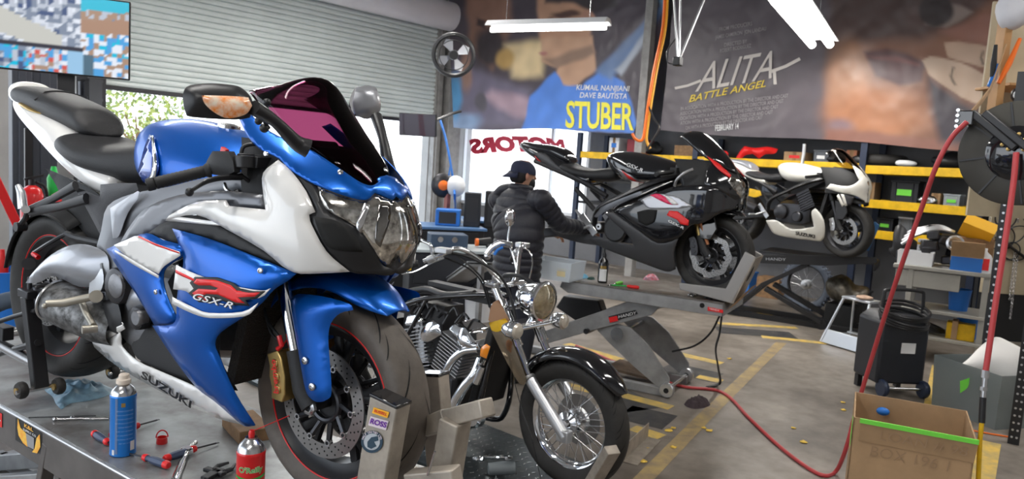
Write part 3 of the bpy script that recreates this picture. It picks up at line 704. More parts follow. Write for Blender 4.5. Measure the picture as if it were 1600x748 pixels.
    # ---- seats and tail
    a = MB(); a.loft([ring(.035, .89, .865, .06), ring(.06, .915, .85, .115), ring(.13, .935, .83, .150), ring(.24, .915, .80, .155), ring(.36, .91, .785, .135), ring(.47, .925, .785, .105), ring(.555, .915, .80, .07), ring(.57, .89, .82, .04)], 4); a.build('rider_seat', 'seat', r, sub=1)
    a = MB(); a.loft([ring(-.36, 1.055, 1.03, .05), ring(-.345, 1.075, 1.0, .082), ring(-.2, 1.075, .97, .094), ring(-.05, 1.055, .945, .098), ring(.08, 1.03, .92, .092, .03), ring(.13, 1.005, .915, .085, .03), ring(.16, .975, .93, .06, .02)], 4); ps = a.build('pillion_seat', 'seat', r, sub=1)
    a = MB(); a.tube([(-.12, s, 1.0) if False else (-.13 + .01 * abs(s) / .1, s, 1.068 - 2.2 * s * s * (1 if abs(s) < .07 else 1.9)) for s in [i * .1 / 8 - .1 for i in range(17)]], .003, 6); a.build('seam', 'satin', ps)
    a = MB(); a.loft([ring(-.44, 1.01, .985, .02), ring(-.38, 1.03, .97, .055), ring(-.28, 1.04, .93, .088), ring(-.12, 1.0, .87, .112), ring(.05, .965, .80, .13), ring(.2, .90, .755, .14), ring(.33, .85, .73, .135), ring(.42, .82, .74, .12)], 4)
    tail = a.build('tail_fairing', 'white', r, sub=1); tlb = BVHTree.FromPolygons([tuple(p) for p in a.v], a.f)
    a = MB(); a.loft([ring(-.40, 1.05, 1.0, .05), ring(-.385, 1.085, 1.0, .07), ring(-.345, 1.09, 1.0, .08), ring(-.33, 1.06, 1.0, .08)], 3); a.build('tail_hump', 'white', tail, sub=1)
    panel('gold_lettering', f, tlb, [(29, 163), (34, 161), (52, 168), (66, 177), (64, 179), (45, 173)], 'gold', tail, off=.004, mirror=True, step=4, thick=.001)
    tf = sidefield(lambda x, z: .10 + .02 * (x + .4), -.45, .6, .4, 1.05)
    solid('side_cover', f, [(106, 281), (125, 294), (156, 307), (157, 288), (185, 286), (213, 286), (216, 296), (190, 312), (172, 325), (168, 350), (176, 368), (172, 382), (160, 372), (140, 335), (120, 300)], mat('carbon_plastic', (.06, .06, .065), .4, .3, bump=.4, bscale=500), r, (0, -.155, 0), front=.012, back=.03, mirror=True)
    solid('under_tail', f, [(70, 262), (100, 275), (150, 300), (170, 330), (176, 380), (150, 380), (120, 350), (100, 320), (88, 290)], 'matte', r, (0, -.06, 0), front=.01, back=.08, mirror=True)
    # passenger peg bracket
    q = lambda px, py, l=-.17: f.y(px, py, l)
    for s in (1, -1):
        a = MB()
        mm = (lambda p: V((p.x, p.y * s, p.z)))
        a.tube([mm(q(118, 290)), mm(q(80, 312)), mm(q(48, 328))], (.011, .009, .011), 8, flat=1.6); a.tube([mm(q(135, 310)), mm(q(95, 322)), mm(q(48, 330))], (.012, .010, .012), 8, flat=1.6); a.tube([mm(q(44, 325)), mm(q(40, 340)), mm(q(31, 352))], .010, 8); a.cyl(mm(q(31, 354)) + V((0, -.015, 0)), mm(q(31, 354)) + V((0, .02, 0)), .017, n=16)
        pb = a.build('footrest_bracket', 'satin', r)
    a = MB(); a.tube([q(36, 326, -.19), q(33, 300, -.19), q(28, 290, -.19)], (.016, .014, .009), 10); a.cyl(q(40, 327, -.175), q(40, 327, -.20), .014, n=12); a.build('passenger_footpeg', 'alu', pb)
    # hugger, muffler
    a = MB(); rows = []
    for i in range(13):
        th = radians(62 + i * 9); rows.append([V((cos(th) * (.335 + (-.0 if abs(y) < .08 else -.03)), y, .315 + sin(th) * (.335 + (0 if abs(y) < .08 else -.03)))) for y in (-.11, -.10, -.07, -.03, 0, .03, .07, .10, .11)])
    a.grid(rows); a.build('rear_hugger', 'matte', r, solid=.004)
    solid('muffler', f, [(40, 442), (50, 427), (72, 404), (98, 387), (125, 381), (150, 386), (168, 400), (170, 430), (160, 446), (125, 448), (98, 436), (80, 431), (62, 441)], 'silver', r, (0, -.185, 0), front=.045, back=.05, pr=16)
    K['sooty'] = mat('sooty_muffler', (.05, .048, .045), .45, .6, var=.7, vscale=40, col2=(.25, .25, .25))
    a = MB(); p0, p1 = q(88, 470, -.2), q(158, 500, -.16); a.lathe([(.03, 0), (.062, .0), (.070, .01), (.074, .05), (.074, .22), (.06, .3)], p0, p1 - p0, 30); mf = a.build('silencer', 'sooty', r)
    a = MB(); a.torus(p0, p1 - p0, .069, .006, 36, 8); a.build('end_ring', 'steel', mf)
    # rearset, pegs, pedal
    solid('rearset_bracket', f, [(116, 400), (124, 396), (150, 418), (158, 410), (162, 440), (150, 470), (138, 462), (140, 440), (130, 432), (118, 418)], 'alu', r, (0, -.20, 0), front=.006, back=.006)
    solid('heel_guard_opening', f, [(121, 405), (126, 404), (138, 416), (133, 426), (124, 414)], 'matte', r, (0, -.2065, 0), front=.001, back=.002)
    a = MB(); a.tube([q(72, 474, -.31), q(100, 473, -.27), q(150, 462, -.21)], (.011, .014, .012), 12); a.sph(q(70, 478, -.31), .009); a.tube([q(128, 472, -.22), q(135, 490, -.23), q(146, 508, -.24)], .010, 10); a.tube([q(128, 515, -.27), q(152, 513, -.23)], .013, 10); a.cyl(q(150, 463, -.19), q(150, 463, -.225), .02, n=14); a.build('footpeg_and_pedal', K['gold'] if False else mat('dull_alloy', (.42, .39, .33), .4, .7), r)
    a = MB(); a.tube([q(104, 365, -.12), q(120, 372, -.12), q(165, 382, -.12)], .012, 8, k=5); a.tube([q(53, 395, -.13), q(80, 378, -.13), q(104, 366, -.12), q(120, 372, -.12)], .008, 8, k=5); a.mt(1); a.tube([q(52, 396, -.135), q(60, 402, -.135)], .009, 8); a.sph(q(153, 402, -.19), .014); a.mt(2); a.cyl(q(45, 412, -.13), q(45, 412, -.15), .022, n=16); a.build('brake_hose', ['satin', 'red', 'dkmetal'], r)
    # ---- radiator area and inner cowl
    a = MB(); a.box((1.17, 0, .50), (.035, .32, .40), Matrix.Rotation(radians(12), 3, 'Y')); a.build('radiator', mat('radiator_core', (.035, .028, .022), .7, bump=1, bscale=160), r)
    a = MB(); a.grid(nose_rows(T, .73, 1.0, 20, -1, .03, 1.2)); a.grid([list(reversed(x)) for x in nose_rows(T, .73, 1.0, 20, 1, .03, 1.2)]); a.build('inner_cowl', 'matte', r, ang=60)
    a = MB(); rr = nose_rows(T, .735, .736, 1, -1, .03, 1.0)[0]; a.grid([rr, [V((p.x, -p.y, p.z)) for p in rr]]); a.build('cowl_floor', 'matte', r)
    solid('inner_duct', f, [(289, 400), (300, 385), (330, 380), (420, 410), (440, 440), (400, 480), (345, 520), (345, 560), (372, 610), (330, 600), (290, 520), (280, 490), (262, 440)], 'matte', r, (0, -.16, 0), front=.002, back=.01, mirror=True, step=14)
    solid('lower_inner_panel', f, [(225, 510), (250, 505), (290, 560), (340, 620), (370, 645), (300, 615), (250, 580), (215, 560), (205, 540)], 'matte', r, (0, -.165, 0), front=.004, back=.01, mirror=True, step=12)
    # ---- fairing panels
    pan = lambda nm, o, m, b=S, **k: panel(nm, f, b, o, m, r, **k)
    pan('belly_fairing', [(134, 523), (150, 525), (172, 528), (190, 518), (192, 528), (194, 541), (218, 563), (256, 580), (311, 604), (345, 628), (378, 653), (384, 662), (345, 652), (295, 630), (240, 602), (185, 570), (150, 541)], 'white', off=.006, puff=.008)
    pan('side_fairing', [(168, 389), (200, 375), (231, 364), (256, 374), (290, 383), (291, 398), (266, 415), (257, 430), (262, 460), (279, 497), (270, 506), (243, 507), (215, 460), (190, 424)], 'blue', off=.004, puff=.012)
    pan('side_fairing', [(274, 357), (330, 372), (400, 399), (466, 427), (455, 437), (432, 452), (414, 472), (392, 490), (350, 518), (341, 536), (348, 556), (372, 612), (398, 654), (402, 661), (388, 662), (376, 655), (340, 624), (311, 602), (275, 556), (243, 507), (270, 506), (280, 497), (281, 470), (285, 440), (291, 415), (290, 395), (283, 377)], 'blue', off=.010, puff=.018, pr=16)
    pan('dark_insert', [(231, 364), (262, 345), (311, 336), (359, 359), (415, 391), (457, 424), (400, 402), (330, 375), (276, 360), (284, 384), (255, 374)], 'matte', off=.000, puff=.004)
    pan('inner_side_panel', [(180, 382), (200, 348), (225, 322), (275, 303), (345, 297), (405, 302), (410, 325), (362, 323), (357, 315), (311, 318), (268, 338), (231, 364), (200, 376)], 'frameg', off=-.012, puff=.006)
    pan('front_fairing', [(437, 252), (456, 268), (480, 300), (494, 332), (485, 336), (489, 352), (511, 391), (546, 424), (500, 427), (457, 424), (415, 391), (359, 359), (311, 336), (262, 345), (245, 352), (268, 337), (311, 316), (357, 313), (362, 322), (418, 328), (414, 300), (414, 272)], 'white', off=.008, puff=.014, pr=14)
    pan('upper_cowl', [(376, 186), (396, 182), (425, 208), (462, 226), (492, 240), (534, 268), (562, 287), (580, 292), (592, 284), (600, 276), (617, 282), (624, 300), (611, 314), (584, 303), (570, 314), (538, 307), (493, 290), (456, 268), (438, 250), (410, 236), (390, 215)], 'blue', S2, off=.008, puff=.004, step=5, mirror=True)
    pan('headlight_surround', [(453, 266), (497, 292), (502, 314), (515, 332), (556, 355), (582, 385), (597, 413), (609, 417), (622, 400), (632, 385), (628, 412), (610, 430), (580, 428), (546, 424), (511, 391), (489, 352), (485, 336), (494, 332), (480, 300)], 'satin', S2, off=.003, puff=.003, step=7)
    pan('ram_air_intake', [(492, 339), (530, 347), (556, 372), (566, 392), (520, 388), (503, 370)], 'groove', off=.0085, thick=.001)
    hl = pan('headlight', [(497, 292), (538, 307), (570, 314), (584, 303), (611, 314), (628, 312), (636, 336), (632, 375), (622, 396), (609, 414), (597, 411), (579, 382), (556, 355), (515, 332), (502, 314)], mat('headlight_reflector', (.85, .82, .76), .10, .95, 1., var=.75, vscale=34, col2=(.10, .09, .08)), S2, off=.004, puff=.004, step=6)
    pan('lamp_fin', [(569, 318), (576, 322), (563, 365), (556, 352)], 'steel', S2, off=.010, step=5)
    pan('lamp_fin', [(590, 322), (606, 322), (606, 345), (592, 385), (584, 372)], mat('lamp_bowl', (.25, .24, .23), .08, 1.), S2, off=.010, step=6)
    # livery
    dec = lambda nm, o, m, b=S, off=.03, **k: pan(nm, o, m, b, off=off, thick=.0006, **k)
    kk = dict(puff=.0, step=7.)
    dec('white_band', [(187, 382), (207, 374), (226, 368), (252, 380), (290, 393), (291, 399), (266, 415), (257, 427), (230, 413), (205, 398)], 'white', off=.018, **kk)
    dec('blue_stripe', [(196, 387), (220, 402), (256, 419), (260, 413), (225, 397), (204, 384)], 'bluedk', off=.0195, **kk) if False else None
    dec('red_stripe', [(225, 370), (252, 383), (290, 396), (290, 394), (252, 380), (227, 368)], 'redmk', off=.0195, k=1, step=4, mirror=True)
    dec('white_stripe', [(188, 392), (215, 411), (257, 434), (257, 429), (218, 406), (192, 391)], 'white', off=.018, **kk)
    dec('white_band', [(291, 413), (324, 428), (376, 444), (420, 452), (434, 449), (418, 463), (380, 466), (325, 464), (306, 453), (286, 450)], 'white', off=.030, **kk)
    dec('white_stripe', [(285, 462), (316, 477), (342, 486), (392, 484), (416, 470), (412, 477), (396, 491), (345, 494), (316, 487), (284, 472)], 'white', off=.030, **kk)
    dec('red_stripe', [(290, 420), (318, 434), (324, 440), (300, 430), (290, 425)], 'redmk', off=.0305, k=1, step=4)
    k1 = dict(k=1, step=4., corner=10)
    dec('logo', [(312, 440), (320, 431), (354, 432), (380, 441), (390, 449), (427, 453), (414, 464), (397, 466), (404, 475), (380, 474), (350, 463), (342, 471), (326, 470), (310, 456), (318, 449)], 'text_k', off=.0305, **k1)
    dec('logo', [(318, 440), (323, 434), (352, 436), (376, 444), (385, 452), (419, 455), (411, 461), (386, 462), (397, 471), (384, 470), (356, 458), (338, 457), (331, 461), (340, 467), (330, 467), (316, 456), (326, 449), (352, 451), (357, 448), (344, 444), (326, 444)], 'redmk', off=.0312, **k1)
    def onS(cx, cy, ux, uy, vx, vy, off):
        def g(u, v):
            d = f.d(cx + u * ux + v * vx, cy + u * uy + v * vy); h, nn, i, ds = S.ray_cast(f.o, d)
            if h is None: h, nn, i, ds = S.find_nearest(f.o + d * 2.3)
            if nn.dot(d) > 0: nn = -nn
            return h + nn * off
        return g
    text_on('logo_lettering', 'GSX-R', 1, 'text_k', r, onS(348, 468, 21, 5.2, 3, -14, .0318), .05, .3, 1.05); text_on('logo_lettering', 'GSX-R', 1, 'text_w', r, onS(347, 467.5, 21, 5.2, 3, -14, .0326), .01, .3, 1.08)
    text_on('belly_lettering', 'SUZUKI', 1, 'text_k', r, onS(268, 604, 23, 14, 3, -14, .017), .03, 0)
    # bolts
    for px, py, o_ in ((419, 422, .03), (253, 455, .018), (532, 275, .018), (597, 272, .018)):
        d = f.d(px, py); h, nn, i, ds = S.ray_cast(f.o, d)
        if nn.dot(d) > 0: nn = -nn
        a = MB(); a.lathe([(0, .002), (.003, .002), (.0035, .004), (.007, .003), (.008, 0)], h + nn * o_, nn, 14); a.build('fairing_bolt', 'steel', r)
    # ---- front fender
    a = MB(); rows = []
    for i in range(19):
        th = radians(57 + i * 4.6); tt = abs(i - 9) / 9; sk = 1 - max(0, (4 - i) / 4) ** 2 * .75; rows.append([V((1.405 + cos(th) * (rad - .02 * tt ** 3), y * (1 - .45 * max(0, (5 - i) / 5) ** 2), .30 + sin(th) * (rad - .02 * tt ** 3))) for y, rad in ((-.088, .372 - .05 * sk), (-.086, .372 - .036 * sk), (-.075, .355), (-.045, .367), (0, .372), (.045, .367), (.075, .355), (.086, .372 - .036 * sk), (.088, .372 - .05 * sk))])
    a.grid(rows); fe = a.build('front_fender', 'blue', r, solid=.004, sub=1)
    solid('fender_side', f, [(455, 484), (454, 468), (466, 459), (505, 463), (545, 474), (552, 484), (532, 489), (518, 503), (513, 525), (515, 560), (518, 612), (511, 624), (497, 628), (485, 622), (477, 608), (470, 572), (461, 520)], 'blue', fe, (0, -.135, 0), front=.018, back=.004, mirror=True, pr=10)
    for px, py in ((477, 563), (488, 604)): 
        p = f.y(px, py, -.152); a = MB(); a.lathe([(0, .003), (.004, .003), (.005, .006), (.010, .004), (.011, 0)], p, (0, -1, 0), 14); a.build('fender_bolt', 'steel', fe)
    # ---- windscreen
    RR = [((390, 143), -.10, (1.20, 1.165)), ((402, 159), -.115, (1.225, 1.185)), ((420, 173), -.125, (1.25, 1.175)), ((447, 205), -.13, (1.285, 1.13)), ((484, 234), -.115, (1.35, 1.065)), ((520, 258), -.10, (1.43, .99)), ((556, 281), -.065, (1.485, .925)), ((575, 288), -.03, (1.51, .895))]
    rows = []
    for (px, l, (xc, zc)) in RR:
        e_ = f.y(*px, l); row = []
        for i in range(17): t = (i - 8) / 8 * pi / 2; row.append(V((e_.x + (xc - e_.x) * cos(t) ** 1.1 if abs(t) < 1.57 else e_.x, -l * sin(t), e_.z + (zc - e_.z) * (cos(t) ** 1.1 if abs(t) < 1.57 else 0))))
        rows.append(row)
    cols = [cr([r_[j] for r_ in rows], 5) for j in range(17)]; a = MB(); a.grid([[cols[j][i] for j in range(17)] for i in range(len(cols[0]))])
    a.build('windscreen', 'smoke', r, solid=.003)
    a = MB(); a.tube([f.y(630, 300, .10), f.y(638, 330, .11), f.y(643, 372, .11), f.y(640, 406, .10)], .0035, 8, k=4); sp_ = a.build('white_edge_trim', 'white', r); a = MB(); a.beam(f.y(640, 404, .10), f.y(638, 422, .10), .016, .008); a.build('yellow_tag', 'yellow', sp_)
    # ---- cockpit: clip-ons, grips, levers, dash
    for s in (-1, 1):
        g = lambda px, py, l: V((f.y(px, py, l).x, f.y(px, py, l).y * -s, f.y(px, py, l).z))
        A, B = g(243, 286, -.345), g(326, 266, -.235); a = MB(); d = (B - A)
        a.lathe([(0, 0), (.015, 0), (.017, .004), (.017, .018), (.012, .022)], A - d.normalized() * .022, d, 18)
        a.lathe([(.0155, 0), (.0165, .003)] + [(.0165 - (.0015 if i % 2 else 0), .004 + i * .0052) for i in range(24)] + [(.02, .132), (.02, .138), (.011, .14)], A, d, 18)
        gr = a.build('grip', 'matte', r)
        a = MB(); a.cyl(B, g(400, 250, -.13), .011); a.cyl(g(393, 262, -.125), g(393, 240, -.125), .034, n=22); a.build('clip_on_bar', 'satin', r)
        solid('switch_block', Fr(M1), [(322, 254), (332, 236), (356, 236), (364, 252), (366, 268), (352, 274), (330, 272), (323, 266)], 'matte', r, (0, -.235, 0), front=.012, back=.01, depth=.02) if s < 0 else None
        if s < 0:
            a = MB(); a.box(f.y(351, 235, -.225), (.022, .012, .014), Matrix.Rotation(.3, 3, 'Y')); a.build('stop_switch', 'red', r, bevel=.002)
            a = MB(); a.tube([f.y(295, 301, -.36), f.y(302, 296, -.355), f.y(322, 284, -.31), f.y(345, 278, -.26), f.y(378, 276, -.2)], (.009, .006, .007, .008, .01), 10, k=4, flat=.7); a.sph(f.y(296, 300, -.36), .011); a.build('brake_lever', 'satin', r)
            a = MB(); a.tube([f.y(350, 286, -.2), f.y(354, 296, -.2), f.y(364, 301, -.19), f.y(372, 297, -.18)], .006, 8, k=4); a.build('hose_hook', 'steel', r)
            a = MB(); a.cyl(f.y(384, 262, -.2), f.y(384, 243, -.2), .03, n=20); a.cyl(f.y(384, 243, -.2), f.y(384, 240, -.2), .022, n=20); a.box(f.y(400, 252, -.17), (.07, .05, .03)); a.tube([f.y(376, 246, -.2), f.y(382, 228, -.19), f.y(410, 226, -.15), f.y(420, 240, -.1)], .006, 8, k=4); a.tube([f.y(378, 275, -.2), f.y(398, 290, -.16), f.y(405, 300, -.1)], .006, 8, k=4); mc = a.build('brake_master_cylinder', 'satin', r, bevel=.003)
            for px, py in ((417, 240), (377, 262)): a = MB(); p = f.y(px, py, -.21); a.cyl(p, p + V((0, -.006, 0)), .006, n=10); a.build('bolt', 'steel', mc)
    a = MB(); a.box((1.22, 0, .96), (.06, .2, .10), Matrix.Rotation(-.5, 3, 'Y')); a.build('instrument_panel', 'matte', r, bevel=.015)
    a = MB(); a.tube([f.y(412, 330, -.1), f.y(405, 280, -.1)], .02, 14); a.mt(1); a.tube([f.y(398, 328, -.12), f.y(396, 292, -.12)], .004, 8); a.build('steering_damper', ['satin', 'chrome'], r)
    # ---- mirrors
    for s in (-1, 1):
        g = (lambda p: p) if s < 0 else (lambda p: V((p.x, -p.y, p.z)))
        arm = [f.y(482, 232, -.19), f.y(462, 222, -.22), f.y(430, 190, -.30), f.y(396, 168, -.37)]
        if s > 0: arm = [f.y(607, 268, .16), f.y(605, 252, .18), f.y(598, 215, .20), f.y(588, 182, .23)]; g = lambda p: p
        a = MB(); a.tube([g(p) for p in arm], (.024, .019, .014, .018), 12, k=4); m_ = a.build('mirror_arm', 'satin', r)
        if s < 0:
            hs = solid('mirror_housing', f, [(287, 143), (297, 133), (330, 130), (365, 133), (380, 139), (392, 152), (396, 168), (390, 184), (366, 187), (300, 183), (290, 176), (286, 160)], 'satin', m_, tuple(f.y(345, 160, -.42)), (1, -.55, .25), front=.035, back=.03, pr=14)
            solid('turn_signal_lens', f, [(315, 149), (330, 149), (362, 150), (388, 152), (394, 165), (386, 177), (370, 183), (352, 184), (334, 175), (320, 162)], 'amber', hs, tuple(f.y(345, 160, -.42) + V((.028, -.016, .007))), (1, -.45, .2), front=.014, back=.01, pr=10)
        else:
            hs = solid('mirror_housing', f, [(556, 137), (575, 133), (588, 137), (595, 158), (592, 176), (574, 186), (556, 180), (552, 160)], 'silver', m_, tuple(f.y(575, 160, .24)), (1, -.2, .1), front=.03, back=.02, pr=10)
            solid('mirror_glass', f, [(545, 163), (551, 143), (560, 134), (563, 142), (562, 168), (548, 184)], 'chrome', hs, tuple(f.y(555, 160, .22)), (1, -.9, .0), front=.003, back=.004)
    a = MB(); a.tube([f.y(414, 160, -.26), f.y(418, 172, -.25), f.y(413, 190, -.25), f.y(420, 200, -.23)], .005, 8); a.sph(f.y(417, 160, -.26), .010); a.sph(f.y(404, 189, -.25), .010); a.sph(f.y(413, 200, -.24), .012); a.build('mirror_bracket', 'satin', r)
    # brake hoses at the caliper
    a = MB(); a.tube([f.y(440, 530, -.12), f.y(432, 520, -.13), f.y(418, 500, -.12), f.y(412, 470, -.1), f.y(420, 455, -.08)], .004, 8, k=4); a.tube([f.y(436, 532, -.12), f.y(424, 520, -.12), f.y(414, 490, -.11)], .004, 8, k=4); a.mt(1); a.tube([f.y(436, 524, -.13), f.y(440, 540, -.13), f.y(434, 545, -.13)], .007, 8); a.build('brake_hose', ['matte', 'red'], r)
    return r
blue_bike()

# ---------------------------------------------------------------- nearest lift table with wheel vise
TZ = .684
YAW1 = radians(-79.79)
ML = frame(.97581, 3.10604, 0, YAW1)
K['tabletop'] = mat('worn_grey_lift_deck', (.38, .41, .42), .30, .2, var=.5, vscale=4, col2=(.12, .105, .10), bump=.06)
K['tableside'] = mat('brown_grey_lift_edge', (.16, .145, .135), .45, .3, var=.3, vscale=6)
def near_lift():
    t = thing('lift_table', 'grey steel lift table under the blue and white motorcycle', 'lift table', ML); f = Fr(ML)
    lo, hi = -.335, .34; lo_a, lo_b = -.165, -.325
    # edge runs very slightly askew of the bike
    a = MB(); a.prism([V((-1.25, lo_a, TZ - .012)), V((1.72, lo_b, TZ - .012)), V((1.72, hi, TZ - .012)), V((-1.25, hi, TZ - .012))], (0, 0, .012)); a.build('deck', 'tabletop', t, bevel=.003)
    a = MB(); 
    for y0, y1 in ((lo_a, lo_b), (hi, hi)):
        s = -1 if y0 < 0 else 1
        a.beam((-1.25, y0, TZ - .075), (1.72, y1, TZ - .075), .012, .125); 
    a.beam((-1.25, lo, TZ - .075), (-1.25, hi, TZ - .075), .012, .125); a.beam((1.72, lo, TZ - .075), (1.72, hi, TZ - .075), .012, .125)
    a.build('side_skirt', 'tableside', t, bevel=.002)
    a = MB(); a.cyl((-1.25, lo_a - .004, TZ - .006), (1.72, lo_b - .004, TZ - .006), .006, n=8); a.build('edge_trim', 'alu', t)
    for s in (-.2, .2):
        for x0, x1 in ((-1.0, .55), (.55, -1.0)): a = MB(); a.beam((x0, s, .06), (x1, s + (.05 if x0 < 0 else 0), TZ - .14), .045, .075); a.build('scissor_arm', 'liftgrey', t, bevel=.004)
    a = MB()
    for s in (-.26, .26): a.beam((-1.1, s, .035), (1.3, s, .035), .07, .07)
    for x in (-1.1, 1.3): a.beam((x, -.26, .035), (x, .26, .035), .07, .07)
    a.build('base_frame', 'liftgrey', t, bevel=.004)
    # trestle-like legs seen below the left end
    for p, q in (((80, 692), (62, 790)), ((92, 690), (105, 790))):
        A = f.y(*p, lo + .1); B = f.y(*q, lo + .1); a = MB(); a.beam(A, B, .045, .03); a.build('leg', 'tableside', t, bevel=.003)
    # wheel vise: two leaning arms
    vise = MB(); vise.box((1.50, 0, TZ + .02), (.14, .50, .04)); v = vise.build('wheel_vise', 'beige', t, bevel=.004)
    def arm(px_b, px_t, lat, w, d, nm='vise_arm'):
        A, B = f.y(*px_b, lat), f.y(*px_t, lat); a = MB(); a.beam(A, B, w, d, up=(0, 1, 0)); o = a.build(nm, 'beige', v, bevel=.004); dr = (B - A).normalized()
        b = MB(); b.beam(B - dr * .002, B + dr * .008, w + .004, d + .004, up=(0, 1, 0)); b.build('rubber_cap', 'black', o, bevel=.003); return A, B, dr
    A, B, dr = arm((585, 775), (610, 624), -.135, .088, .055)
    # stickers on the near face of the first arm
    x_, y_ = None, None
    def sticker(pts, m, nm='sticker', off=.002, lat=-.135 - .029):
        P = [f.y(*q, lat - off) for q in pts]; a = MB(); a.prism(P, (0, .001, 0)); return a.build(nm, m, v)
    def stext(s, cx, cy, sc, ang, m, sy=1., off=.004, bold=.0):
        ca, sa = cos(ang), sin(ang); text_on('sticker_lettering', s, 1, m, v, lambda u, w_: f.y(cx + u * sc * ca + w_ * sc * sa * sy, cy + u * sc * sa - w_ * sc * ca * sy, -.135 - .029 - off), bold, 0)
    K['styl'] = mat('sticker_yellow', (.9, .45, .02), .4); K['stw'] = mat('sticker_white', (.72, .62, .66), .4); K['stk'] = mat('sticker_dark', (.02, .05, .08), .4)
    sticker([(584, 636), (608, 644), (605, 653), (581, 645)], 'styl'); stext('RUSSELL', 594.5, 644.6, 5.6, .31, 'red', 1.1, bold=.03)
    sticker([(579, 650), (607, 658), (603, 672), (575, 664)], 'stw'); stext('ROSS', 591, 661, 11.5, .28, mat('sticker_purple', (.13, .01, .3), .4), 1., bold=.03)
    cpt = [(581 + 17 * cos(i * pi / 12) , 690 + 17.5 * sin(i * pi / 12)) for i in range(24)]; sticker(cpt, 'stk', 'round_sticker')
    sticker([(581 + 12.6 * cos(i * pi / 12), 690 + 13 * sin(i * pi / 12)) for i in range(24)], K['clearp'] if False else mat('sticker_grey', (.42, .45, .48), .4), 'round_sticker', .003)
    sticker([(574, 698), (574, 690), (580, 683), (590, 681), (591, 688), (584, 690), (588, 697), (580, 701)], 'stk', 'sticker_drawing', .004)
    for i, ch in enumerate('HALF UNITED LTD'):
        an = radians(200 + i * 10); ca, sa = cos(an + pi / 2), sin(an + pi / 2)
        if ch != ' ': text_on('sticker_lettering', ch, 1, 'stw', v, (lambda X, Y, ca, sa: (lambda u, w_: f.y(X + u * 4.6 * ca + w_ * 4.6 * sa, Y + u * 4.6 * sa - w_ * 4.6 * ca, -.135 - .033)))(581 + 14.7 * cos(an), 690 + 15.2 * sin(an), ca, sa), .02, 0)
    arm((690, 730), (678, 585), .20, .075, .05)
    # steel stop frame in front of the wheel
    def bar(p, q, lp, lq, w=.05, d=.05, m='beige'):
        a = MB(); a.beam(f.y(*p, lp), f.y(*q, lq), w, d); return a.build('stop_bar', m, v, bevel=.004)
    bar((702, 652), (762, 636), .02, -.02, .045, .045); bar((664, 668), (704, 652), .06, .02, .05, .05); bar((712, 655), (695, 760), .0, .0, .065, .06); bar((640, 748), (715, 742), -.12, -.1, .05, .04)
    a = MB(); a.tube([f.y(668, 742, -.14), f.y(680, 705, -.14)], .003, 8); a.build('pin', 'steel', v)
    # skirt decal
    K['dec'] = mat('decal_black', (.02, .02, .02), .4)
    def sk(px, py, off=.012): return f.o + f.d(px, py) * 1 if False else skp(px, py, off)
    def skp(px, py, off):
        d = f.d(px, py); n_ = V((-.0539, -1, 0)).normalized(); p0 = V((-1.25, lo_a, 0)) + n_ * off; return f.o + d * ((p0 - f.o).dot(n_) / d.dot(n_))
    def skpoly(pts, m, off, nm='decal'): a = MB(); a.add([skp(*q, off) for q in pts], [tuple(range(len(pts)))]); return a.build(nm, m, t, flat=True)
    skpoly([(24, 651), (65, 676), (65, 711), (24, 687)], 'dec', .0075)
    fl_ = mat('decal_flame', (.95, .35, .03), .4, var=.6, vscale=60, col2=(.95, .65, .1))
    skpoly([(28, 653), (32, 668), (40, 676), (43, 698), (36, 692), (29, 680), (27, 668)], fl_, .009); skpoly([(62, 678), (57, 684), (54, 700), (50, 706), (58, 708), (63, 698)], fl_, .009); skpoly([(40, 676), (53, 684), (53, 702), (43, 697)], 'alu', .009)
    text_on('decal_lettering', 'K&L', 1, fl_, t, lambda u, w_: skp(44.5 + u * 8, 668 + u * 4.5 - w_ * 8, .010), .02); text_on('decal_lettering', 'SUPPLY CO', 1, 'text_w', t, lambda u, w_: skp(46 + u * 4, 676 + u * 2.3 - w_ * 5, .010), .01)
    skpoly([(-10, 640), (3, 646), (3, 668), (-10, 662)], 'redmk', .009)
    skpoly([(-20, 646), (1, 656), (1, 658), (-20, 648)], 'text_w', .010)
    return t
near_lift()
def ontable(px, py, h=0.): return atz(px, py, TZ + h)

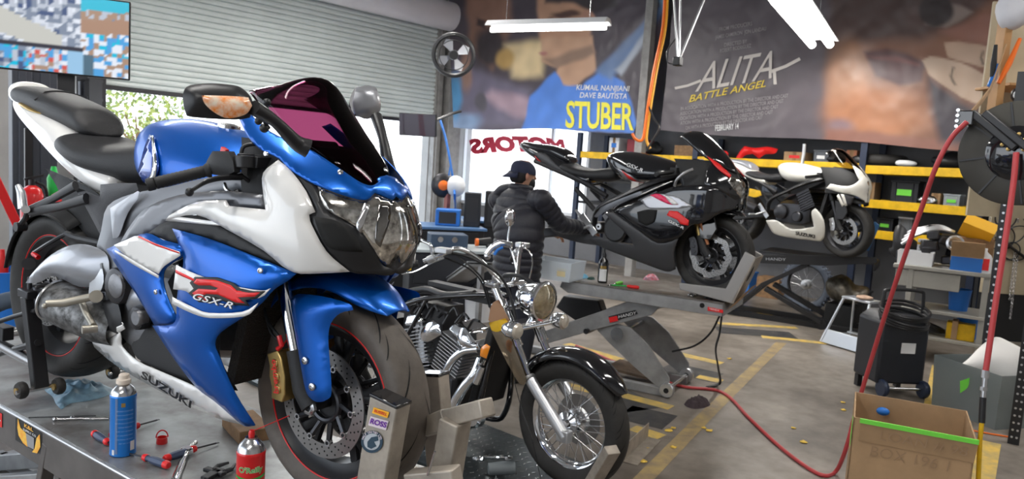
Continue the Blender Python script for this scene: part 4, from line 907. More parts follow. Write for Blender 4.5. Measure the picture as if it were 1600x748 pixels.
# rear paddock stand
def paddock_stand():
    t = thing('paddock_stand', 'black rear paddock stand holding up the rear wheel of the blue motorcycle', 'stand', M1); f = Fr(M1); L = -.165
    for s in (-1, 1):
        g = lambda p: V((p.x, p.y if s < 0 else -p.y, p.z))
        A, B = g(f.y(46, 462, L)), g(f.y(63, 606, L)); a = MB(); a.beam(A, B, .05, .035); p_ = a.build('upright', 'satin', t, bevel=.004)
        a = MB(); a.box(A + V((0, 0, .01)), (.07, .05, .03)); a.cyl(A + V((0, .0, .02)), A + V((0, .08 * (1 if s < 0 else -1), .03)), .012); a.cyl(A + V((.0, 0, 0)), A + V((.0, 0, .07)), .008); a.build('swingarm_hook', 'dkmetal', p_, bevel=.004)
        w0 = g(f.y(50, 608, L - .03)); 
        for d in (-.055, .055):
            a = MB(); c = B + V((d * .3, d * (1), -.0)); a.lathe([(.008, -.014), (.026, -.014), (.031, -.006), (.031, .006), (.026, .014), (.008, .014)], c, (0, 1, 0), 24); a.mt(1); a.lathe([(0, -.02), (.012, -.02), (.012, .02), (0, .02)], c, (0, 1, 0), 14); a.build('wheel', ['rubber', 'gold'], t)
        a = MB(); a.cyl(B + V((0, -.08, 0)), B + V((0, .08, 0)), .008); a.build('wheel_axle', 'steel', t)
        a = MB(); a.cyl(g(f.y(60, 570, L)), g(f.y(60, 570, L)) + V((-.75, 0, .02)), .02, n=16); a.build('handle_tube', 'steel', t)
        a = MB(); a.cyl(g(f.y(60, 535, L)), g(f.y(0, 552, L)), .012, n=12); a.build('brace', 'satin', t)
    a = MB(); a.tube([f.y(56, 485, L), f.y(20, 495, L - .02), f.y(-10, 505, L - .04)], .009, 10); a.box(f.y(4, 518, L), (.09, .04, .05)); a.build('locking_arm', 'satin', t, bevel=.003)
    a = MB(); a.cyl(f.y(63, 606, L) + V((-.72, 0, 0)), f.y(63, 606, L) + V((-.72, -2 * L, 0)), .02, n=14); a.build('crossbar', 'steel', t)
paddock_stand()

# ---------------------------------------------------------------- things lying on the near lift
def spray_can(base, R, H, body, label, nm, cat='spray can', cap='nozzle', red=False):
    t = thing(nm, label, cat, Matrix.Translation(base))
    a = MB(); a.lathe([(0, 0), (R * .9, 0), (R, .004), (R, .008), (R * .985, .012), (R * .985, H - .012), (R, H - .008), (R, H - .002), (R * .96, H)], n=40); o = a.build('can_body', body, t)
    a = MB(); a.lathe([(R * .97, H - .001), (R * .93, H + .006), (R * .8, H + .017), (R * .55, H + .026), (R * .42, H + .030), (R * .42, H + .034), (R * .3, H + .035), (0, H + .034)], n=36); a.build('can_shoulder', 'steel', t)
    return t, o
bb = ontable(192, 708); BR = .0385
bt, bo = spray_can(bb, BR, .196, mat('blue_can_paint', (.01, .19, .62), .28, .3, .3), 'tall blue aerosol can with a cream cap on the near lift table', 'aerosol_can')
a = MB(); a.lathe([(.018, .226), (.022, .231), (.021, .242), (.015, .245), (.014, .256), (.010, .260), (0, .260)], n=24); a.box((.006, 0, .252), (.018, .014, .012)); a.build('nozzle_cap', mat('cream_cap', (.72, .62, .52), .5), bt)
def canfn(R, a0, z0, k): return lambda u, v: V((R * cos(a0 + u * k / R), R * sin(a0 + u * k / R), z0 + v * k))
va = atan2(-bb.y, -bb.x)
def canpatch(par, R, a0, a1, z0, z1, m, nm='label_patch'):
    b = MB(); b.grid([[V((R * cos(a0 + (a1 - a0) * i / 12), R * sin(a0 + (a1 - a0) * i / 12), z + (z1 - z0) * 0)) for i in range(13)] for z in (z0, z1)]); return b.build(nm, m, par)
r1, r2 = BR + .0004, BR + .0008
K['lpb'] = mat('label_pale_blue', (.3, .5, .85), .5)
canpatch(bt, r1, va - .62, va - .42, .012, .19, mat('label_grey_blue', (.12, .2, .38), .4)); canpatch(bt, r1, va + .55, va + .95, .02, .05, 'text_w'); canpatch(bt, r1, va - .9, va - .68, .008, .025, 'text_w'); canpatch(bt, r1, va - .15, va + .15, .163, .176, 'gold')
for j in range(9): text_on('label_lettering', ['BRAKE CLEANER', 'NON CHLORINATED', 'DANGER EXTREMELY', 'FLAMMABLE CONTENTS', 'UNDER PRESSURE', 'KEEP OUT OF REACH', 'OF CHILDREN READ', 'CAUTIONS ON BACK', 'NET WT 14 OZ'][j], 1, 'lpb', bt, canfn(r2, va + .15, .15 - j * .013, .0052 if j else .0066))
rb = at(393, 690, 1.92); rb.z = TZ; RR_ = .0365
rt, ro = spray_can(rb, RR_, .214, 'red', 'red and yellow brake cleaner can with a red straw on the near lift table', 'brake_cleaner_can')
va2 = atan2(-rb.y, -rb.x); r1, r2 = RR_ + .0004, RR_ + .0008
K['ylab'] = mat('label_yellow', (.95, .55, .02), .4); K['glab'] = mat('label_green', (.03, .3, .05), .4); K['plab'] = mat('label_pale_green', (.55, .8, .45), .4)
b = MB(); b.grid([[V((r1 * cos(va2 - 1.25 + i * .1), r1 * sin(va2 - 1.25 + i * .1), z - .006 * cos((i - 12) / 12 * 1.5))) for i in range(26)] for z in (.150, .157)]); b.build('label_band', 'glab', rt)
canpatch(rt, r1, va2 - .75, va2 + .95, .157, .190, 'plab') if False else None
text_on('label_lettering', "O'Reilly", 1, 'plab', rt, canfn(r2, va2, .172, .0200), .05, 0); text_on('label_lettering', "O'Reilly", 1, 'glab', rt, canfn(r2 + .0005, va2, .172, .0200), .0, 0)
text_on('label_lettering', 'Brake Parts', 1, 'ylab', rt, canfn(r2, va2 - .15, .137, .0130), .03); text_on('label_lettering', 'Cleaner', 1, 'ylab', rt, canfn(r2, va2 - .35, .122, .0145), .03)
text_on('label_lettering', 'NON-CHLORINATED', 1, 'text_w', rt, canfn(r2, va2, .05, .007), .0)
a = MB(); a.lathe([(.0075, .246), (.0085, .258), (.006, .266), (0, .266)], n=16); nz_ = a.build('nozzle', 'red', rt)
fr_ = Fr(Matrix.Translation(rb)); a = MB(); p0 = V((0, 0, .262)); p1 = fr_.y(452, 649, -.02); a.cyl(p0, V((p1.x, p1.y, p1.z)), .0013, n=8); a.build('straw', 'red', rt)

def lying(nm, label, cat, px, py, px2, py2, h=.0, group=None):
    A, B = ontable(px, py, h), ontable(px2, py2, h); d = (B - A).normalized(); c = A; y_ = V((0, 0, 1)).cross(d)
    M = Matrix(((d.x, y_.x, 0, c.x), (d.y, y_.y, 0, c.y), (d.z, y_.z, 1, c.z), (0, 0, 0, 1))); return thing(nm, label, cat, M, group), (B - A).length
K['hnd'] = mat('grey_blue_handle', (.06, .08, .14), .45)
def screwdriver(px, py, px2, py2, label, tip=True):
    t, L = lying('screwdriver', label, 'screwdriver', px, py, px2, py2, .014, 'red and grey handled screwdrivers on the near lift')
    a = MB(); a.lathe([(0, 0), (.009, .001), (.012, .006), (.0125, .018), (.0115, .02)], (0, 0, 0), (1, 0, 0), 20); a.build('end_cap', 'redmk', t)
    a = MB(); a.lathe([(.0115, .018), (.013, .03), (.0135, .05), (.012, .075), (.009, .088), (.011, .096)], (0, 0, 0), (1, 0, 0), 6); a.build('handle', 'hnd', t, bevel=.002)
    a = MB(); a.lathe([(.011, .095), (.012, .10), (.010, .112), (.005, .115)], (0, 0, 0), (1, 0, 0), 20); a.build('collar', 'redmk', t)
    a = MB(); a.cyl((.11, 0, 0), (.19, 0, -.006), .003, n=10); a.beam((.19, 0, -.006), (.20, 0, -.0068), .007, .002); a.build('shaft', 'dkmetal', t)
screwdriver(264, 727, 220, 712, 'short screwdriver with a grey handle and bright red end, right of the blue can')
screwdriver(256, 717, 309, 699, 'screwdriver with a red collar and dark shaft lying right of the blue can')
screwdriver(146, 676, 168, 690, 'red ended screwdriver lying just left of the blue can')
screwdriver(172, 680, 216, 664, 'screwdriver mostly hidden behind the blue can')
t, L = lying('ratchet_wrench', 'twisted chrome ratchet wrench pointing toward the viewer on the near lift', 'wrench', 292, 705, 270, 756, .012)
a = MB(); a.tube([(0, 0, 0), (.03, 0, 0), (.06, 0, .0), (.10, 0, .002), (.22, 0, 0)], (.012, .008, .007, .010, .011), 10); a.build('handle', 'chrome', t); a = MB(); a.lathe([(0, -.012), (.017, -.012), (.020, -.006), (.020, .008), (.015, .012), (0, .012)], (-.004, 0, 0), (0, 0, 1), 22); a.build('ratchet_head', 'chrome', t, bevel=.001)
a = MB(); a.cyl((-.02, 0, .0), (-.075, .015, .0), .008, n=14); a.build('socket', 'steel', t)
t, L = lying('hose_clamp_plier', 'black clamp tool lying beside the red can on the near lift', 'clamp', 330, 742, 358, 726, .012)
a = MB(); a.beam((-.03, 0, 0), (.045, .0, 0), .03, .012); a.beam((.02, -.03, .0), (.03, .045, .0), .022, .012); a.build('body', 'satin', t, bevel=.003)
for s in (-1, 1): a = MB(); a.tube([(.03, s * .018, 0), (.06, s * .026, 0), (.095, s * .012, 0)], (.008, .007, .004), 8); a.build('jaw', 'dkmetal', t)
a = MB(); a.tube([(-.03, 0, 0), (-.06, .0, 0), (-.10, -.02, 0)], .005, 8); a.build('handle', 'satin', t)
# little red cap with its ring
t = thing('spray_cap', 'small red plastic cap with a loop standing on the near lift', 'cap', ontable(253, 692))
a = MB(); a.lathe([(0, 0), (.0165, 0), (.0175, .002), (.0165, .021), (.0145, .021), (.0145, .004), (0, .004)], n=28); a.build('cap_body', 'red', t)
a = MB(); g_ = ontable(253, 692); side = V((g_.y, -g_.x, 0)).normalized(); a.tube([side * (.0175 * cos(q_)) + V((0, 0, .02 + .024 * sin(q_))) for q_ in [pi * i / 14 for i in range(15)]], .0022, 8); a.build('loop', 'red', t)
# rods / spokes
t, L = lying('tie_rod_tool', 'bundle of thin steel rods lying left of the blue can', 'tool', 86, 655, 172, 652, .006)
a = MB(); a.cyl((0, 0, 0), (.20, 0, .0), .004, n=10); a.sph((0, 0, 0), .008); a.sph((.05, .012, 0), .007); a.build('long_rod', 'steel', t); a = MB(); a.cyl((.09, -.012, .002), (.17, -.016, .002), .0055, n=10); a.build('short_sleeve', 'steel', t); a = MB(); a.cyl((-.09, .035, -.002), (.12, .03, -.002), .002, n=8); a.build('wire', 'dkmetal', t)
# glove
def rag(nm, label, cat, pts, m, h, seed, M, lift=0., n=40, rough=.5):
    """crumpled cloth: outline in local metres"""
    P = roundpoly([V(p) for p in pts], 4, 80); step = max(max(p.x for p in P) - min(p.x for p in P), max(p.y for p in P) - min(p.y for p in P)) / n
    ov, of, dd = fillpoly(P, step); k = step * n
    top = [V((p.x, p.y, lift + h * (1 - exp(-d * 9 / k)) * (.62 + .9 * (.5 - abs(noise.noise(V((p.x * 7 / k, p.y * 7 / k, seed)))) * 1.6) * rough + .35 * noise.noise(V((p.x * 15 / k, p.y * 15 / k, seed + 3)))))) for p, d in zip(ov, dd)]
    top = [V((p.x, p.y, max(p.z, lift + .001))) for p in top]
    a = MB(); N = len(top); a.add(top + [V((p.x, p.y, lift)) for p in top], [tuple(f) for f in of] + [tuple(reversed([i + N for i in f])) for f in of])
    o = a.build(nm, m, None, ang=180); o.matrix_world = M; return tag(o, label, cat)
g0 = ontable(75, 612); f_ = Fr(Matrix.Translation(g0))
out = [f_.z(*q, .0) for q in ((70, 606), (84, 596), (110, 598), (140, 600), (176, 607), (168, 618), (140, 626), (112, 630), (96, 640), (88, 632), (82, 620), (72, 612))]
rag('rubber_glove', 'crumpled light blue rubber glove between the stand and the blue can', 'glove', [(p.x, p.y) for p in out], mat('light_blue_nitrile', (.20, .34, .44), .5, var=.4, vscale=22, col2=(.12, .2, .27)), .052, 2., Matrix.Translation(g0), rough=.7)
# wooden block under the bike
g0 = ontable(355, 681); a = MB(); a.box((0, 0, .0225), (.11, .20, .045), Matrix.Rotation(YAW1 + 1.2, 3, 'Z')); o = a.build('wood_block', 'wood', None, bevel=.003); o.location = ontable(385, 676); tag(o, 'short scorched wooden block under the front of the blue motorcycle', 'wood block')

# ---------------------------------------------------------------- chrome cruiser without its tank
M4 = frame(2.981, 3.842, .03, radians(-88.3))
K['treadplate'] = mat('tread_plate_steel', (.06, .075, .08), .35, .7, var=.4, vscale=5)
def spoke_wheel(root, c, R, W, rr, nm, n=40, tm='rubber', rim='chrome', hub='chrome', knob=0, sp='steel', hubr=.055):
    c = V(c); w = W * .62; a = MB()
    a.lathe([(rr + .006, -w), (rr + .010, -w + .005), (rr - .006, -w + .012), (rr - .016, -w * .45), (rr - .020, 0), (rr - .016, w * .45), (rr - .006, w - .012), (rr + .010, w - .005), (rr + .006, w), (rr - .004, w - .004), (rr - .022, w * .5), (rr - .027, 0), (rr - .022, -w * .5), (rr - .004, -w + .004)], c, (0, 1, 0), 64, closed=True)
    wh = a.build(nm, rim, root)
    for i in range(n):
        th = 2 * pi * i / n; s = 1 if i % 2 else -1; t2 = th + (.42 if (i // 2) % 2 else -.42)
        a = MB(); a.cyl(c + V((cos(th) * (rr - .024), s * .006, sin(th) * (rr - .024))), c + V((cos(t2) * hubr, s * .038, sin(t2) * hubr)), .0022, n=6); a.build('spoke', sp, wh)
    a = MB(); a.lathe([(0, -.075), (.022, -.072), (.03, -.055), (hubr + .006, -.045), (hubr + .008, -.038), (.034, -.03), (.030, 0), (.034, .03), (hubr + .008, .038), (hubr + .006, .045), (.03, .055), (.022, .072), (0, .075)], c, (0, 1, 0), 32); a.build('hub', hub, wh)
    tyre(wh, c, R, W, rr + .004, tm, 0 if knob else 16, knob=knob)
    return wh
def cruiser():
    r = thing('cruiser_motorcycle', 'black and chrome cruiser motorcycle with spoked wheels and its fuel tank removed', 'motorcycle', M4); f = Fr(M4)
    q = f.y; ax = V((1.64, 0, .335))
    fw = spoke_wheel(r, ax, .335, .058, .235, 'front_wheel'); spoke_wheel(r, (0, 0, .33), .33, .075, .215, 'rear_wheel')
    a = MB(); a.lathe([(.07, .058), (.135, .058), (.135, .063), (.07, .063)], ax, (0, 1, 0), 40, closed=True); a.build('brake_disc', 'disc', fw)
    # fender
    a = MB(); rows = []
    for i in range(25):
        th = radians(36 + i * 4.9); tp = max(0, (5 - i) / 5); wd = .078 * (1 - .55 * tp ** 2)
        rows.append([V((ax.x - .005 + cos(th) * rd, y * wd, ax.z + sin(th) * rd)) for y, rd in ((-1, .335 + .02 * tp), (-1.02, .352 + .01 * tp), (-.9, .372), (-.6, .388), (0, .395), (.6, .388), (.9, .372), (1.02, .352 + .01 * tp), (1, .335 + .02 * tp))])
    a.grid(rows); a.build('front_fender', 'black', r, solid=.004, sub=1)
    # fork
    d0 = [q(884, 684, -.11), q(828, 592, -.11), q(787, 480, -.11), q(772, 445, -.11)]
    for s in (-1, 1):
        g = lambda p, s=s: V((p.x, p.y * (1 if s < 0 else -1), p.z)); P = [g(p) for p in d0]
        a = MB(); a.cyl(P[0], P[1], .030, .030, n=22); a.lathe([(.03, 0), (.034, .004), (.034, .014), (.022, .02)], P[1], P[1] - P[0], 22); a.box(P[0] + V((-.01, 0, .01)), (.07, .05, .06)); o = a.build('fork_slider', 'alu', r, bevel=.006)
        a = MB(); a.cyl(P[1], P[3], .022, n=18); a.build('fork_tube', 'chrome', o)
        a = MB(); a.cyl(P[1] + (P[2] - P[1]) * .45, P[2] + (P[3] - P[2]) * .3, .030, n=20); a.build('fork_cover', 'chrome', o)
    a = MB()
    for pp in (d0[2], d0[3], d0[2] + (d0[1] - d0[2]) * .28): a.box((pp.x - .02, 0, pp.z), (.10, .28, .03))
    a.build('triple_clamp', 'chrome', r, bevel=.008)
    # headlight
    c = q(846, 470, 0); a = MB(); a.lathe([(0, -.15), (.04, -.148), (.07, -.12), (.090, -.07), (.098, -.02), (.104, 0), (.110, .012), (.105, .024), (.094, .026)], c, (1, .0, -.04), 40); h = a.build('headlight_shell', 'chrome', r)
    a = MB(); a.lathe([(.096, .022), (.082, .032), (.048, .041), (0, .044)], c, (1, 0, -.04), 36); a.build('headlight_lens', mat('warm_headlamp_glass', (.50, .42, .28), .1, .6, 1., var=.4, vscale=30), h)
    a = MB(); a.cyl((c.x - .03, -.19, c.z - .14), (c.x - .03, .19, c.z - .14), .011, n=14); lb = a.build('light_bar', 'chrome', r)
    for s in (-1, 1):
        cc = V((c.x - .0, s * .20, c.z - .135)); a = MB(); a.lathe([(0, -.08), (.026, -.075), (.042, -.045), (.046, 0), (.044, .012), (.036, .016)], cc, (1, s * .0, 0), 26); l = a.build('running_lamp', 'chrome', r)
        a = MB(); a.lathe([(.043, .012), (.033, .024), (0, .03)], cc, (1, 0, 0), 24); a.build('lamp_lens', mat('frosted_lamp_lens', (.55, .5, .42), .2, .2, 1.) if s < 0 else 'frosted_lamp_lens' in bpy.data.materials and bpy.data.materials['frosted_lamp_lens'], l)
    # handlebar, grips, controls
    hb = [q(662, 408, -.38), q(690, 398, -.33), q(715, 388, -.27), q(745, 402, -.18), q(775, 432, -.09), q(790, 444, -.04)]
    top = [V((p.x, p.y, p.z)) for p in hb] + [V((p.x, -p.y, p.z)) for p in reversed(hb)]
    a = MB(); a.tube(top, .0125, 14, k=5); a.build('handlebar', 'chrome', r)
    for s in (-1, 1):
        g = lambda p: V((p.x, p.y * (1 if s < 0 else -1), p.z))
        A, B = g(q(622, 421, -.47)), g(q(662, 408, -.38)); a = MB(); a.lathe([(0, 0), (.016, .001), (.017, .01)] + [(.0165 + .0012 * (i % 2), .012 + i * .007) for i in range(14)] + [(.019, .112), (.012, .116)], A, B - A, 18); a.build('grip', 'matte', r)
        a = MB(); a.tube([g(q(628, 428, -.46)), g(q(648, 424, -.42)), g(q(672, 412, -.36)), g(q(694, 402, -.32))], (.007, .006, .008, .012), 10, k=4, flat=.6); a.build('lever', 'chrome', r)
        a = MB(); a.box(g(q(693, 391, -.33)), (.075, .055, .03), Matrix.Rotation(.2, 3, 'Z')); a.cyl(g(q(668, 407, -.365)), g(q(680, 402, -.345)), .022, n=16); a.build('control_housing', 'alu', r, bevel=.005)
    mir = [(q(650, 360, -.38), [q(652, 366, -.38), q(660, 376, -.37), q(672, 382, -.36), q(676, 396, -.35)], .03), (q(797, 340, .36), [q(797, 352, .36), q(794, 375, .36), q(800, 392, .35), q(808, 420, .33), q(810, 432, .32)], .05)]
    for c0, st_, R_ in mir:
        a = MB(); a.tube(st_, (.006, .007, .010, .012), 10, k=4); o = a.build('mirror_stalk', 'chrome', r)
        a = MB(); a.sph(c0, (.022, .042, .055)); a.build('mirror_head', 'chrome', o)
    a = MB(); a.tube([q(760, 398, .22), q(770, 386, .26), q(784, 380, .30), q(800, 383, .33)], (.016, .02, .022, .018), 12, k=3); a.sph(q(762, 400, .24), .022); o = a.build('control_cluster', 'chrome', r); a = MB(); a.tube([q(772, 398, .24), q(778, 390, .26), q(786, 386, .28)], .010, 8); a.build('blue_clip', 'bluep', o)
    # cables
    def cable(pts, rr_=.005, m='satin'): a = MB(); a.tube(pts, rr_, 8, k=6); a.build('control_cable', m, r)
    cable([q(700, 394, -.3), q(735, 402, -.22), q(775, 425, -.15), q(795, 455, -.1), q(806, 500, -.1)], .008); cable([q(690, 400, -.3), q(730, 418, -.2), q(752, 440, -.15), q(765, 480, -.1)]); cable([q(715, 400, -.25), q(745, 425, -.2), q(760, 450, -.12), q(770, 500, -.1)]); cable([q(806, 388, .3), q(825, 390, .25), q(832, 410, .2), q(826, 440, .1)], .004, 'chrome'); cable([q(780, 440, 0), q(790, 430, 0), q(815, 432, 0), q(840, 448, 0)], .012)
    # frame tubes
    neck = q(790, 470, 0)
    for s in (-1, 1):
        a = MB(); a.tube([neck + V((-.02, s * .03, .02)), (1.0, s * .06, .90), (.62, s * .10, .82), (.35, s * .12, .72), (.05, s * .13, .68), (-.2, s * .12, .70)], .016, 12, k=5); a.tube([neck + V((0, s * .03, -.06)), (1.13, s * .10, .55), (1.08, s * .14, .22), (.9, s * .15, .12), (.2, s * .15, .14), (.05, s * .14, .33)], .017, 12, k=5); a.tube([(.62, s * .10, .82), (.42, s * .13, .5), (.05, s * .14, .33)], .014, 10, k=4); a.build('frame', 'black', r)
    a = MB(); a.box((.8, 0, .88), (.5, .07, .06)); a.box((.55, 0, .74), (.4, .16, .10)); a.tube([(.95, -.05, .9), (.75, -.08, .86), (.55, -.06, .86), (.3, -.08, .78)], .022, 10, k=4); a.tube([(.92, .05, .86), (.7, .09, .84), (.4, .05, .80)], .018, 10, k=4)
    for i in range(9):
        x = .3 + i * .08; a.tube([(x, -.12 + .02 * (i % 3), .70 + .02 * (i % 2)), (x + .05, -.09, .80 - .02 * (i % 3)), (x + .12, -.12, .77)], .008, 6, k=4)
    a.box((.55, 0, .60), (.34, .12, .26)); a.box((.2, 0, .5), (.3, .2, .3)); a.build('wiring_and_airbox', 'satin', r)
    # engine
    a = MB(); a.box((.70, 0, .30), (.42, .26, .24)); e = a.build('crankcase', 'dkmetal', r, bevel=.03)
    for px, py, dx, nm in ((.56, .50, -.32, 0), (.83, .50, .34, 1)):
        R_ = Matrix.Rotation(dx, 3, 'Y'); a = MB(); a.cyl(V((px, 0, py - .12)), V((px, 0, py)) + R_ @ V((0, 0, .16)), .07, n=24)
        for i in range(12): a.box(V((px, 0, py)) + R_ @ V((0, 0, -.10 + i * .021)), (.20, .24, .006), R_)
        cy = a.build('finned_cylinder', 'alu', e)
        a = MB(); a.box(V((px, 0, py)) + R_ @ V((0, 0, .185)), (.17, .23, .07), R_, tap=.75); a.build('cylinder_head_cover', 'chrome', cy, bevel=.018)
    solid('chrome_cover', f, [(660, 512), (676, 500), (686, 508), (690, 522), (668, 534), (656, 530)], 'chrome', e, (0, -.13, 0), front=.03, back=.02)
    solid('chrome_cover', f, [(720, 512), (727, 512), (748, 540), (752, 546), (732, 548), (715, 540), (713, 528)], 'chrome', e, (0, -.17, 0), front=.04, back=.02)
    for cpx, cpy, rr_ in ((735, 650, .07), (700, 655, .06)):
        a = MB(); p = q(cpx, cpy, -.16); a.lathe([(0, 0), (rr_ * .8, 0), (rr_, -.012), (rr_, -.05)], p, (0, -1, 0), 30); a.build('crankcase_cover', 'chrome', e)
    a = MB(); a.tube([q(748, 545, -.16), q(722, 550, -.18), q(702, 570, -.2), q(693, 600, -.2), q(694, 640, -.2), q(700, 680, -.2), q(640, 690, -.2)], .024, 16, k=6); a.build('exhaust_pipe', 'chrome', r)
    a = MB(); a.tube([q(752, 560, -.14), q(742, 585, -.17), q(722, 610, -.19), q(708, 640, -.2), q(702, 690, -.22)], .030, 16, k=6); a.build('exhaust_pipe', 'chrome', r)
    a = MB(); a.tube([(.95, -.2, .16), (.4, -.22, .17), (-.3, -.22, .2)], (.035, .045, .045), 20); a.build('silencer', 'chrome', r)
    a = MB(); a.box((1.10, 0, .52), (.05, .26, .48), Matrix.Rotation(.25, 3, 'Y')); a.build('radiator', 'matte', r, bevel=.01)
    # signals, paper, shield
    o = solid('turn_signal', f, [(752, 543), (760, 537), (766, 541), (760, 560), (750, 556)], mat('amber_plastic', (.95, .30, .01), .25, coat=1), r, (0, -.26, 0), front=.018, back=.02, step=3)
    a = MB(); a.tube([q(754, 572, -.26), q(744, 598, -.26)], (.016, .02), 12); a.cyl(q(750, 570, -.25), q(752, 560, -.2), .012); a.build('horn', 'chrome', r)
    solid('brown_paper_flap', f, [(768, 476), (778, 468), (792, 492), (797, 502), (774, 510), (763, 500)], mat('brown_paper', (.36, .2, .11), .7), r, (0, -.145, 0), front=.004, back=.004)
    solid('yellow_paper_band', f, [(764, 504), (790, 497), (797, 508), (778, 518), (768, 516)], 'yellow', r, (0, -.155, 0), front=.004, back=.004)
    solid('lower_shield', f, [(768, 517), (792, 509), (806, 548), (822, 590), (819, 601), (809, 596), (785, 552)], mat('bronze_shield', (.30, .24, .17), .15, .8), r, (0, -.15, 0), front=.006, back=.006)
    # rear end, mostly hidden by the blue motorcycle
    a = MB(); rows = []
    for i in range(21):
        th = radians(20 + i * 6.5); rows.append([V((cos(th) * rd, y, .33 + sin(th) * rd)) for y, rd in ((-.10, .33), (-.105, .36), (-.07, .385), (0, .39), (.07, .385), (.105, .36), (.10, .33))])
    a.grid(rows); a.build('rear_fender', 'black', r, solid=.004, sub=1)
    for s in (-1, 1): a = MB(); a.tube([(0, s * .14, .33), (.45, s * .14, .33)], .022, 10); a.cyl((.02, s * .17, .36), (.22, s * .15, .66), .02); a.build('swingarm', 'black', r)
    a = MB(); a.cyl((.75, -.28, .28), (.75, .28, .28), .012); a.build('footrest_bar', 'chrome', r)
    return r
cruiser()
def cruiser_lift():
    t = thing('low_lift_platform', 'dark tread plate lift platform under the chrome cruiser', 'lift table', Matrix.Translation((2.98, 3.9, 0)))
    a = MB(); a.box((0, -.30, .014), (.70, 2.7, .026)); p = a.build('deck', 'treadplate', t, bevel=.003)
    a = MB()
    for i in range(16):
        for j in range(50): a.beam(V((-.32 + i * .043, -1.6 + j * .054, .028)) + V((-.009, -.006 if (i + j) % 2 else .006, 0)), V((-.32 + i * .043, -1.6 + j * .054, .028)) + V((.009, .006 if (i + j) % 2 else -.006, 0)), .004, .003)
    o = a.build('tread_pattern', 'steel', t); o['kind'] = 'stuff'
    f = Fr(Matrix.Translation((2.98, 3.9, 0)))
    for lat in (-.10, .10):
        A, B = V((lat * 1.05, -2.18, .03)), V((lat * 1.05, -1.78, .34))
    x0 = .02
    A, B = atz(915, 772, .03) - V((2.98, 3.9, 0)), at(957, 702, 3.55) - V((2.98, 3.9, 0)); a = MB(); a.beam(A, B, .07, .05); a.build('chock_arm', 'beige', t, bevel=.004)
    A2, B2 = A + V((.16, .05, 0)), B + V((.16, .05, 0)); a = MB(); a.beam(A2, B2, .07, .05); a.build('chock_arm', 'beige', t, bevel=.004)
    a = MB(); a.beam(A + V((-.05, 0, 0)), A2 + V((.05, 0, 0)), .08, .05); a.build('chock_base', 'beige', t, bevel=.004)
cruiser_lift()
# steel angle on the floor beside the cruiser's wheel
A, B = atz(984, 725, .0), atz(1022, 686, .0); a = MB(); d = (B - A); L_ = d.length; a.box((L_ / 2, 0, .004), (L_, .09, .008)); a.box((L_ / 2, .043, .05), (L_, .006, .10)); o = a.build('steel_angle', 'beige', None, bevel=.002); o.location = A; o.rotation_euler = (0, 0, atan2(d.y, d.x)); tag(o, 'pale steel angle lying on the floor right of the cruiser front wheel', 'steel angle')
# tie-down strap at the cruiser's wheel
def strap(nm, label, pts, w=.03, m='matte', cat='strap', up=(1, 1, 0)):
    P = cr(pts, 6); a = MB(); L, R_ = [], []; up = V(up).normalized()
    for i, p in enumerate(P):
        d = (P[min(i + 1, len(P) - 1)] - P[max(i - 1, 0)]).normalized(); n_ = (up - d * up.dot(d)).normalized() * w / 2; L.append(p + n_); R_.append(p - n_)
    a.grid([L, R_]); o = a.build(nm, m, None, solid=.003); return tag(o, label, cat)
strap('tie_down_strap', 'black tie-down strap running down in front of the cruiser radiator', [at(803, 595, 3.72), at(815, 640, 3.70), at(832, 690, 3.6), atz(845, 752, .04)], .035)
t = thing('footpeg_rubber', 'grey rounded footpeg assembly with chrome trim resting on the tread plate', 'motorcycle part', atz(785, 745, .03)); f_ = Fr(Matrix.Translation(atz(785, 745, .03)))
a = MB(); a.tube([(-.06, .05, .045), (0, 0, .05), (.05, -.04, .05)], (.030, .036, .034), 18); a.build('grey_body', mat('grey_rubber', (.16, .18, .19), .5), t, bevel=.004)
a = MB(); a.torus((-.02, .06, .09), (.2, .3, 1), .10, .010, 36, 8, arc=(0, 5)); a.build('chrome_hoop', 'chrome', t)

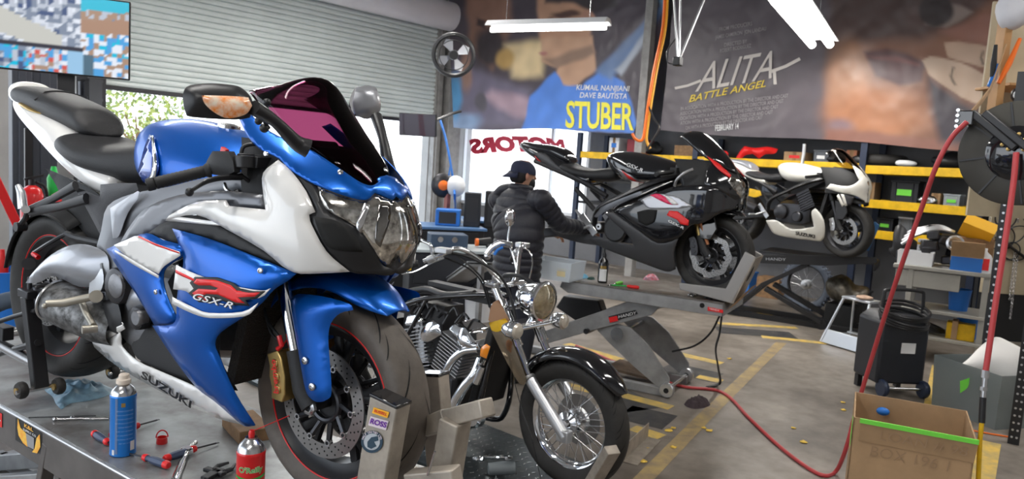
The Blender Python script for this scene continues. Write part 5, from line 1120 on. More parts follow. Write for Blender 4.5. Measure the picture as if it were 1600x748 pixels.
# ---------------------------------------------------------------- the two sport bikes on the lifts behind
def sport_body(M, name, label, c):
    r = thing(name, label, 'motorcycle', M); f = Fr(M)
    cast_wheel(r, (1.405, 0, .30), .30, .062, .222, 'front_wheel', tm=c['tyre'], grooves=8, dy=.066, stripe=None, rimm=c['rim'], wave=c['wave'])
    if c['rear']: cast_wheel(r, (0, 0, .315), .318, .096, .226, 'rear_wheel', disc=.11, dy=-.10, grooves=8, stripe=None, rimm=c['rim'])
    fork(r, (1.405, 0, .30), (1.13, 0, .93), .105, c['fork'], 'satin', split=.5, cl=.16); caliper(r, (1.30, .105, .36), radians(-14), c['cal'])
    a = MB()
    for s in (-1, 1): a.beam((-.02, s * .14, .315), (.46, s * .12, .40), .035, .085)
    a.beam((.42, -.13, .40), (.42, .13, .40), .09, .09); a.build('swingarm', c['arm'], r, bevel=.012)
    e = engine(r, (.80, 0, .44), c['eng'])
    for x, z, R_ in ((.66, .44, .085), (.88, .40, .06)): b = MB(); b.lathe([(0, 0), (R_ * .8, 0), (R_, -.012), (R_, -.05)], (x, -.19, z), (0, -1, 0), 26); b.build('engine_cover', 'dkmetal', e)
    for s in (-1, 1):
        a = MB(); a.tube([(1.13, s * .06, .86), (.98, s * .17, .80), (.72, s * .175, .68), (.5, s * .16, .56), (.46, s * .14, .40)], (.045, .05, .04, .045, .035), 10, k=4, flat=.5); a.build('frame_beam', c['frame'], r)
        a = MB(); a.tube([(.55, s * .13, .66), (.3, s * .12, .76), (-.2, s * .08, .90)], .02, 8, k=3); a.tube([(.48, s * .13, .52), (.25, s * .12, .70)], .02, 8); a.build('subframe', 'satin', r)
        a = MB(); a.tube([(.46, s * .2, .42), (.36, s * .22, .38), (.34, s * .32, .38)], .011, 8); a.beam((.5, s * .18, .36), (.36, s * .18, .5), .012, .05); a.build('footpeg', 'alu', r)
        a = MB(); a.cyl((1.16, s * .13, .90), (1.08, s * .36, .86), .012); a.cyl((1.10, s * .22, .872), (1.06, s * .35, .855), .018, n=14); a.box((1.13, s * .19, .885), (.05, .06, .06)); a.tube([(1.16, s * .17, .87), (1.15, s * .25, .86), (1.10, s * .35, .845)], .006, 8, k=3); a.build('clip_on_grip', 'matte', r, bevel=.003)
    a = MB(); a.loft([ring(.452, .95, .88, .04, .08), ring(.47, .985, .83, .085, .09, ytop=.7), ring(.54, 1.012, .80, .125, .09, ytop=.65), ring(.66, 1.02, .79, .165, .06, ytop=.6), ring(.80, 1.01, .79, .185, .03, ytop=.6), ring(.94, .985, .80, .18, 0, ytop=.6), ring(1.05, .955, .82, .15, 0, ytop=.6), ring(1.12, .92, .85, .09)], 4)
    tk = a.build('fuel_tank', c['tank'], r, sub=1); tb = BVHTree.FromPolygons([tuple(p) for p in a.v], a.f)
    a = MB(); a.loft([ring(.035, .87, .85, .06), ring(.06, .895, .83, .115), ring(.13, .90, .81, .150), ring(.24, .875, .78, .155), ring(.36, .865, .77, .135), ring(.47, .88, .77, .105), ring(.555, .885, .79, .07), ring(.57, .86, .81, .04)], 4); a.build('rider_seat', 'seat', r, sub=1)
    a = MB(); h = c['hump']; a.loft([ring(-.40, 1.04 + h, 1.03, .04), ring(-.345, 1.05 + h, 1.0, .082), ring(-.2, 1.04 + h, .97, .094), ring(-.05, 1.03 + h, .945, .098), ring(.06, 1.0 + h, .90, .092, .03), ring(.11, .96 + h, .90, .08, .03)], 4); a.build('seat_cowl', c['cowl'], r, sub=1)
    a = MB(); a.loft([ring(-.42, 1.035, 1.01, .02), ring(-.36, 1.04, .98, .055), ring(-.26, 1.03, .93, .088), ring(-.1, 1.0, .86, .112), ring(.08, .93, .79, .13), ring(.25, .85, .745, .14), ring(.38, .81, .73, .135)], 4)
    tl = a.build('tail_fairing', c['tail'], r, sub=1); tlb = BVHTree.FromPolygons([tuple(p) for p in a.v], a.f)
    a = MB(); rows = []
    for i in range(17):
        th = radians(57 + i * 4.8); sk = 1 - max(0, (4 - i) / 4) ** 2 * .75; rows.append([V((1.405 + cos(th) * rd, y * (1 - .45 * max(0, (5 - i) / 5) ** 2), .30 + sin(th) * rd)) for y, rd in ((-.088, .372 - .05 * sk), (-.086, .372 - .036 * sk), (-.075, .355), (-.045, .367), (0, .372), (.045, .367), (.075, .355), (.086, .372 - .036 * sk), (.088, .372 - .05 * sk))])
    a.grid(rows); fe = a.build('front_fender', c['fender'], r, solid=.004, sub=1)
    for s in (-1, 1): a = MB(); a.prism([(1.30, s * .115, .62), (1.42, s * .115, .62), (1.46, s * .115, .5), (1.42, s * .12, .42), (1.34, s * .12, .42)], (0, s * .012, 0)); a.build('fender_side', c['fender'], fe, bevel=.008)
    T = [(.05, 1.45, .3, .07, .3, .05), (.18, 1.5, .35, .15, .35, .11), (.3, 1.56, .36, .20, .4, .15), (.45, 1.6, .38, .235, .4, .19), (.6, 1.60, .36, .24, .45, .2), (.70, 1.58, .32, .235, .5, .21), (.80, 1.59, .34, .23, .6, .2), (.90, 1.545, .36, .21, .7, .18), (1.0, 1.45, .34, .17, .9, .17), (1.1, 1.32, .3, .13, 1.0, .15), (1.2, 1.2, .2, .09, 1.0, .08)]
    S = bvh_rows(nose_rows(T, .05, 1.2))
    a = MB()
    for s in (-1, 1):
        rw = nose_rows(T, .70, .98, 20, s, .03, 1.2); a.grid(rw if s < 0 else [list(reversed(x)) for x in rw])
    rr = nose_rows(T, .705, .706, 1, -1, .03, 1.02)[0]; a.grid([rr, [V((p.x, -p.y, p.z)) for p in rr]]); a.build('inner_cowl', 'matte', r, ang=60)
    a = MB(); a.box((1.17, 0, .52), (.035, .30, .36), Matrix.Rotation(radians(12), 3, 'Y')); a.build('radiator', 'matte', r)
    a = MB(); a.box((1.22, 0, .94), (.06, .18, .09), Matrix.Rotation(-.5, 3, 'Y')); a.build('instrument_panel', 'matte', r, bevel=.012)
    # windscreen in bike coordinates
    rows = []
    for xe, ze, w_, xc, zc in c['screen']:
        rows.append([V((xe + (xc - xe) * max(0, cos(t)), w_ * sin(t), ze + (zc - ze) * max(0, cos(t)))) for t in [(i - 8) / 8 * pi / 2 for i in range(17)]])
    cols = [cr([r_[j] for r_ in rows], 4) for j in range(17)]; a = MB(); a.grid([[cols[j][i] for j in range(17)] for i in range(len(cols[0]))]); a.build('windscreen', c['screenm'], r, solid=.003)
    def pan(nm, o, m, b=S, **k): k.setdefault('step', 3.2); k.setdefault('pr', 5.); return panel(nm, f, b, o, m, r, **k)
    def onb(b, cx, cy, ux, uy, vx, vy, off):
        def g(u, v):
            d = f.d(cx + u * ux + v * vx, cy + u * uy + v * vy); h, nn, i, ds = b.ray_cast(f.o, d)
            if h is None: h, nn, i, ds = b.find_nearest(f.o + d * c['dist'])
            if nn.dot(d) > 0: nn = -nn
            return h + nn * off
        return g
    return r, f, S, tb, tlb, pan, onb, tk, tl
SCR = [(1.10, 1.14, .09, 1.17, 1.19), (1.16, 1.11, .11, 1.25, 1.175), (1.23, 1.06, .125, 1.36, 1.09), (1.32, 1.0, .125, 1.46, .99), (1.42, .95, .09, 1.53, .90)]
M2 = frame(4.888, 3.877, .801, radians(-85.5))
K['greyfair'] = mat('matte_grey_fairing', (.075, .075, .08), .45, .3); K['silverg'] = mat('silver_graphic', (.4, .4, .42), .3, .6); K['pink'] = mat('magenta_red_graphic', (.75, .02, .10), .3)
r, f, S, tb, tlb, pan, onb, tk, tl = sport_body(M2, 'sport_motorcycle', 'black sport motorcycle with red logo on the grey scissor lift', dict(tyre='rubber', rim='satin', wave=1, rear=False, fork='gold', cal='dkmetal', arm='dkmetal', eng='dkmetal', frame='dkmetal', tank='black', cowl='black', hump=.01, tail='black', fender='black', screen=SCR, screenm='black', dist=5.5))
pan('tail_graphic', [(833, 238), (852, 240), (868, 256), (884, 268), (915, 284), (895, 281), (872, 272), (852, 258)], 'greyfair', b=tlb, off=.004)
pan('red_graphic', [(836, 243), (852, 258), (872, 272), (866, 272), (848, 260)], 'redmk', b=tlb, off=.006)
pan('tank_graphic', [(962, 261), (985, 273), (1008, 288), (1003, 291), (975, 289), (973, 276)], 'silverg', b=tb, off=.006, mirror=True); pan('tank_graphic', [(972, 266), (990, 278), (1006, 290), (994, 291), (984, 280)], 'redmk', b=tb, off=.008)
text_on('tank_lettering', 'GSX-R', 1, 'text_w', tk, onb(tb, 992, 262, 9, 3.5, 1, -8, .008), .01, .2)
pan('side_fairing', [(958, 330), (980, 319), (1003, 312), (1020, 303), (1040, 296), (1058, 291), (1106, 289), (1128, 298), (1155, 312), (1150, 326), (1126, 333), (1100, 348), (1080, 352), (1060, 372), (1028, 379), (1000, 361), (975, 343)], 'black', off=.006, puff=.01)
pan('nose_fairing', [(1100, 289), (1104, 268), (1112, 252), (1125, 262), (1142, 274), (1160, 296), (1180, 300), (1180, 322), (1155, 324), (1128, 300)], 'black', off=.008, puff=.006)
pan('headlight', [(1140, 275), (1150, 280), (1175, 285), (1180, 318), (1162, 318), (1150, 302), (1136, 284)], 'headlight_reflector' and bpy.data.materials['headlight_reflector'], off=.014)
pan('lower_fairing', [(945, 334), (958, 330), (975, 343), (1000, 361), (1028, 379), (1060, 372), (1053, 395), (1056, 420), (1042, 424), (1010, 413), (975, 400), (940, 386), (922, 374), (945, 374), (990, 383), (980, 366), (958, 346)], 'greyfair', off=.002, puff=.006)
pan('graphic', [(1003, 313), (1020, 305), (1038, 303), (1060, 308), (1083, 322), (1060, 326), (1018, 326)], 'silverg', off=.022, puff=0); pan('graphic', [(1018, 305), (1032, 303), (1048, 312), (1062, 320), (1046, 319)], 'pink', off=.026, puff=0); pan('graphic', [(1040, 305), (1050, 309), (1062, 319), (1052, 319)], 'white', off=.028, puff=0)
pan('scoop', [(998, 331), (1014, 327), (1028, 328), (1024, 346), (1012, 352), (1000, 346)], 'groove', off=.024, puff=0)
pan('logo', [(1044, 336), (1048, 329), (1060, 330), (1078, 344), (1077, 352), (1066, 350), (1060, 343)], 'redmk', off=.024, puff=0, k=1, step=3)
text_on('logo_lettering', 'GSX-R', 1, 'text_w', r, onb(S, 1058, 350, 8.5, 4.2, 1, -5, .026), .02, .2)
pan('red_graphic', [(1104, 246), (1122, 258), (1141, 276), (1138, 279), (1120, 265)], 'redmk', off=.022, puff=0)
p = f.y(1092, 340, -.19); a = MB(); a.lathe([(0, 0), (.03, 0), (.034, -.008)], p, (0, -1, 0), 24); a.build('round_emblem', 'steel', r)
a = MB(); a.tube([f.y(1093, 345, -.12), f.y(1098, 358, -.12), f.y(1106, 382, -.11)], (.02, .012, .012), 10); a.build('fork_sleeve', mat('copper_sleeve', (.6, .25, .12), .35, .8), r)
a = MB(); a.tube([f.y(1054, 290, -.24), f.y(1058, 280, -.28), f.y(1070, 270, -.28), f.y(1083, 264, -.25)], .010, 8, k=4); a.build('brake_lever', 'alu', r)
solid('side_stay', f, [(928, 338), (945, 318), (978, 302), (1000, 296), (1003, 303), (975, 316), (950, 328), (932, 340)], 'frameg', r, (0, -.20, 0), front=.012, back=.02, step=4)
a = MB(); p = f.y(935, 354, -.21); a.lathe([(.009, 0), (.022, 0), (.026, -.01)], p, (0, -1, 0), 20); a.build('pivot_nut', 'alu', r)
a = MB(); p = f.y(960, 358, -.21); a.lathe([(0, 0), (.085, 0), (.1, -.015), (.1, -.06)], p, (0, -1, 0), 28); a.build('clutch_cover', 'satin', r)
solid('swingarm_plate', f, [(856, 352), (880, 358), (905, 362), (945, 372), (940, 384), (910, 380), (880, 372), (857, 362)], 'greyfair', r, (0, -.15, 0), front=.012, back=.02, step=4)
a = MB()
for i in range(5): a.tube([f.y(900 + i * 3, 328 + i * 3, -.16), f.y(908 + i * 3, 340 + i * 3, -.17), f.y(918, 350 + i * 2, -.16)], .010, 8)
a.build('wrapped_hoses', 'alu', r)

M3 = frame(8.854, 4.053, .868, radians(-103.2))
K['whiteb'] = mat('cream_white_paint', (.70, .68, .62), .3, 0, .8)
r, f, S, tb, tlb, pan, onb, tk, tl = sport_body(M3, 'sport_motorcycle', 'white sport motorcycle with bare black frame on the rear black lift', dict(tyre='rubber', rim='dkmetal', wave=0, rear=True, fork='dkmetal', cal='alu', arm='satin', eng='dkmetal', frame='satin', tank='whiteb', cowl='silver', hump=-.01, tail='whiteb', fender='satin', screen=SCR, screenm=tint('clear_grey_screen', (.62, .58, .55)), dist=8.3))
pan('front_fairing', [(1291, 294), (1298, 287), (1312, 290), (1330, 290), (1342, 282), (1350, 270), (1370, 276), (1372, 314), (1352, 314), (1335, 305), (1310, 300)], 'whiteb', off=.006, puff=.006)
pan('upper_fairing', [(1330, 255), (1338, 262), (1360, 276), (1352, 284), (1342, 282)], 'whiteb', off=.006)
pan('belly_fairing', [(1197, 344), (1214, 344), (1238, 358), (1272, 354), (1268, 332), (1274, 325), (1284, 336), (1289, 352), (1288, 370), (1282, 377), (1240, 372), (1212, 366), (1203, 356)], 'whiteb', off=.004, puff=.008)
pan('striped_panel', [(1312, 302), (1335, 307), (1330, 320), (1318, 322), (1308, 312)], 'dkmetal', off=.01); pan('stripe', [(1314, 303), (1319, 304), (1324, 321), (1320, 322)], 'whiteb', off=.016, puff=0); pan('stripe', [(1308, 306), (1311, 303), (1319, 320), (1316, 323)], 'whiteb', off=.016, puff=0)
text_on('belly_lettering', 'SUZUKI', 1, 'text_k', r, onb(S, 1260, 366, 9, 1.6, 0, -7, .02), .04, 0)
a = MB(); a.tube([(.35, -.2, .44), (.1, -.22, .52), (-.15, -.22, .58)], (.05, .06, .055), 14); a.build('silencer', 'dkmetal', r)
solid('yellow_tag', f, [(1160, 296), (1170, 294), (1188, 298), (1190, 305), (1178, 308), (1162, 302)], 'yellow', r, (0, -.19, 0), front=.006, back=.01, step=4)

# ---------------------------------------------------------------- grey scissor lift and black lift
TZ2 = .785
A_, B_ = atz(879, 437, TZ2), atz(1131, 474, TZ2); d_ = (B_ - A_).normalized(); yaw2 = atan2(d_.y, d_.x)
ML2 = frame(A_.x, A_.y, 0, yaw2)
def grey_lift():
    t = thing('lift_table', 'grey scissor lift table carrying the black motorcycle', 'lift table', ML2); f = Fr(ML2); Lx = (B_ - A_).length; W = .66
    a = MB(); a.box((Lx / 2 - .0, W / 2, TZ2 - .006), (Lx, W, .012)); a.build('deck', mat('lift_deck_worn', (.26, .24, .22), .4, .3, var=.45, vscale=6, col2=(.12, .10, .085)), t, bevel=.002)
    a = MB(); h = .095; a.prism([V((-.0, 0, TZ2)), V((Lx, 0, TZ2)), V((Lx, 0, TZ2 - h)), V((.05, 0, TZ2 - h)), V((-.02, 0, TZ2 - .06))], (0, .012, 0)); a.prism([V((0, W, TZ2)), V((Lx, W, TZ2)), V((Lx, W, TZ2 - h)), V((0, W, TZ2 - h))], (0, -.012, 0)); a.box((Lx - .006, W / 2, TZ2 - h / 2), (.012, W, h)); a.box((0, W / 2, TZ2 - .03), (.012, W, .06)); a.build('side_skirt', 'liftgrey', t, bevel=.003)
    g = lambda px, py, l: f.y(px, py, l)
    # upper scissor arms
    for l, nm in ((.07, 0), (.60, 1)):
        o_ = V((0, l - .07, 0)); P = [g(842, 520, .07) + o_, g(985, 470, .07) + o_, g(1035, 474, .07) + o_, g(1018, 492, .07) + o_, g(940, 512, .07) + o_, g(850, 538, .07) + o_]
        a = MB(); a.prism(P, (0, .03, 0)); ar = a.build('scissor_arm', 'liftgrey', t, bevel=.003)
        P = [g(930, 512, .10) + o_, g(956, 504, .10) + o_, g(985, 512, .10) + o_, g(1012, 538, .10) + o_, g(1045, 590, .10) + o_, g(1046, 612, .10) + o_, g(1034, 610, .10) + o_, g(990, 572, .10) + o_, g(952, 536, .10) + o_]
        a = MB(); a.prism(P, (0, .02, 0)); a.build('scissor_arm', 'liftgrey', t, bevel=.002)
        c = g(1042, 609, .08) + o_; a = MB(); a.lathe([(.008, -.02), (.05, -.02), (.056, -.012), (.056, .012), (.05, .02), (.008, .02)], (c.x, c.y, .058), (0, 1, 0), 28); a.mt(1); a.lathe([(0, -.024), (.02, -.024), (.02, .024), (0, .024)], (c.x, c.y, .058), (0, 1, 0), 16); a.build('roller', ['alu', 'groove'], t)
    c = g(1042, 609, .08); a = MB(); a.cyl((c.x, .06, .058), (c.x, .64, .058), .016); a.build('roller_axle', 'steel', t)
    c = g(965, 521, .06); a = MB(); a.cyl((c.x, .04, c.z), (c.x, .64, c.z), .02); a.cyl((c.x, .035, c.z), (c.x, .05, c.z), .05, n=22); a.build('pivot_pin', 'steel', t)
    c = g(917, 517, .06); a = MB(); a.cyl((c.x, .04, c.z), (c.x, .64, c.z), .022); a.build('pivot_pin', 'dkmetal', t)
    a = MB(); P = [g(880, 462, .45), g(935, 470, .45), g(945, 500, .45), g(905, 505, .45), g(868, 480, .45)]; a.prism(P, (0, .12, 0)); a.build('hydraulic_unit', 'satin', t, bevel=.01)
    a = MB(); c0 = g(955, 560, .3); a.beam((c0.x, .35, .10), (g(1040, 600, .35).x - .1, .35, .08), .30, .02); a.build('lower_plate', mat('rusty_plate', (.22, .15, .10), .6, .3, var=.5, vscale=8), t)
    a = MB()
    for y in (.12, .56): a.beam((-.9, y, .03), (Lx - .35, y, .03), .06, .06)
    a.beam((-.9, .12, .03), (-.9, .56, .03), .06, .06); a.build('base_frame', 'liftgrey', t, bevel=.003)
    a = MB(); P = [g(951, 494, .066), g(993, 484, .066), g(997, 490, .066), g(953, 504, .066)]; a.prism(P, (0, -.003, 0)); a.build('name_plate', 'satin', t)
    a = MB(); P = [g(951, 496, .06), g(964, 493, .06), g(966, 501, .06), g(953, 504, .06)]; a.prism(P, (0, -.002, 0)); a.build('name_plate_logo', 'redmk', t)
    text_on('plate_lettering', 'HANDY', 1, 'text_w', t, lambda u, v: g(980 + u * 8, 492 - u * 1.9 - v * 7, .058), .0)
    a = MB(); P = [g(1106, 479, -.004), g(1130, 484, -.004), g(1130, 489, -.004), g(1106, 485, -.004)]; a.prism(P, (0, -.002, 0)); a.build('red_label', 'redmk', t)
    text_on('label_lettering', 'HANDY', 1, 'text_w', t, lambda u, v: g(1116 + u * 4.6, 483.6 + u * 1.0 - v * 4.6, -.008), .0)
    a = MB(); c = g(1097, 477, 0); a.cyl((c.x, -.001, c.z), (c.x, .004, c.z), .018, n=18); a.build('hole', 'groove', t)
    # wheel chock: L-shaped plate each side of the front wheel
    P = [g(1061, 442, .03), g(1134, 451, .03), g(1164, 393, .03), g(1180, 402, .03), g(1143, 474, .03), g(1062, 452, .03)]
    for y in (0, .23): a = MB(); a.prism([p + V((0, y, 0)) for p in P], (0, .03, 0)); a.build('wheel_chock', mat('chock_grey', (.36, .35, .34), .45, .3) if not y else 'chock_grey' and bpy.data.materials['chock_grey'], t, bevel=.004)
    a = MB(); A2, B2 = g(1143, 474, .03), g(1178, 404, .03); a.prism([A2 + V((0, 0, 0)), A2 + V((0, .29, 0)), B2 + V((0, .29, 0)), B2], (.012, 0, .004)); a.build('chock_back', 'beige', t)
    a = MB(); A2 = g(1136, 484, .05); B2 = g(1172, 450, .05); a.prism([A2, A2 + V((0, .25, 0)), B2 + V((0, .25, .0)), B2], (.008, 0, .01)); a.build('ramp_flap', 'card', t)
    return t
grey_lift()
def on2(px, py, h=0.): return atz(px, py, TZ2 + h)
def item(nm, label, cat, p, group=None): return thing(nm, label, cat, Matrix.Translation(p), group)
# black oil bottle
t = item('oil_bottle', 'black bottle with a long spout and a white label on the grey lift', 'bottle', on2(941, 441)); a = MB(); a.lathe([(0, 0), (.036, 0), (.040, .006), (.040, .15), (.034, .175), (.016, .195), (.015, .21), (0, .21)], n=26); a.build('bottle_body', 'black', t)
a = MB(); a.lathe([(.017, .205), (.017, .222), (.006, .24), (.003, .34), (0, .34)], n=14); a.build('spout', 'satin', t); va = atan2(-on2(941, 441).y, -on2(941, 441).x); canpatch(t, .0406, va - .75, va + .75, .015, .11, 'text_w', 'label'); canpatch(t, .0408, va - .6, va + .6, .112, .135, 'gold', 'label_band')
# blue cloth, red rag, screwdrivers, sockets, tub
def ragw(nm, label, cat, px, py, w, d, h, m, seed, z=TZ2, rot=0.):
    p = atz(px, py, z); rnd = random.Random(seed); n = 9
    return rag(nm, label, cat, [((.8 + .35 * rnd.random()) * w / 2 * cos(2 * pi * i / n), (.8 + .35 * rnd.random()) * d / 2 * sin(2 * pi * i / n)) for i in range(n)], m, h, seed, frame(p.x, p.y, z, rot), n=22, rough=.7)
ragw('shop_rag', 'small light blue rag left of the black bottle on the grey lift', 'rag', 911, 434, .10, .07, .04, mat('blue_rag', (.2, .5, .7), .8), 3)
ragw('shop_rag', 'pink and white crumpled rag near the middle of the grey lift', 'rag', 1018, 436, .18, .12, .05, mat('pink_rag', (.7, .5, .62), .8, var=.8, vscale=30, col2=(.75, .12, .15)), 5)
ragw('nitrile_glove', 'dark green glove beside the black bottle on the grey lift', 'glove', 924, 436, .09, .06, .025, mat('dark_green', (.03, .09, .08), .6), 8)
def small_driver(px, py, px2, py2, m1, m2, label):
    A, B = on2(px, py, .012), on2(px2, py2, .012); d = (B - A).normalized(); y_ = V((0, 0, 1)).cross(d); M = Matrix(((d.x, y_.x, 0, A.x), (d.y, y_.y, 0, A.y), (d.z, y_.z, 1, A.z), (0, 0, 0, 1)))
    t = thing('screwdriver', label, 'screwdriver', M); a = MB(); a.lathe([(0, 0), (.012, .004), (.014, .03), (.012, .08), (.008, .095), (0, .10)], (0, 0, 0), (1, 0, 0), 14); a.build('handle', m1, t); a = MB(); a.cyl((.09, 0, 0), (.22, 0, -.006), .005); a.build('shaft', m2, t)
small_driver(999, 449, 965, 445, 'redmk', 'green', 'red handled driver with a green shaft on the near edge of the grey lift')
small_driver(972, 441, 955, 444, 'tape', 'steel', 'bright green handled tool behind the red driver on the grey lift')
for px, py, m, lb in ((1119, 466, 'yellow', 'yellow topped battery on the corner of the grey lift'), (1110, 467, 'bluep', 'small blue socket beside the yellow battery'), (1103, 466, 'redmk', 'small red socket beside the blue one on the grey lift')):
    p = on2(px, py); a = MB(); a.lathe([(0, 0), (.016, 0), (.017, .004), (.017, .032), (.014, .036), (0, .036)], n=16); a.mt(1); a.lathe([(.0172, 0), (.0172, .018)], n=16); o = a.build('socket', [m, 'satin'], None); o.location = p; tag(o, lb, 'socket')
t = item('wrench_set', 'loose heap of chrome sockets and a ring spanner on the grey lift corner', 'tools', on2(1085, 462)); a = MB(); a.torus((-.04, 0, .008), (0, 0, 1), .022, .007, 20, 8); a.cyl((-.02, 0, .008), (.1, .02, .008), .007); a.build('ring_spanner', 'chrome', t)
for i in range(4): a = MB(); a.cyl((.03 + i * .035, .04 - .02 * (i % 2), .012), (.055 + i * .035, .05, .014), .012, n=12); a.build('chrome_socket', 'chrome', t)
t = item('plastic_tub', 'clear plastic tub with a yellow sticker at the man end of the grey lift', 'tub', at(871, 412, 5.9) + V((0, 0, -.06))); Rz = Matrix.Rotation(yaw2, 3, 'Z'); a = MB()
def tub(a, w, d, h, t_=.006, tp=1.1, Rz=Rz):
    ii, oo = [], []
    for z, k in ((0, 1), (h, tp)):
        oo.append([Rz @ V((i * w / 2 * k, j * d / 2 * k, z)) for i, j in ((-1, -1), (1, -1), (1, 1), (-1, 1))]); ii.append([Rz @ V((i * (w / 2 * k - t_), j * (d / 2 * k - t_), z + (t_ if z == 0 else 0))) for i, j in ((-1, -1), (1, -1), (1, 1), (-1, 1))])
    a.grid([oo[0], oo[1], ii[1], ii[0]], cu=True); a.add(oo[0], [(3, 2, 1, 0)]); a.add(ii[0], [(0, 1, 2, 3)]); return a
tub(a, .34, .26, .15).build('tub_body', 'clearp', t, ang=20); a = MB(); a.box(Rz @ V((.10, -.135, .07)), (.07, .004, .06), Rz); a.build('sticker', mat('pale_yellow_label', (.8, .68, .4), .6), t)
t.location.z = TZ2 + .0
# tie-down strap hanging from the lift
p0 = atz(1118, 492, .70); strap('tie_down_strap', 'black ratchet strap hanging from the near corner of the grey lift', [at(1128, 488, 5.75), at(1124, 520, 5.72), at(1118, 545, 5.7), at(1122, 575, 5.68), atz(1124, 598, .03), atz(1105, 604, .01)], .035)
a = MB(); a.tube([at(1126, 490, 5.7), at(1110, 520, 5.7), at(1085, 540, 5.75), at(1050, 549, 5.8)], .008, 8, k=6); tag(a.build('rubber_hose', 'satin', None), 'black rubber hose drooping under the grey lift corner', 'hose')

def black_lift():
    A, B = at(1188, 415, 8.9), at(1368, 405, 8.25); d = (B - A); yaw = atan2(d.y, d.x); zt = .80; M = frame(A.x, A.y, 0, yaw); t = thing('lift_table', 'black lift table under the white motorcycle at the rear', 'lift table', M); f = Fr(M); L_ = hypot(d.x, d.y)
    ya, yb = -.12, .5
    a = MB(); a.box((L_ / 2, .2, zt + .02), (L_, .62, .02)); a.build('deck', 'satin', t, bevel=.003)
    a = MB(); a.prism([f.y(1186, 398, ya), f.y(1290, 399, ya), f.y(1369, 402, ya), f.y(1371, 411, ya), f.y(1290, 415, ya), f.y(1188, 411, ya)], (0, .02, 0)); a.box((L_, .2, zt - .02), (.02, .6, .08)); a.build('side_rail', 'satin', t, bevel=.003)
    for y in (-.05, .42):
        o = V((0, y + .05, 0)); a = MB(); a.beam(f.y(1190, 445, -.05) + o, f.y(1262, 413, -.05) + o, .05, .11, up=(0, 1, 0)); a.build('scissor_arm', 'satin', t, bevel=.004); a = MB(); a.beam(f.y(1196, 450, -.05) + o, f.y(1284, 503, -.05) + o, .05, .11, up=(0, 1, 0)); a.build('scissor_arm', 'satin', t, bevel=.004)
        c = f.y(1284, 503, -.05) + o; a = MB(); a.cyl(V((c.x, c.y - .03, .06)), V((c.x, c.y + .03, .06)), .06, n=24); a.build('roller', 'satin', t)
        a = MB(); a.beam(f.y(1190, 445, -.05) + o, V((f.y(1140, 480, -.05).x, y, .05)), .04, .10, up=(0, 1, 0)); a.build('scissor_arm', 'satin', t, bevel=.004)
    a = MB(); a.beam((-.8, 0, .03), (1.3, 0, .03), .06, .06); a.beam((-.8, .4, .03), (1.3, .4, .03), .06, .06); a.build('base_frame', 'satin', t, bevel=.003)
    text_on('rail_lettering', 'HANDY', 1, 'alu', t, lambda u, v: f.y(1212 + u * 9, 405 + u * .3 - v * 6, ya - .004), 0)
    a = MB(); P = [f.y(1348, 390, -.02), f.y(1357, 392, -.02), f.y(1374, 352, -.02), f.y(1366, 346, -.02)]; a.prism(P, (0, .06, 0)); a.build('blue_chock', mat('faded_blue_paint', (.05, .16, .36), .5), t, bevel=.004)
    return t
black_lift()

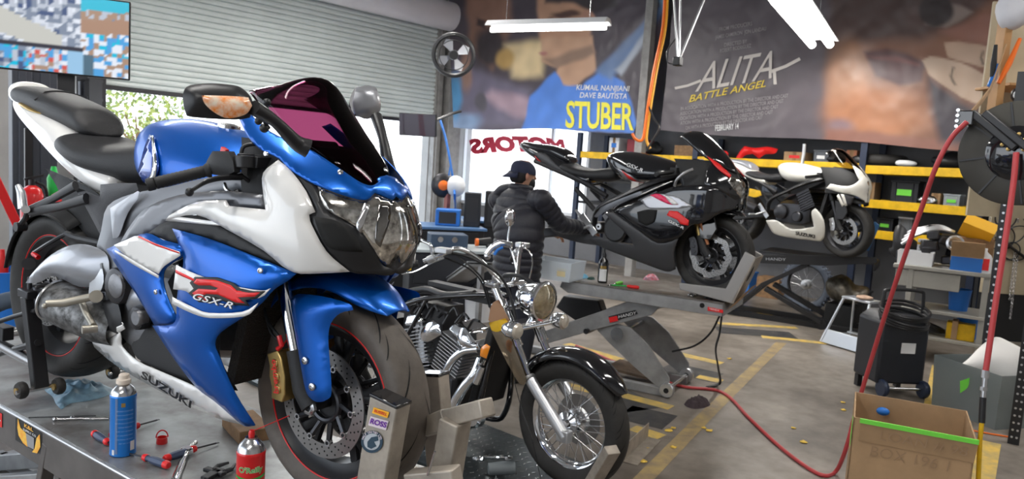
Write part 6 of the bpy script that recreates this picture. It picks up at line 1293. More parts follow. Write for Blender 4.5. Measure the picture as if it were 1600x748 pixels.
# ---------------------------------------------------------------- the mechanic
def person():
    d0 = 5.75; base = at(806, 440, d0); base.z = 0
    Fh = V((FW.x, FW.y, 0)).normalized(); Rh = V((RT.x, RT.y, 0)).normalized(); fwd = (Rh * .72 + Fh * .69).normalized(); left = V((0, 0, 1)).cross(fwd)
    M = Matrix(((fwd.x, left.x, 0, base.x), (fwd.y, left.y, 0, base.y), (0, 0, 1, 0), (0, 0, 0, 1))); I = M.inverted()
    t = thing('person', 'person in a quilted black jacket and backwards navy cap reaching toward the black motorcycle', 'person', M)
    L = lambda px, py, d: I @ at(px, py, d)
    sR, eR, hR = L(845, 312, 5.60), L(876, 350, 5.72), L(921, 359, 5.95); sL, eL, hL = L(778, 312, 5.95), L(800, 350, 6.15), L(862, 366, 6.2)
    nk, hd = L(814, 292, 5.78), L(816, 274, 5.78); hem = V((0, 0, .74))
    hip = V((0, 0, .92)); ch = (sR + sL) / 2 + V((0, 0, -.12))
    # body
    vs = [hip, V((0, 0, 1.12)), ch, nk + V((0, 0, -.02)), nk + V((.01, 0, .05)), hd, hd + V((0.015, 0, .08)), sR, eR, hR, sL, eL, hL, hip + V((0, -.10, -.04)), V((.03, -.12, .48)), V((-.03, -.13, .09)), V((.09, -.14, .04)), hip + V((0, .10, -.04)), V((.05, .13, .48)), V((0, .14, .09)), V((.12, .15, .04))]
    ed = [(0, 1), (1, 2), (2, 3), (3, 4), (4, 5), (5, 6), (2, 7), (7, 8), (8, 9), (2, 10), (10, 11), (11, 12), (0, 13), (13, 14), (14, 15), (15, 16), (0, 17), (17, 18), (18, 19), (19, 20)]
    rad = [.14, .13, .13, .05, .05, .06, .05, .04, .035, .022, .04, .035, .022, .085, .06, .04, .03, .085, .06, .04, .03]
    me = bpy.data.meshes.new('body'); me.from_pydata([tuple(v) for v in vs], ed, []); me.materials.append(K['skin']); b = bpy.data.objects.new('body', me); COL.objects.link(b); b.parent = t
    md = b.modifiers.new('skin', 'SKIN'); sv = me.skin_vertices[0].data
    for i, r_ in enumerate(rad): sv[i].radius = (r_, r_)
    sv[0].use_root = True; md.use_smooth_shade = True; s2 = b.modifiers.new('sub', 'SUBSURF'); s2.levels = 2; s2.render_levels = 2
    jk = mat('quilted_black_nylon', (.014, .014, .022), .5, sheen=.1, bump=.3, bscale=45)
    def rings(path, rad2, pitch, dep, n=28, flat=None):
        P = cr(path, 30); rows = []; acc = 0; N = len(P)
        x, y, z = basis(P[1] - P[0]); x = V((0, 1, 0)) if flat else x
        for i, p in enumerate(P):
            T_ = (P[min(i + 1, N - 1)] - P[max(i - 1, 0)]).normalized(); x = (x - T_ * x.dot(T_)).normalized(); y = T_.cross(x)
            if i: acc += (P[i] - P[i - 1]).length
            u = i / (N - 1) * (len(rad2) - 1); j = min(int(u), len(rad2) - 2); u -= j; q = abs(sin(pi * acc / pitch)) ** .5
            rx = rad2[j][0] + (rad2[j + 1][0] - rad2[j][0]) * u; ry = rad2[j][1] + (rad2[j + 1][1] - rad2[j][1]) * u; k = 1 - dep * (1 - q)
            rows.append([p + (x * cos(2 * pi * a_ / n) * rx + y * sin(2 * pi * a_ / n) * ry) * (k + .02 * noise.noise(V((a_ * .6, i * .2, 1)))) for a_ in range(n)])
        return rows
    top = (sR + sL) / 2
    a = MB(); a.grid(rings([hem, V((0, 0, .95)), V((.0, 0, 1.15)), top + V((0, 0, -.13)), top + V((.0, 0, 0)), nk + V((0, 0, -.01))], [(.205, .17), (.21, .175), (.215, .18), (.235, .175), (.20, .125), (.085, .085)], .058, .075, flat=1), cu=True); a.build('jacket', jk, t, ang=180)
    for s_, e_, h_, nm in ((sR, eR, hR, 'r'), (sL, eL, hL, 'l')):
        a = MB(); i_ = (s_ * .55 + top * .45) + V((0, 0, -.02)); a.grid(rings([i_ + V((0, 0, .0)), s_, (s_ + e_) / 2, e_, (e_ + h_) / 2, h_ - (h_ - e_).normalized() * .05], [(.06, .07), (.08, .085), (.078, .078), (.068, .068), (.06, .06), (.046, .046)], .05, .10, 20), cu=True, caps=True); a.build('jacket_sleeve', jk, t, ang=180)
    # collar and hood roll
    a = MB(); a.torus(nk + V((0, 0, -.005)), (.1, 0, 1), .075, .026, 28, 10); a.build('collar', jk, t)
    a = MB(); c0 = L(786, 296, 5.85); a.tube([L(800, 292, 5.8), c0, L(778, 303, 5.9), L(770, 312, 5.95)], (.03, .042, .04, .03), 12, k=3); a.build('hood', jk, t)
    # head shape, hair, ear, mask, cap
    R_ = Matrix.Rotation(-.25, 3, 'Z') @ Matrix.Rotation(.12, 3, 'Y'); hc = hd + V((.01, 0, .01)); G = lambda x, y, z: hc + R_ @ V((x, y, z))
    a = MB(); a.loft([[G(x + cos(2 * pi * i / 16) * rx, sin(2 * pi * i / 16) * ry, z) for i in range(16)] for z, x, rx, ry in ((-.11, .035, .045, .04), (-.09, .03, .07, .055), (-.05, .01, .09, .068), (0, 0, .098, .074), (.04, 0, .097, .074), (.08, -.005, .08, .06), (.105, -.005, .04, .03))], 3); h = a.build('head', 'skin', t)
    a = MB(); a.tube([G(.095, 0, .015), G(.115, 0, -.02), G(.098, 0, -.03)], (.008, .014, .008), 8); a.build('nose', 'skin', h)
    for s in (-1, 1): a = MB(); a.sph(G(-.005, s * .078, -.015), (.018, .009, .030), 12); a.build('ear', mat('ear_skin', (.42, .20, .14), .5) if s < 0 else bpy.data.materials['ear_skin'], h); a = MB(); a.sph(G(.088, s * .03, .012), .010, 10); a.build('eye', 'text_w', h)
    a = MB(); a.loft([[G(x + cos(2 * pi * i / 16) * rx, sin(2 * pi * i / 16) * ry, z) for i in range(16)] for z, x, rx, ry in ((-.075, -.035, .05, .05), (-.05, -.03, .075, .069), (0, -.022, .086, .077), (.03, -.015, .09, .078))], 2); a.build('hair', mat('black_hair', (.012, .01, .01), .7), h)
    a = MB(); a.loft([[G(x + cos(2 * pi * i / 16) * rx, sin(2 * pi * i / 16) * ry, z) for i in range(16)] for z, x, rx, ry in ((-.115, .05, .045, .045), (-.08, .05, .065, .062), (-.045, .045, .068, .066), (-.025, .045, .06, .06))], 2); a.build('face_mask', 'matte', h)
    navy = mat('navy_cap_cloth', (.016, .020, .048), .8); a = MB()
    a.loft([[G(x + cos(2 * pi * i / 20) * rx, sin(2 * pi * i / 20) * ry, z) for i in range(20)] for z, x, rx, ry in ((.005, -.004, .106, .083), (.03, -.004, .107, .084), (.06, -.008, .099, .078), (.088, -.012, .075, .06), (.103, -.014, .03, .025))], 3); cp = a.build('cap', navy, h)
    a = MB(); a.grid([[G(-.09 - .085 * cos(t_) * k, .075 * sin(t_), .012 - .055 * k) for t_ in [(i - 5) / 5 * pi / 2 for i in range(11)]] for k in (0, .5, 1)]); a.build('cap_brim', navy, cp, solid=.006)
    # trousers and shoes
    tr_ = mat('dark_trousers', (.02, .022, .032), .8)
    for s, kn, an, to in ((-1, vs[14], vs[15], vs[16]), (1, vs[18], vs[19], vs[20])):
        a = MB(); a.tube([V((0, s * .08, .86)), V((.01, s * .11, .66)), kn, (kn + an) / 2, an], (.115, .105, .08, .075, .065), 16, k=4); a.build('trouser_leg', tr_, t)
        a = MB(); a.loft([[V((an.x + x, an.y + w_ * cos(2 * pi * i / 12), .035 + hh + hh * sin(2 * pi * i / 12) - .035 + .0)) for i in range(12)] for x, w_, hh in ((-.08, .03, .035), (-.05, .042, .045), (.05, .046, .04), (.13, .048, .03), (.18, .03, .02))], 3); a.build('shoe', 'matte', t)
    # hands: palm, four fingers and a thumb each, bent over the part being worked on
    for h_, e_ in ((hR, eR), (hL, eL)):
        d = (h_ - e_).normalized(); s_ = d.cross(V((0, 0, 1))).normalized(); u = s_.cross(d)
        a = MB(); a.tube([h_ - d * .03, h_ + d * .01, h_ + d * .055], (.022, .024, .030), 12, flat=.62); w0 = h_ + d * .05
        for i, ln in enumerate((.062, .072, .068, .052)):
            o_ = w0 + s_ * (-.026 + i * .0175); a.tube([o_, o_ + d * ln * .45 - u * .006, o_ + d * ln * .8 - u * .022, o_ + d * ln * .9 - u * .04], (.0085, .0082, .0075, .006), 8, k=2)
        o_ = h_ + d * .015 - s_ * .024; a.tube([o_, o_ + d * .03 - s_ * .022 - u * .008, o_ + d * .06 - s_ * .022 - u * .022], (.011, .0095, .007), 8, k=2); a.build('hand', mat('hand_skin', (.50, .24, .14), .5), t)
    return t
person()

# ---------------------------------------------------------------- storage rack along the back wall
XR = 10.02
t = thing('pallet_rack', 'steel storage rack with yellow beams along the back wall under the banners', 'rack', Matrix.Translation((XR, 0, 0)))
yb = [1.72, 3.05, 7.55]
for lv, (z1, z0) in enumerate(((1.945, 1.925), (1.50, 1.50), (1.12, 1.12), (.35, .35))):
    for j in range(2):
        if lv == 3 or (j and lv): break
        for x in (0, .78): a = MB(); a.beam((x, yb[j] + .04, z1 - .05), (x, yb[j + 1] - .04, z0 + .0 - .05), .04, .105); a.build('beam', 'yellow', t, bevel=.003)
        a = MB(); a.box((.39, (yb[j] + yb[j + 1]) / 2, z1 - .02), (.74, yb[j + 1] - yb[j] - .1, .02)); a.build('shelf_board', 'matte', t)
for z in (1.5, 1.12): a = MB(); a.box((.39, 5.3, z - .03), (.76, 4.4, .04)); a.build('shelf_board', 'matte', t)
for y in yb + [5.4]:
    for x in (0, .78): a = MB(); a.box((x, y, 1.12), (.07, .08, 2.24)); a.build('upright', mat('dark_blue_steel', (.02, .03, .06), .5) if 'dark_blue_steel' not in bpy.data.materials else bpy.data.materials['dark_blue_steel'], t, bevel=.003)
SH = [1.935, 1.49, 1.11, .34]
def xr(px, py, dx=.15): return atx(px, py, XR + dx)
def rbox(nm, label, cat, px0, px1, hpx, lv, m, dx=.18, dep=.28, lid=None, lab=None, grp=None, z=None):
    zz = SH[lv] if z is None else z; A, B = xr(px0, 300, dx), xr(px1, 300, dx); w_ = abs(A.y - B.y); h = hpx * (A - CAM).length / FPX; t = thing(nm, label, cat, Matrix.Translation((XR + dx + dep / 2, (A.y + B.y) / 2, zz)), grp)
    if cat in ('bin', 'tub'):
        a = MB(); a.box((0, 0, h / 2), (dep * .92, w_ * .92, h)); [a.box((0, s * w_ * .3, h * .5), (dep * .97, .012, h * .9)) for s in (-1, 1)]; a.build('bin_body', m, t, bevel=.012); a = MB(); a.box((0, 0, h + .01), (dep, w_, .025)); a.build('lid', lid or m, t, bevel=.006)
    else:
        a = MB(); a.box((0, 0, h / 2), (dep, w_, h)); a.build('carton', m, t, bevel=.002); a = MB(); a.box((-dep / 2 + .0, 0, h / 2), (.004, .05, h + .004)); a.box((0, 0, h), (dep, .05, .004)); a.build('packing_tape', 'wood', t)
    if lab: a = MB(); a.box((-dep * .5, 0, h * .5), (.006, w_ * .5, h * .3)); a.build('label', lab, t)
    return t
rbox('white_box', 'white box standing at the left end of the top rack shelf', 'box', 946, 961, 23, 0, 'whitep', lab='bluep')
rbox('red_crate', 'dark red crate on the top rack shelf beside the white box', 'box', 974, 1002, 22, 0, mat('dark_red', (.22, .02, .03), .5))
rbox('carton', 'brown carton on the top rack shelf right of the red fairing', 'box', 1219, 1252, 14, 0, 'card', lab='redmk')
rbox('storage_bin', 'grey bin with a white label on the top rack shelf', 'bin', 1264, 1289, 16, 0, mat('grey_bin', (.12, .13, .15), .5), lab='text_w')
rbox('carton', 'reddish carton behind the white motorcycle screen on the top rack shelf', 'box', 1316, 1332, 20, 0, mat('red_card', (.4, .16, .09), .8))
rbox('carton', 'dark brown carton on the top rack shelf behind the black motorcycle screen', 'box', 1048, 1078, 16, 0, 'wood')
rbox('carton', 'small tan carton standing right of the white motorcycle nose on the second shelf', 'box', 1353, 1366, 25, 1, 'card')
rbox('storage_bin', 'black bin with a bright green label on the second rack shelf', 'bin', 1390, 1436, 28, 1, 'blackbin', lab='tape')
rbox('storage_bin', 'green labelled clear tub near the right end of the second shelf', 'tub', 1474, 1502, 14, 1, 'clearp', lab='tape')
rbox('storage_bin', 'black bin with a green label on the third rack shelf', 'bin', 1374, 1402, 16, 2, 'blackbin', lab='tape')
rbox('carton', 'small tan carton low at the left end of the rack', 'box', 934, 950, 16, 1, 'card')
rbox('storage_bin', 'dark grey bin on the second shelf behind the white motorcycle tail', 'bin', 1188, 1214, 20, 1, mat('slate_bin', (.05, .06, .08), .6))
rbox('storage_bin', 'black bin with a pale label on the floor below the rack', 'bin', 1326, 1372, 42, 3, 'blackbin', dx=-.5, z=0, lab='silverg')
rbox('storage_bin', 'grey bin on the second shelf between the two rear motorcycles', 'bin', 1096, 1140, 22, 1, 'greyfair')
rbox('carton', 'low grey carton on the top rack shelf beside the small red part', 'box', 1092, 1112, 12, 0, 'greyfair')
rbox('carton', 'narrow tan carton on the second shelf beside the shiny steel part', 'box', 1456, 1470, 16, 1, 'card')
rbox('storage_bin', 'grey tub with a white lid on the third shelf behind the work cart', 'bin', 1408, 1432, 20, 2, mat('mid_grey_bin', (.2, .21, .23), .5), lid='whitep')
rbox('carton', 'brown carton on the floor at the foot of the rack behind the rear lift', 'box', 1196, 1232, 30, 3, 'wood', z=0)
rbox('storage_bin', 'blue bin on the floor at the foot of the rack behind the rear lift', 'bin', 1150, 1186, 30, 3, 'bluep', z=0)
rbox('carton', 'white carton on the second shelf behind the black motorcycle', 'box', 1010, 1036, 22, 1, 'whitep')
# loose things on the rack
def blob(nm, label, cat, p, r_, m, seed=0, rough=.35, n=20, Rm=None):
    a = MB(); a.sph((0, 0, r_[2]), r_, n)
    for v in a.v: k = 1 + rough * noise.noise(v * (1.2 / max(r_)) + V((seed, 0, 0))); v.x *= k; v.y *= k; v.z = max(0, v.z * k)
    o = a.build(nm, m, None, ang=180); o.location = p; return tag(o, label, cat)
p = xr(1182, 248, .1); p.z = SH[0]; t = thing('red_fairing', 'bright red motorcycle fairing lying on the top rack shelf', 'fairing', Matrix.Translation(p)); fr2 = Fr(Matrix.Translation(p))
solid('fairing_shell', fr2, [(1148, 250), (1155, 238), (1163, 228), (1180, 231), (1200, 229), (1216, 233), (1210, 240), (1196, 241), (1186, 248), (1176, 240), (1164, 243), (1156, 251)], 'redmk', t, (0, 0, 0), (-1, 0, 0), front=.08, back=.04, step=3)
blob('red_part', 'small red plastic part on the top rack shelf left of the red fairing', 'motorcycle part', V((XR + .15, xr(1125, 250).y, SH[0])), (.08, .14, .06), 'redmk', 3)
a = MB(); c = xr(1378, 250, .35); a.torus((0, 0, 0), (0, 0, 1), .24, .075, 40, 14); o = a.build('spare_tyre', 'rubber', None); o.location = (c.x, c.y, SH[0] + .07); tag(o, 'black tyre lying flat on the top rack shelf', 'tyre')
blob('black_helmet', 'black helmet bag on the top rack shelf at the right end', 'bag', V((XR + .25, xr(1482, 265).y, SH[0])), (.16, .20, .10), 'satin', 1); blob('black_bag', 'slumped black bag beside the flat tyre on the top rack shelf', 'bag', V((XR + .2, xr(1342, 255).y, SH[0])), (.12, .12, .06), 'satin', 5); blob('white_cloth_roll', 'white rolled cloth on the top rack shelf right of the tyre', 'cloth', V((XR + .12, xr(1416, 258).y, SH[0])), (.06, .12, .04), 'whitep', 6)
blob('steel_part', 'shiny steel part on the second rack shelf right of the black bin', 'motorcycle part', V((XR + .12, xr(1452, 305).y, SH[1])), (.07, .10, .05), 'steel', 9, .6)
for i, (px, m, lb) in enumerate(((1012, 'matte', 'black helmet visor box on the top rack shelf left of the column'), (1300, 'satin', 'black seat on the top rack shelf behind the white screen'))): blob('stored_part', lb, 'motorcycle part', V((XR + .3, xr(px, 250).y, SH[0])), (.14, .16, .09), m, i + 11, .5)
# spoked dirt wheel, bins and rag under the black lift
p = atx(1262, 430, XR - .25); p.z = 0; yw = radians(-95); t = thing('spare_wheel', 'spoked dirt bike wheel with a grey knobbly tyre leaning under the black lift', 'wheel', frame(p.x, p.y, 0, yw)); spoke_wheel(t, (0, 0, .34), .34, .045, .255, 'wheel_rim', n=28, tm=mat('dusty_tyre', (.12, .14, .18), .7), knob=40, rim='dkmetal', hub='alu')
p = at(1374, 400, 8.6); ragw('orange_rag', 'bright orange rag draped over the end of the black lift', 'rag', 1380, 420, .16, .34, .36, mat('orange_cloth', (.9, .2, .03), .8), 21, z=.52)
t = thing('rag_bucket', 'black bucket under the orange rag at the end of the black lift', 'bucket', Matrix.Translation(V((*atz(1380, 420, .52).xy, 0)))); MB().lathe([(0, 0), (.13, 0), (.16, .5), (.165, .51), (.15, .51), (.12, .02), (0, .02)], n=24).build('bucket_body', 'blackbin', t)
p = at(1325, 425, 8.8); p.z = 0; blob('engine_part', 'greasy round engine part standing under the black lift', 'motorcycle part', p + V((0, 0, .26)), (.16, .22, .14), mat('oily_alloy', (.3, .27, .22), .4, .7, var=.7, vscale=9), 4, .5); a = MB(); a.box((0, 0, .13), (.3, .34, .26)); o = a.build('parts_crate', 'matte', None, bevel=.01); o.location = p; tag(o, 'black crate under the round engine part below the black lift', 'crate')

# ---------------------------------------------------------------- workbench on castors
ZB = .93
A_, B_ = atz(1396, 411, ZB), atz(1553, 429, ZB); d_ = (B_ - A_); LB = d_.length; yb_ = atan2(d_.y, d_.x); MBk = frame(A_.x, A_.y, 0, yb_); bf = Fr(MBk)
K['bench'] = mat('bench_grey_plastic', (.34, .33, .30), .5, var=.15, vscale=4)
def bench():
    t = thing('work_cart', 'grey two shelf work cart on castors loaded with boxes and engine parts', 'work cart', MBk); W = .60
    a = MB(); a.box((LB / 2, W / 2, ZB - .02), (LB, W, .04)); a.build('top', 'bench', t, bevel=.008)
    for x in (.06, LB - .05):
        for y in (.04, W - .04): a = MB(); a.box((x + (.10 if x < .5 else 0), y, ZB / 2 + .04), (.05, .05, ZB - .12)); a.build('leg', 'bench', t, bevel=.004)
    a = MB(); a.box((LB * .36, .03, ZB - .13), (LB * .66, .02, .16)); a.box((LB * .36, .25, ZB - .2), (LB * .66, .45, .02)); dr = a.build('drawer', 'bench', t, bevel=.004)
    for z in (.50, .24): a = MB(); a.box((LB * .55, W / 2, z), (LB * .84, W, .03)); a.build('shelf', 'bench', t, bevel=.004)
    for x in (.16, LB - .05):
        for y in (.05, W - .05): a = MB(); a.lathe([(0, -.018), (.045, -.018), (.05, 0), (.045, .018), (0, .018)], (x, y, .05), (1, .2, 0), 20); a.box((x, y, .09), (.05, .04, .03)); a.build('castor', mat('castor_blue_black', (.03, .05, .1), .5) if 'castor_blue_black' not in bpy.data.materials else bpy.data.materials['castor_blue_black'], t)
    return t
bench()
def onb_(px, py, y): return bf.y(px, py, y)
def bt(nm, label, cat, px, py, y=.2, z=ZB): p = bf.y(px, py, y); q = MBk @ V((p.x, p.y, z)); return thing(nm, label, cat, Matrix.Translation(q) @ Matrix.Rotation(yb_, 4, 'Z'))
t = bt('white_box', 'open white plastic box at the left of the work cart top', 'box', 1430, 412, .18); tub(MB(), .30, .26, .13, .006, 1.04, Matrix.Identity(3)).build('box_body', 'whitep', t)
t = bt('black_box', 'small black box at the left end of the work cart top', 'box', 1409, 402, .15); MB().box((0, 0, .06), (.10, .12, .12)).build('box_body', 'blackbin', t, bevel=.004)
t = bt('yellow_trimmed_carton', 'small cream carton with a yellow edge behind the white box on the cart', 'box', 1446, 392, .40); MB().box((0, 0, .12), (.15, .12, .24)).build('carton_body', 'whitep', t, bevel=.002); MB().box((0, 0, .20), (.152, .122, .02)).build('yellow_band', 'yellow', t)
t = bt('open_carton', 'open tan cardboard carton on the work cart', 'box', 1509, 420, .14)
a = tub(MB(), .26, .22, .13, .005, 1.0, Matrix.Identity(3)); a.build('carton_body', 'bluep', t)
for s, ang, L_ in ((1, .5, .2), (-1, -.9, .18)): a = MB(); a.box((0, s * .11 + s * L_ / 2 * cos(ang), .14 + L_ / 2 * sin(abs(ang))), (.27, L_, .005), Matrix.Rotation(s * abs(ang), 3, 'X')); a.build('flap', 'card', t)
a = MB(); a.box((0, 0, .15), (.27, .20, .12)); a.build('inner_carton', 'card', t, bevel=.002)
t = bt('yellow_box', 'yellow and red parts box tilted on top of the pile on the work cart', 'box', 1520, 420, .30, ZB + .29); Rt = Matrix.Rotation(.35, 3, 'Y') @ Matrix.Rotation(-.55, 3, 'X'); a = MB(); a.box((0, 0, .1), (.28, .26, .11), Rt); a.build('carton_body', mat('box_yellow', (.85, .45, .02), .5), t, bevel=.002)
a = MB(); a.box(V((0, 0, .1)) + Rt @ V((.02, -.01, .057)), (.17, .06, .002), Rt); a.box(V((0, 0, .1)) + Rt @ V((-.04, -.09, .057)), (.1, .05, .002), Rt); a.build('label', 'redmk', t)
text_on('box_lettering', 'HOT PARTS', 1, 'text_w', t, lambda u, v: V((0, 0, .1)) + Rt @ V((.02 + u * .03, -.01 + v * .04, .0595)), .0)
t = bt('support_box', 'dark carton under the yellow box at the right of the work cart', 'box', 1520, 420, .42); MB().box((0, 0, .15), (.3, .24, .30)).build('carton_body', 'wood', t, bevel=.003)
t = bt('cleaner_bottle', 'red and white cleaner bottle at the right end of the work cart', 'bottle', 1536, 418, .08); a = MB(); a.loft([[V((w_ * cos(2 * pi * i / 16), .03 * cos(0) * sin(2 * pi * i / 16), z)) for i in range(16)] for z, w_ in ((0, .06), (.01, .066), (.14, .066), (.18, .04), (.2, .02), (.23, .02))], 2); a.build('bottle_body', 'whitep', t); MB().box((0, -.031, .08), (.09, .004, .11)).build('label', 'redmk', t)
t = bt('engine_assembly', 'heap of chrome and black engine parts on the work cart', 'engine parts', 1462, 415, .34)
a = MB()
for i in range(9): r_ = random.Random(i); a.box((r_.uniform(-.15, .15), r_.uniform(-.08, .08), .06 + .035 * i), (r_.uniform(.1, .2), r_.uniform(.1, .2), .08), Matrix.Rotation(r_.uniform(0, 3), 3, 'Z') @ Matrix.Rotation(r_.uniform(-.4, .4), 3, 'X'))
a.build('engine_block', 'dkmetal', t, bevel=.015)
a = MB(); a.lathe([(.0, 0), (.03, .0), (.055, .02), (.075, .03), (.08, .045), (.06, .05)], (.14, -.12, .24), (.2, -1, .1), 26); a.build('intake_funnel', 'steel', t)
for i in range(4): a = MB(); a.tube([(-.32, -.05 + i * .04, .18 + i * .03), (-.2, -.08 + i * .03, .28 + i * .02), (-.02, -.05 + i * .03, .36 + .01 * i), (.12, i * .03, .34)], .016, 8, k=4); a.build('header_pipe', 'alu', t)
for px, lb in ((1410, 'black helmet-like cover at the left end of the engine heap on the cart'),): p = bf.y(px, 395, .4); blob('black_cover', lb, 'motorcycle part', MBk @ V((p.x, p.y, ZB)), (.09, .12, .14), 'satin', 2, .5)
for px, z, lb in ((1497, .515, 'blue plastic bucket on the middle shelf of the work cart'), (1516, .255, 'blue bottle on the bottom shelf of the work cart')):
    t = bt('blue_bucket', lb, 'bucket', px, 480, .3, z); MB().lathe([(0, 0), (.08, 0), (.10, .2), (.105, .21), (.09, .21), (.07, .01), (0, .01)], n=22).build('bucket_body', 'bluep', t)
t = bt('tool_case', 'yellow case on the bottom shelf of the work cart', 'case', 1498, 540, .16, .255); MB().box((0, 0, .08), (.24, .16, .16)).build('case_body', 'yellow', t, bevel=.008); MB().box((-.05, -.01, .09), (.05, .17, .18)).build('tan_band', 'card', t, bevel=.003)
t = bt('hose_bundle', 'dark bundle of cables on the bottom shelf of the work cart', 'cable', 1450, 535, .25, .26); a = MB(); [a.torus((.0, 0, .02 + i * .02), (.1 * i, .1, 1), .13, .010, 24, 6) for i in range(4)]; a.build('cable_coil', 'satin', t)

# ---------------------------------------------------------------- black charger cart with cable coil
pc = atz(1400, 618, 0); Mc = frame(pc.x, pc.y, 0, yaw := atan2(RT.y, RT.x) + .10); cf = Fr(Mc)
t = thing('charger_cart', 'black wheeled charger cart with a coiled cable and white label', 'charger cart', Mc)
a = MB(); a.prism([V((-.20, -.02, .10)), V((.21, -.02, .10)), V((.21, -.02, .60)), V((.12, -.02, .66)), V((-.12, -.02, .66)), V((-.20, -.02, .60))], (0, .34, 0)); a.build('body', 'blackbin', t, bevel=.02)
a = MB(); a.tube([(-.17, .05, .55), (-.17, .05, .80), (-.13, .06, .855), (.13, .06, .855), (.17, .05, .80), (.17, .05, .55)], .014, 10, k=4); a.build('handle', 'satin', t)
for i in range(6): a = MB(); a.torus((.0, .02, .60 + .022 * i), (.06 * sin(i), -.2 + .05 * cos(i * 2), 1), .17 + .006 * (i % 3), .012, 40, 8); a.build('cable_loop', 'satin', t)
MB().box((.04, -.024, .40), (.12, .006, .085)).build('label', 'text_w', t)
a = MB(); a.cyl((-.13, -.06, .075), (.16, -.06, .075), .012); a.build('axle_bar', 'steel', t)
for x in (-.16, .19): a = MB(); a.lathe([(0, -.02), (.065, -.02), (.072, 0), (.065, .02), (0, .02)], (x, -.05, .073), (1, 0, 0), 24); a.build('wheel', mat('cart_wheel', (.02, .03, .06), .4) if x < 0 else bpy.data.materials['cart_wheel'], t)
for x in (-.17, .18): MB().box((x, .27, .05), (.04, .05, .1)).build('foot', 'satin', t)

# ---------------------------------------------------------------- silver step stool
s0 = atz(1283, 535, 0); s1 = atz(1343, 553, 0); ex = (s1 - s0); W_ = ex.length; Ms = frame(s0.x, s0.y, 0, atan2(ex.y, ex.x)); t = thing('step_stool', 'folding aluminium step stool with a wide shiny tread', 'step stool', Ms); D_ = .44
K['stool'] = mat('stool_silver', (.66, .70, .76), .28, .6)
a = MB(); P = roundpoly([V((-.02, .0)), V((W_ + .02, .0)), V((W_, .14)), V((0, .14))], 4, 20); 
a.prism([V((p.x, -.01 + p.y * .35, .01 + p.y)) for p in P], (0, .02, 0)); a.build('lower_tread', 'stool', t, bevel=.006)
a = MB(); a.box((W_ / 2, .25, .50), (W_ * .72, .20, .025)); a.build('top_tread', 'stool', t, bevel=.006)
for x0, x1 in ((0, W_ * .17), (W_, W_ * .83)):
    a = MB(); a.tube([(x0, 0, .02), (x1, .17, .49)], .014, 10); a.build('front_leg', 'stool', t); a = MB(); a.tube([(x0, D_, .02), (x1, .33, .49)], .012, 10); a.build('rear_leg', 'stool', t); a = MB(); a.tube([(x0, .02, .10), (x0, D_ - .02, .08)], .008, 8); a.build('side_brace', 'stool', t)
MB().box((W_ * .5, D_ - .03, .1), (W_, .06, .012)).build('rear_tread', 'stool', t)
p = Ms @ V((W_ * .6, .25, .513)); ragw('paper_towel', 'crumpled tan paper on top of the step stool', 'paper', 0, 0, .2, .14, .04, 'wood', 31) if False else None
o = blob('glove_pile', 'pale crumpled gloves on top of the step stool', 'gloves', p, (.13, .07, .022), mat('tan_glove', (.55, .38, .28), .8), 7, .6); tag(atm := MB().lathe([(0, 0), (.05, 0), (.055, .01), (.055, .05), (0, .055)], n=18).build('tape_roll', 'dkmetal', None), 'small dark tin on the floor behind the step stool', 'tin'); atm.location = atz(1345, 505, 0)

# ---------------------------------------------------------------- tub with a white bag, cardboard box, floor litter
p = atz(1522, 655, 0); Rz_ = Matrix.Rotation(-.55, 3, 'Z'); t = thing('storage_tub', 'translucent tub with a green sticker under a white bag', 'tub', Matrix.Translation(p + V((.2, -.05, 0)))); tub(MB(), .5, .55, .40, .006, 1.06, Rz_).build('tub_body', mat('milky_tub', (.22, .25, .25), .4, alpha=.7), t, ang=20)
fs_ = Fr(Matrix.Translation(t.location)); q0 = fs_.x(1507, 600, -.30); solid('sticker', fs_, [(1500, 595), (1515, 590), (1512, 605), (1500, 614)], 'tape', t, q0, (-1, -.6, 0), front=.001, back=.001, step=4)
P = [fs_.x(px, py, -.26) for px, py in ((1500, 570), (1530, 545), (1560, 527), (1590, 535), (1612, 560), (1605, 620), (1580, 612), (1550, 597), (1520, 584))]
t2_ = thing('white_bag', 'large white plastic bag slumped over the translucent tub', 'bag', Matrix.Translation(t.location)); solid('bag_body', fs_, [(1500, 570), (1513, 560), (1535, 538), (1556, 526), (1578, 534), (1612, 552), (1608, 622), (1583, 620), (1562, 600), (1536, 588), (1508, 580)], mat('white_bag_plastic', (.82, .80, .77), .5), t2_, (-.28, 0, 0), (-1, -.45, .5), front=.10, back=.14, step=7, pr=16)
K['cardin'] = mat('cardboard_inside', (.40, .26, .14), .85)
c0, c1 = at(1335, 645, 3.35), at(1528, 672, 3.15); ex = c1 - c0; ex.z = 0; Wc = ex.length; Hc = (c0.z + c1.z) / 2; Mx = frame(c0.x, c0.y, 0, atan2(ex.y, ex.x)); t = thing('cardboard_box', 'open cardboard box with a strip of green tape along its near edge', 'box', Mx); xf = Fr(Mx); Dc = .34; Hf = Hc - .03
a = MB(); ins = .006
a.prism([(0, 0, 0), (Wc, 0, 0), (Wc, 0, Hf), (0, 0, Hf)], (0, ins, 0)); a.prism([(0, Dc, 0), (Wc, Dc, 0), (Wc, Dc, Hc), (0, Dc, Hc)], (0, -ins, 0)); a.prism([(0, 0, 0), (0, Dc, 0), (0, Dc, Hc), (0, 0, Hf)], (ins, 0, 0)); a.prism([(Wc, 0, 0), (Wc, Dc, 0), (Wc, Dc, Hc), (Wc, 0, Hf)], (-ins, 0, 0)); a.box((Wc / 2, Dc / 2, .01), (Wc, Dc, .02)); a.build('carton', 'card', t)
z1, z2 = Hf + .0, Hf - .10
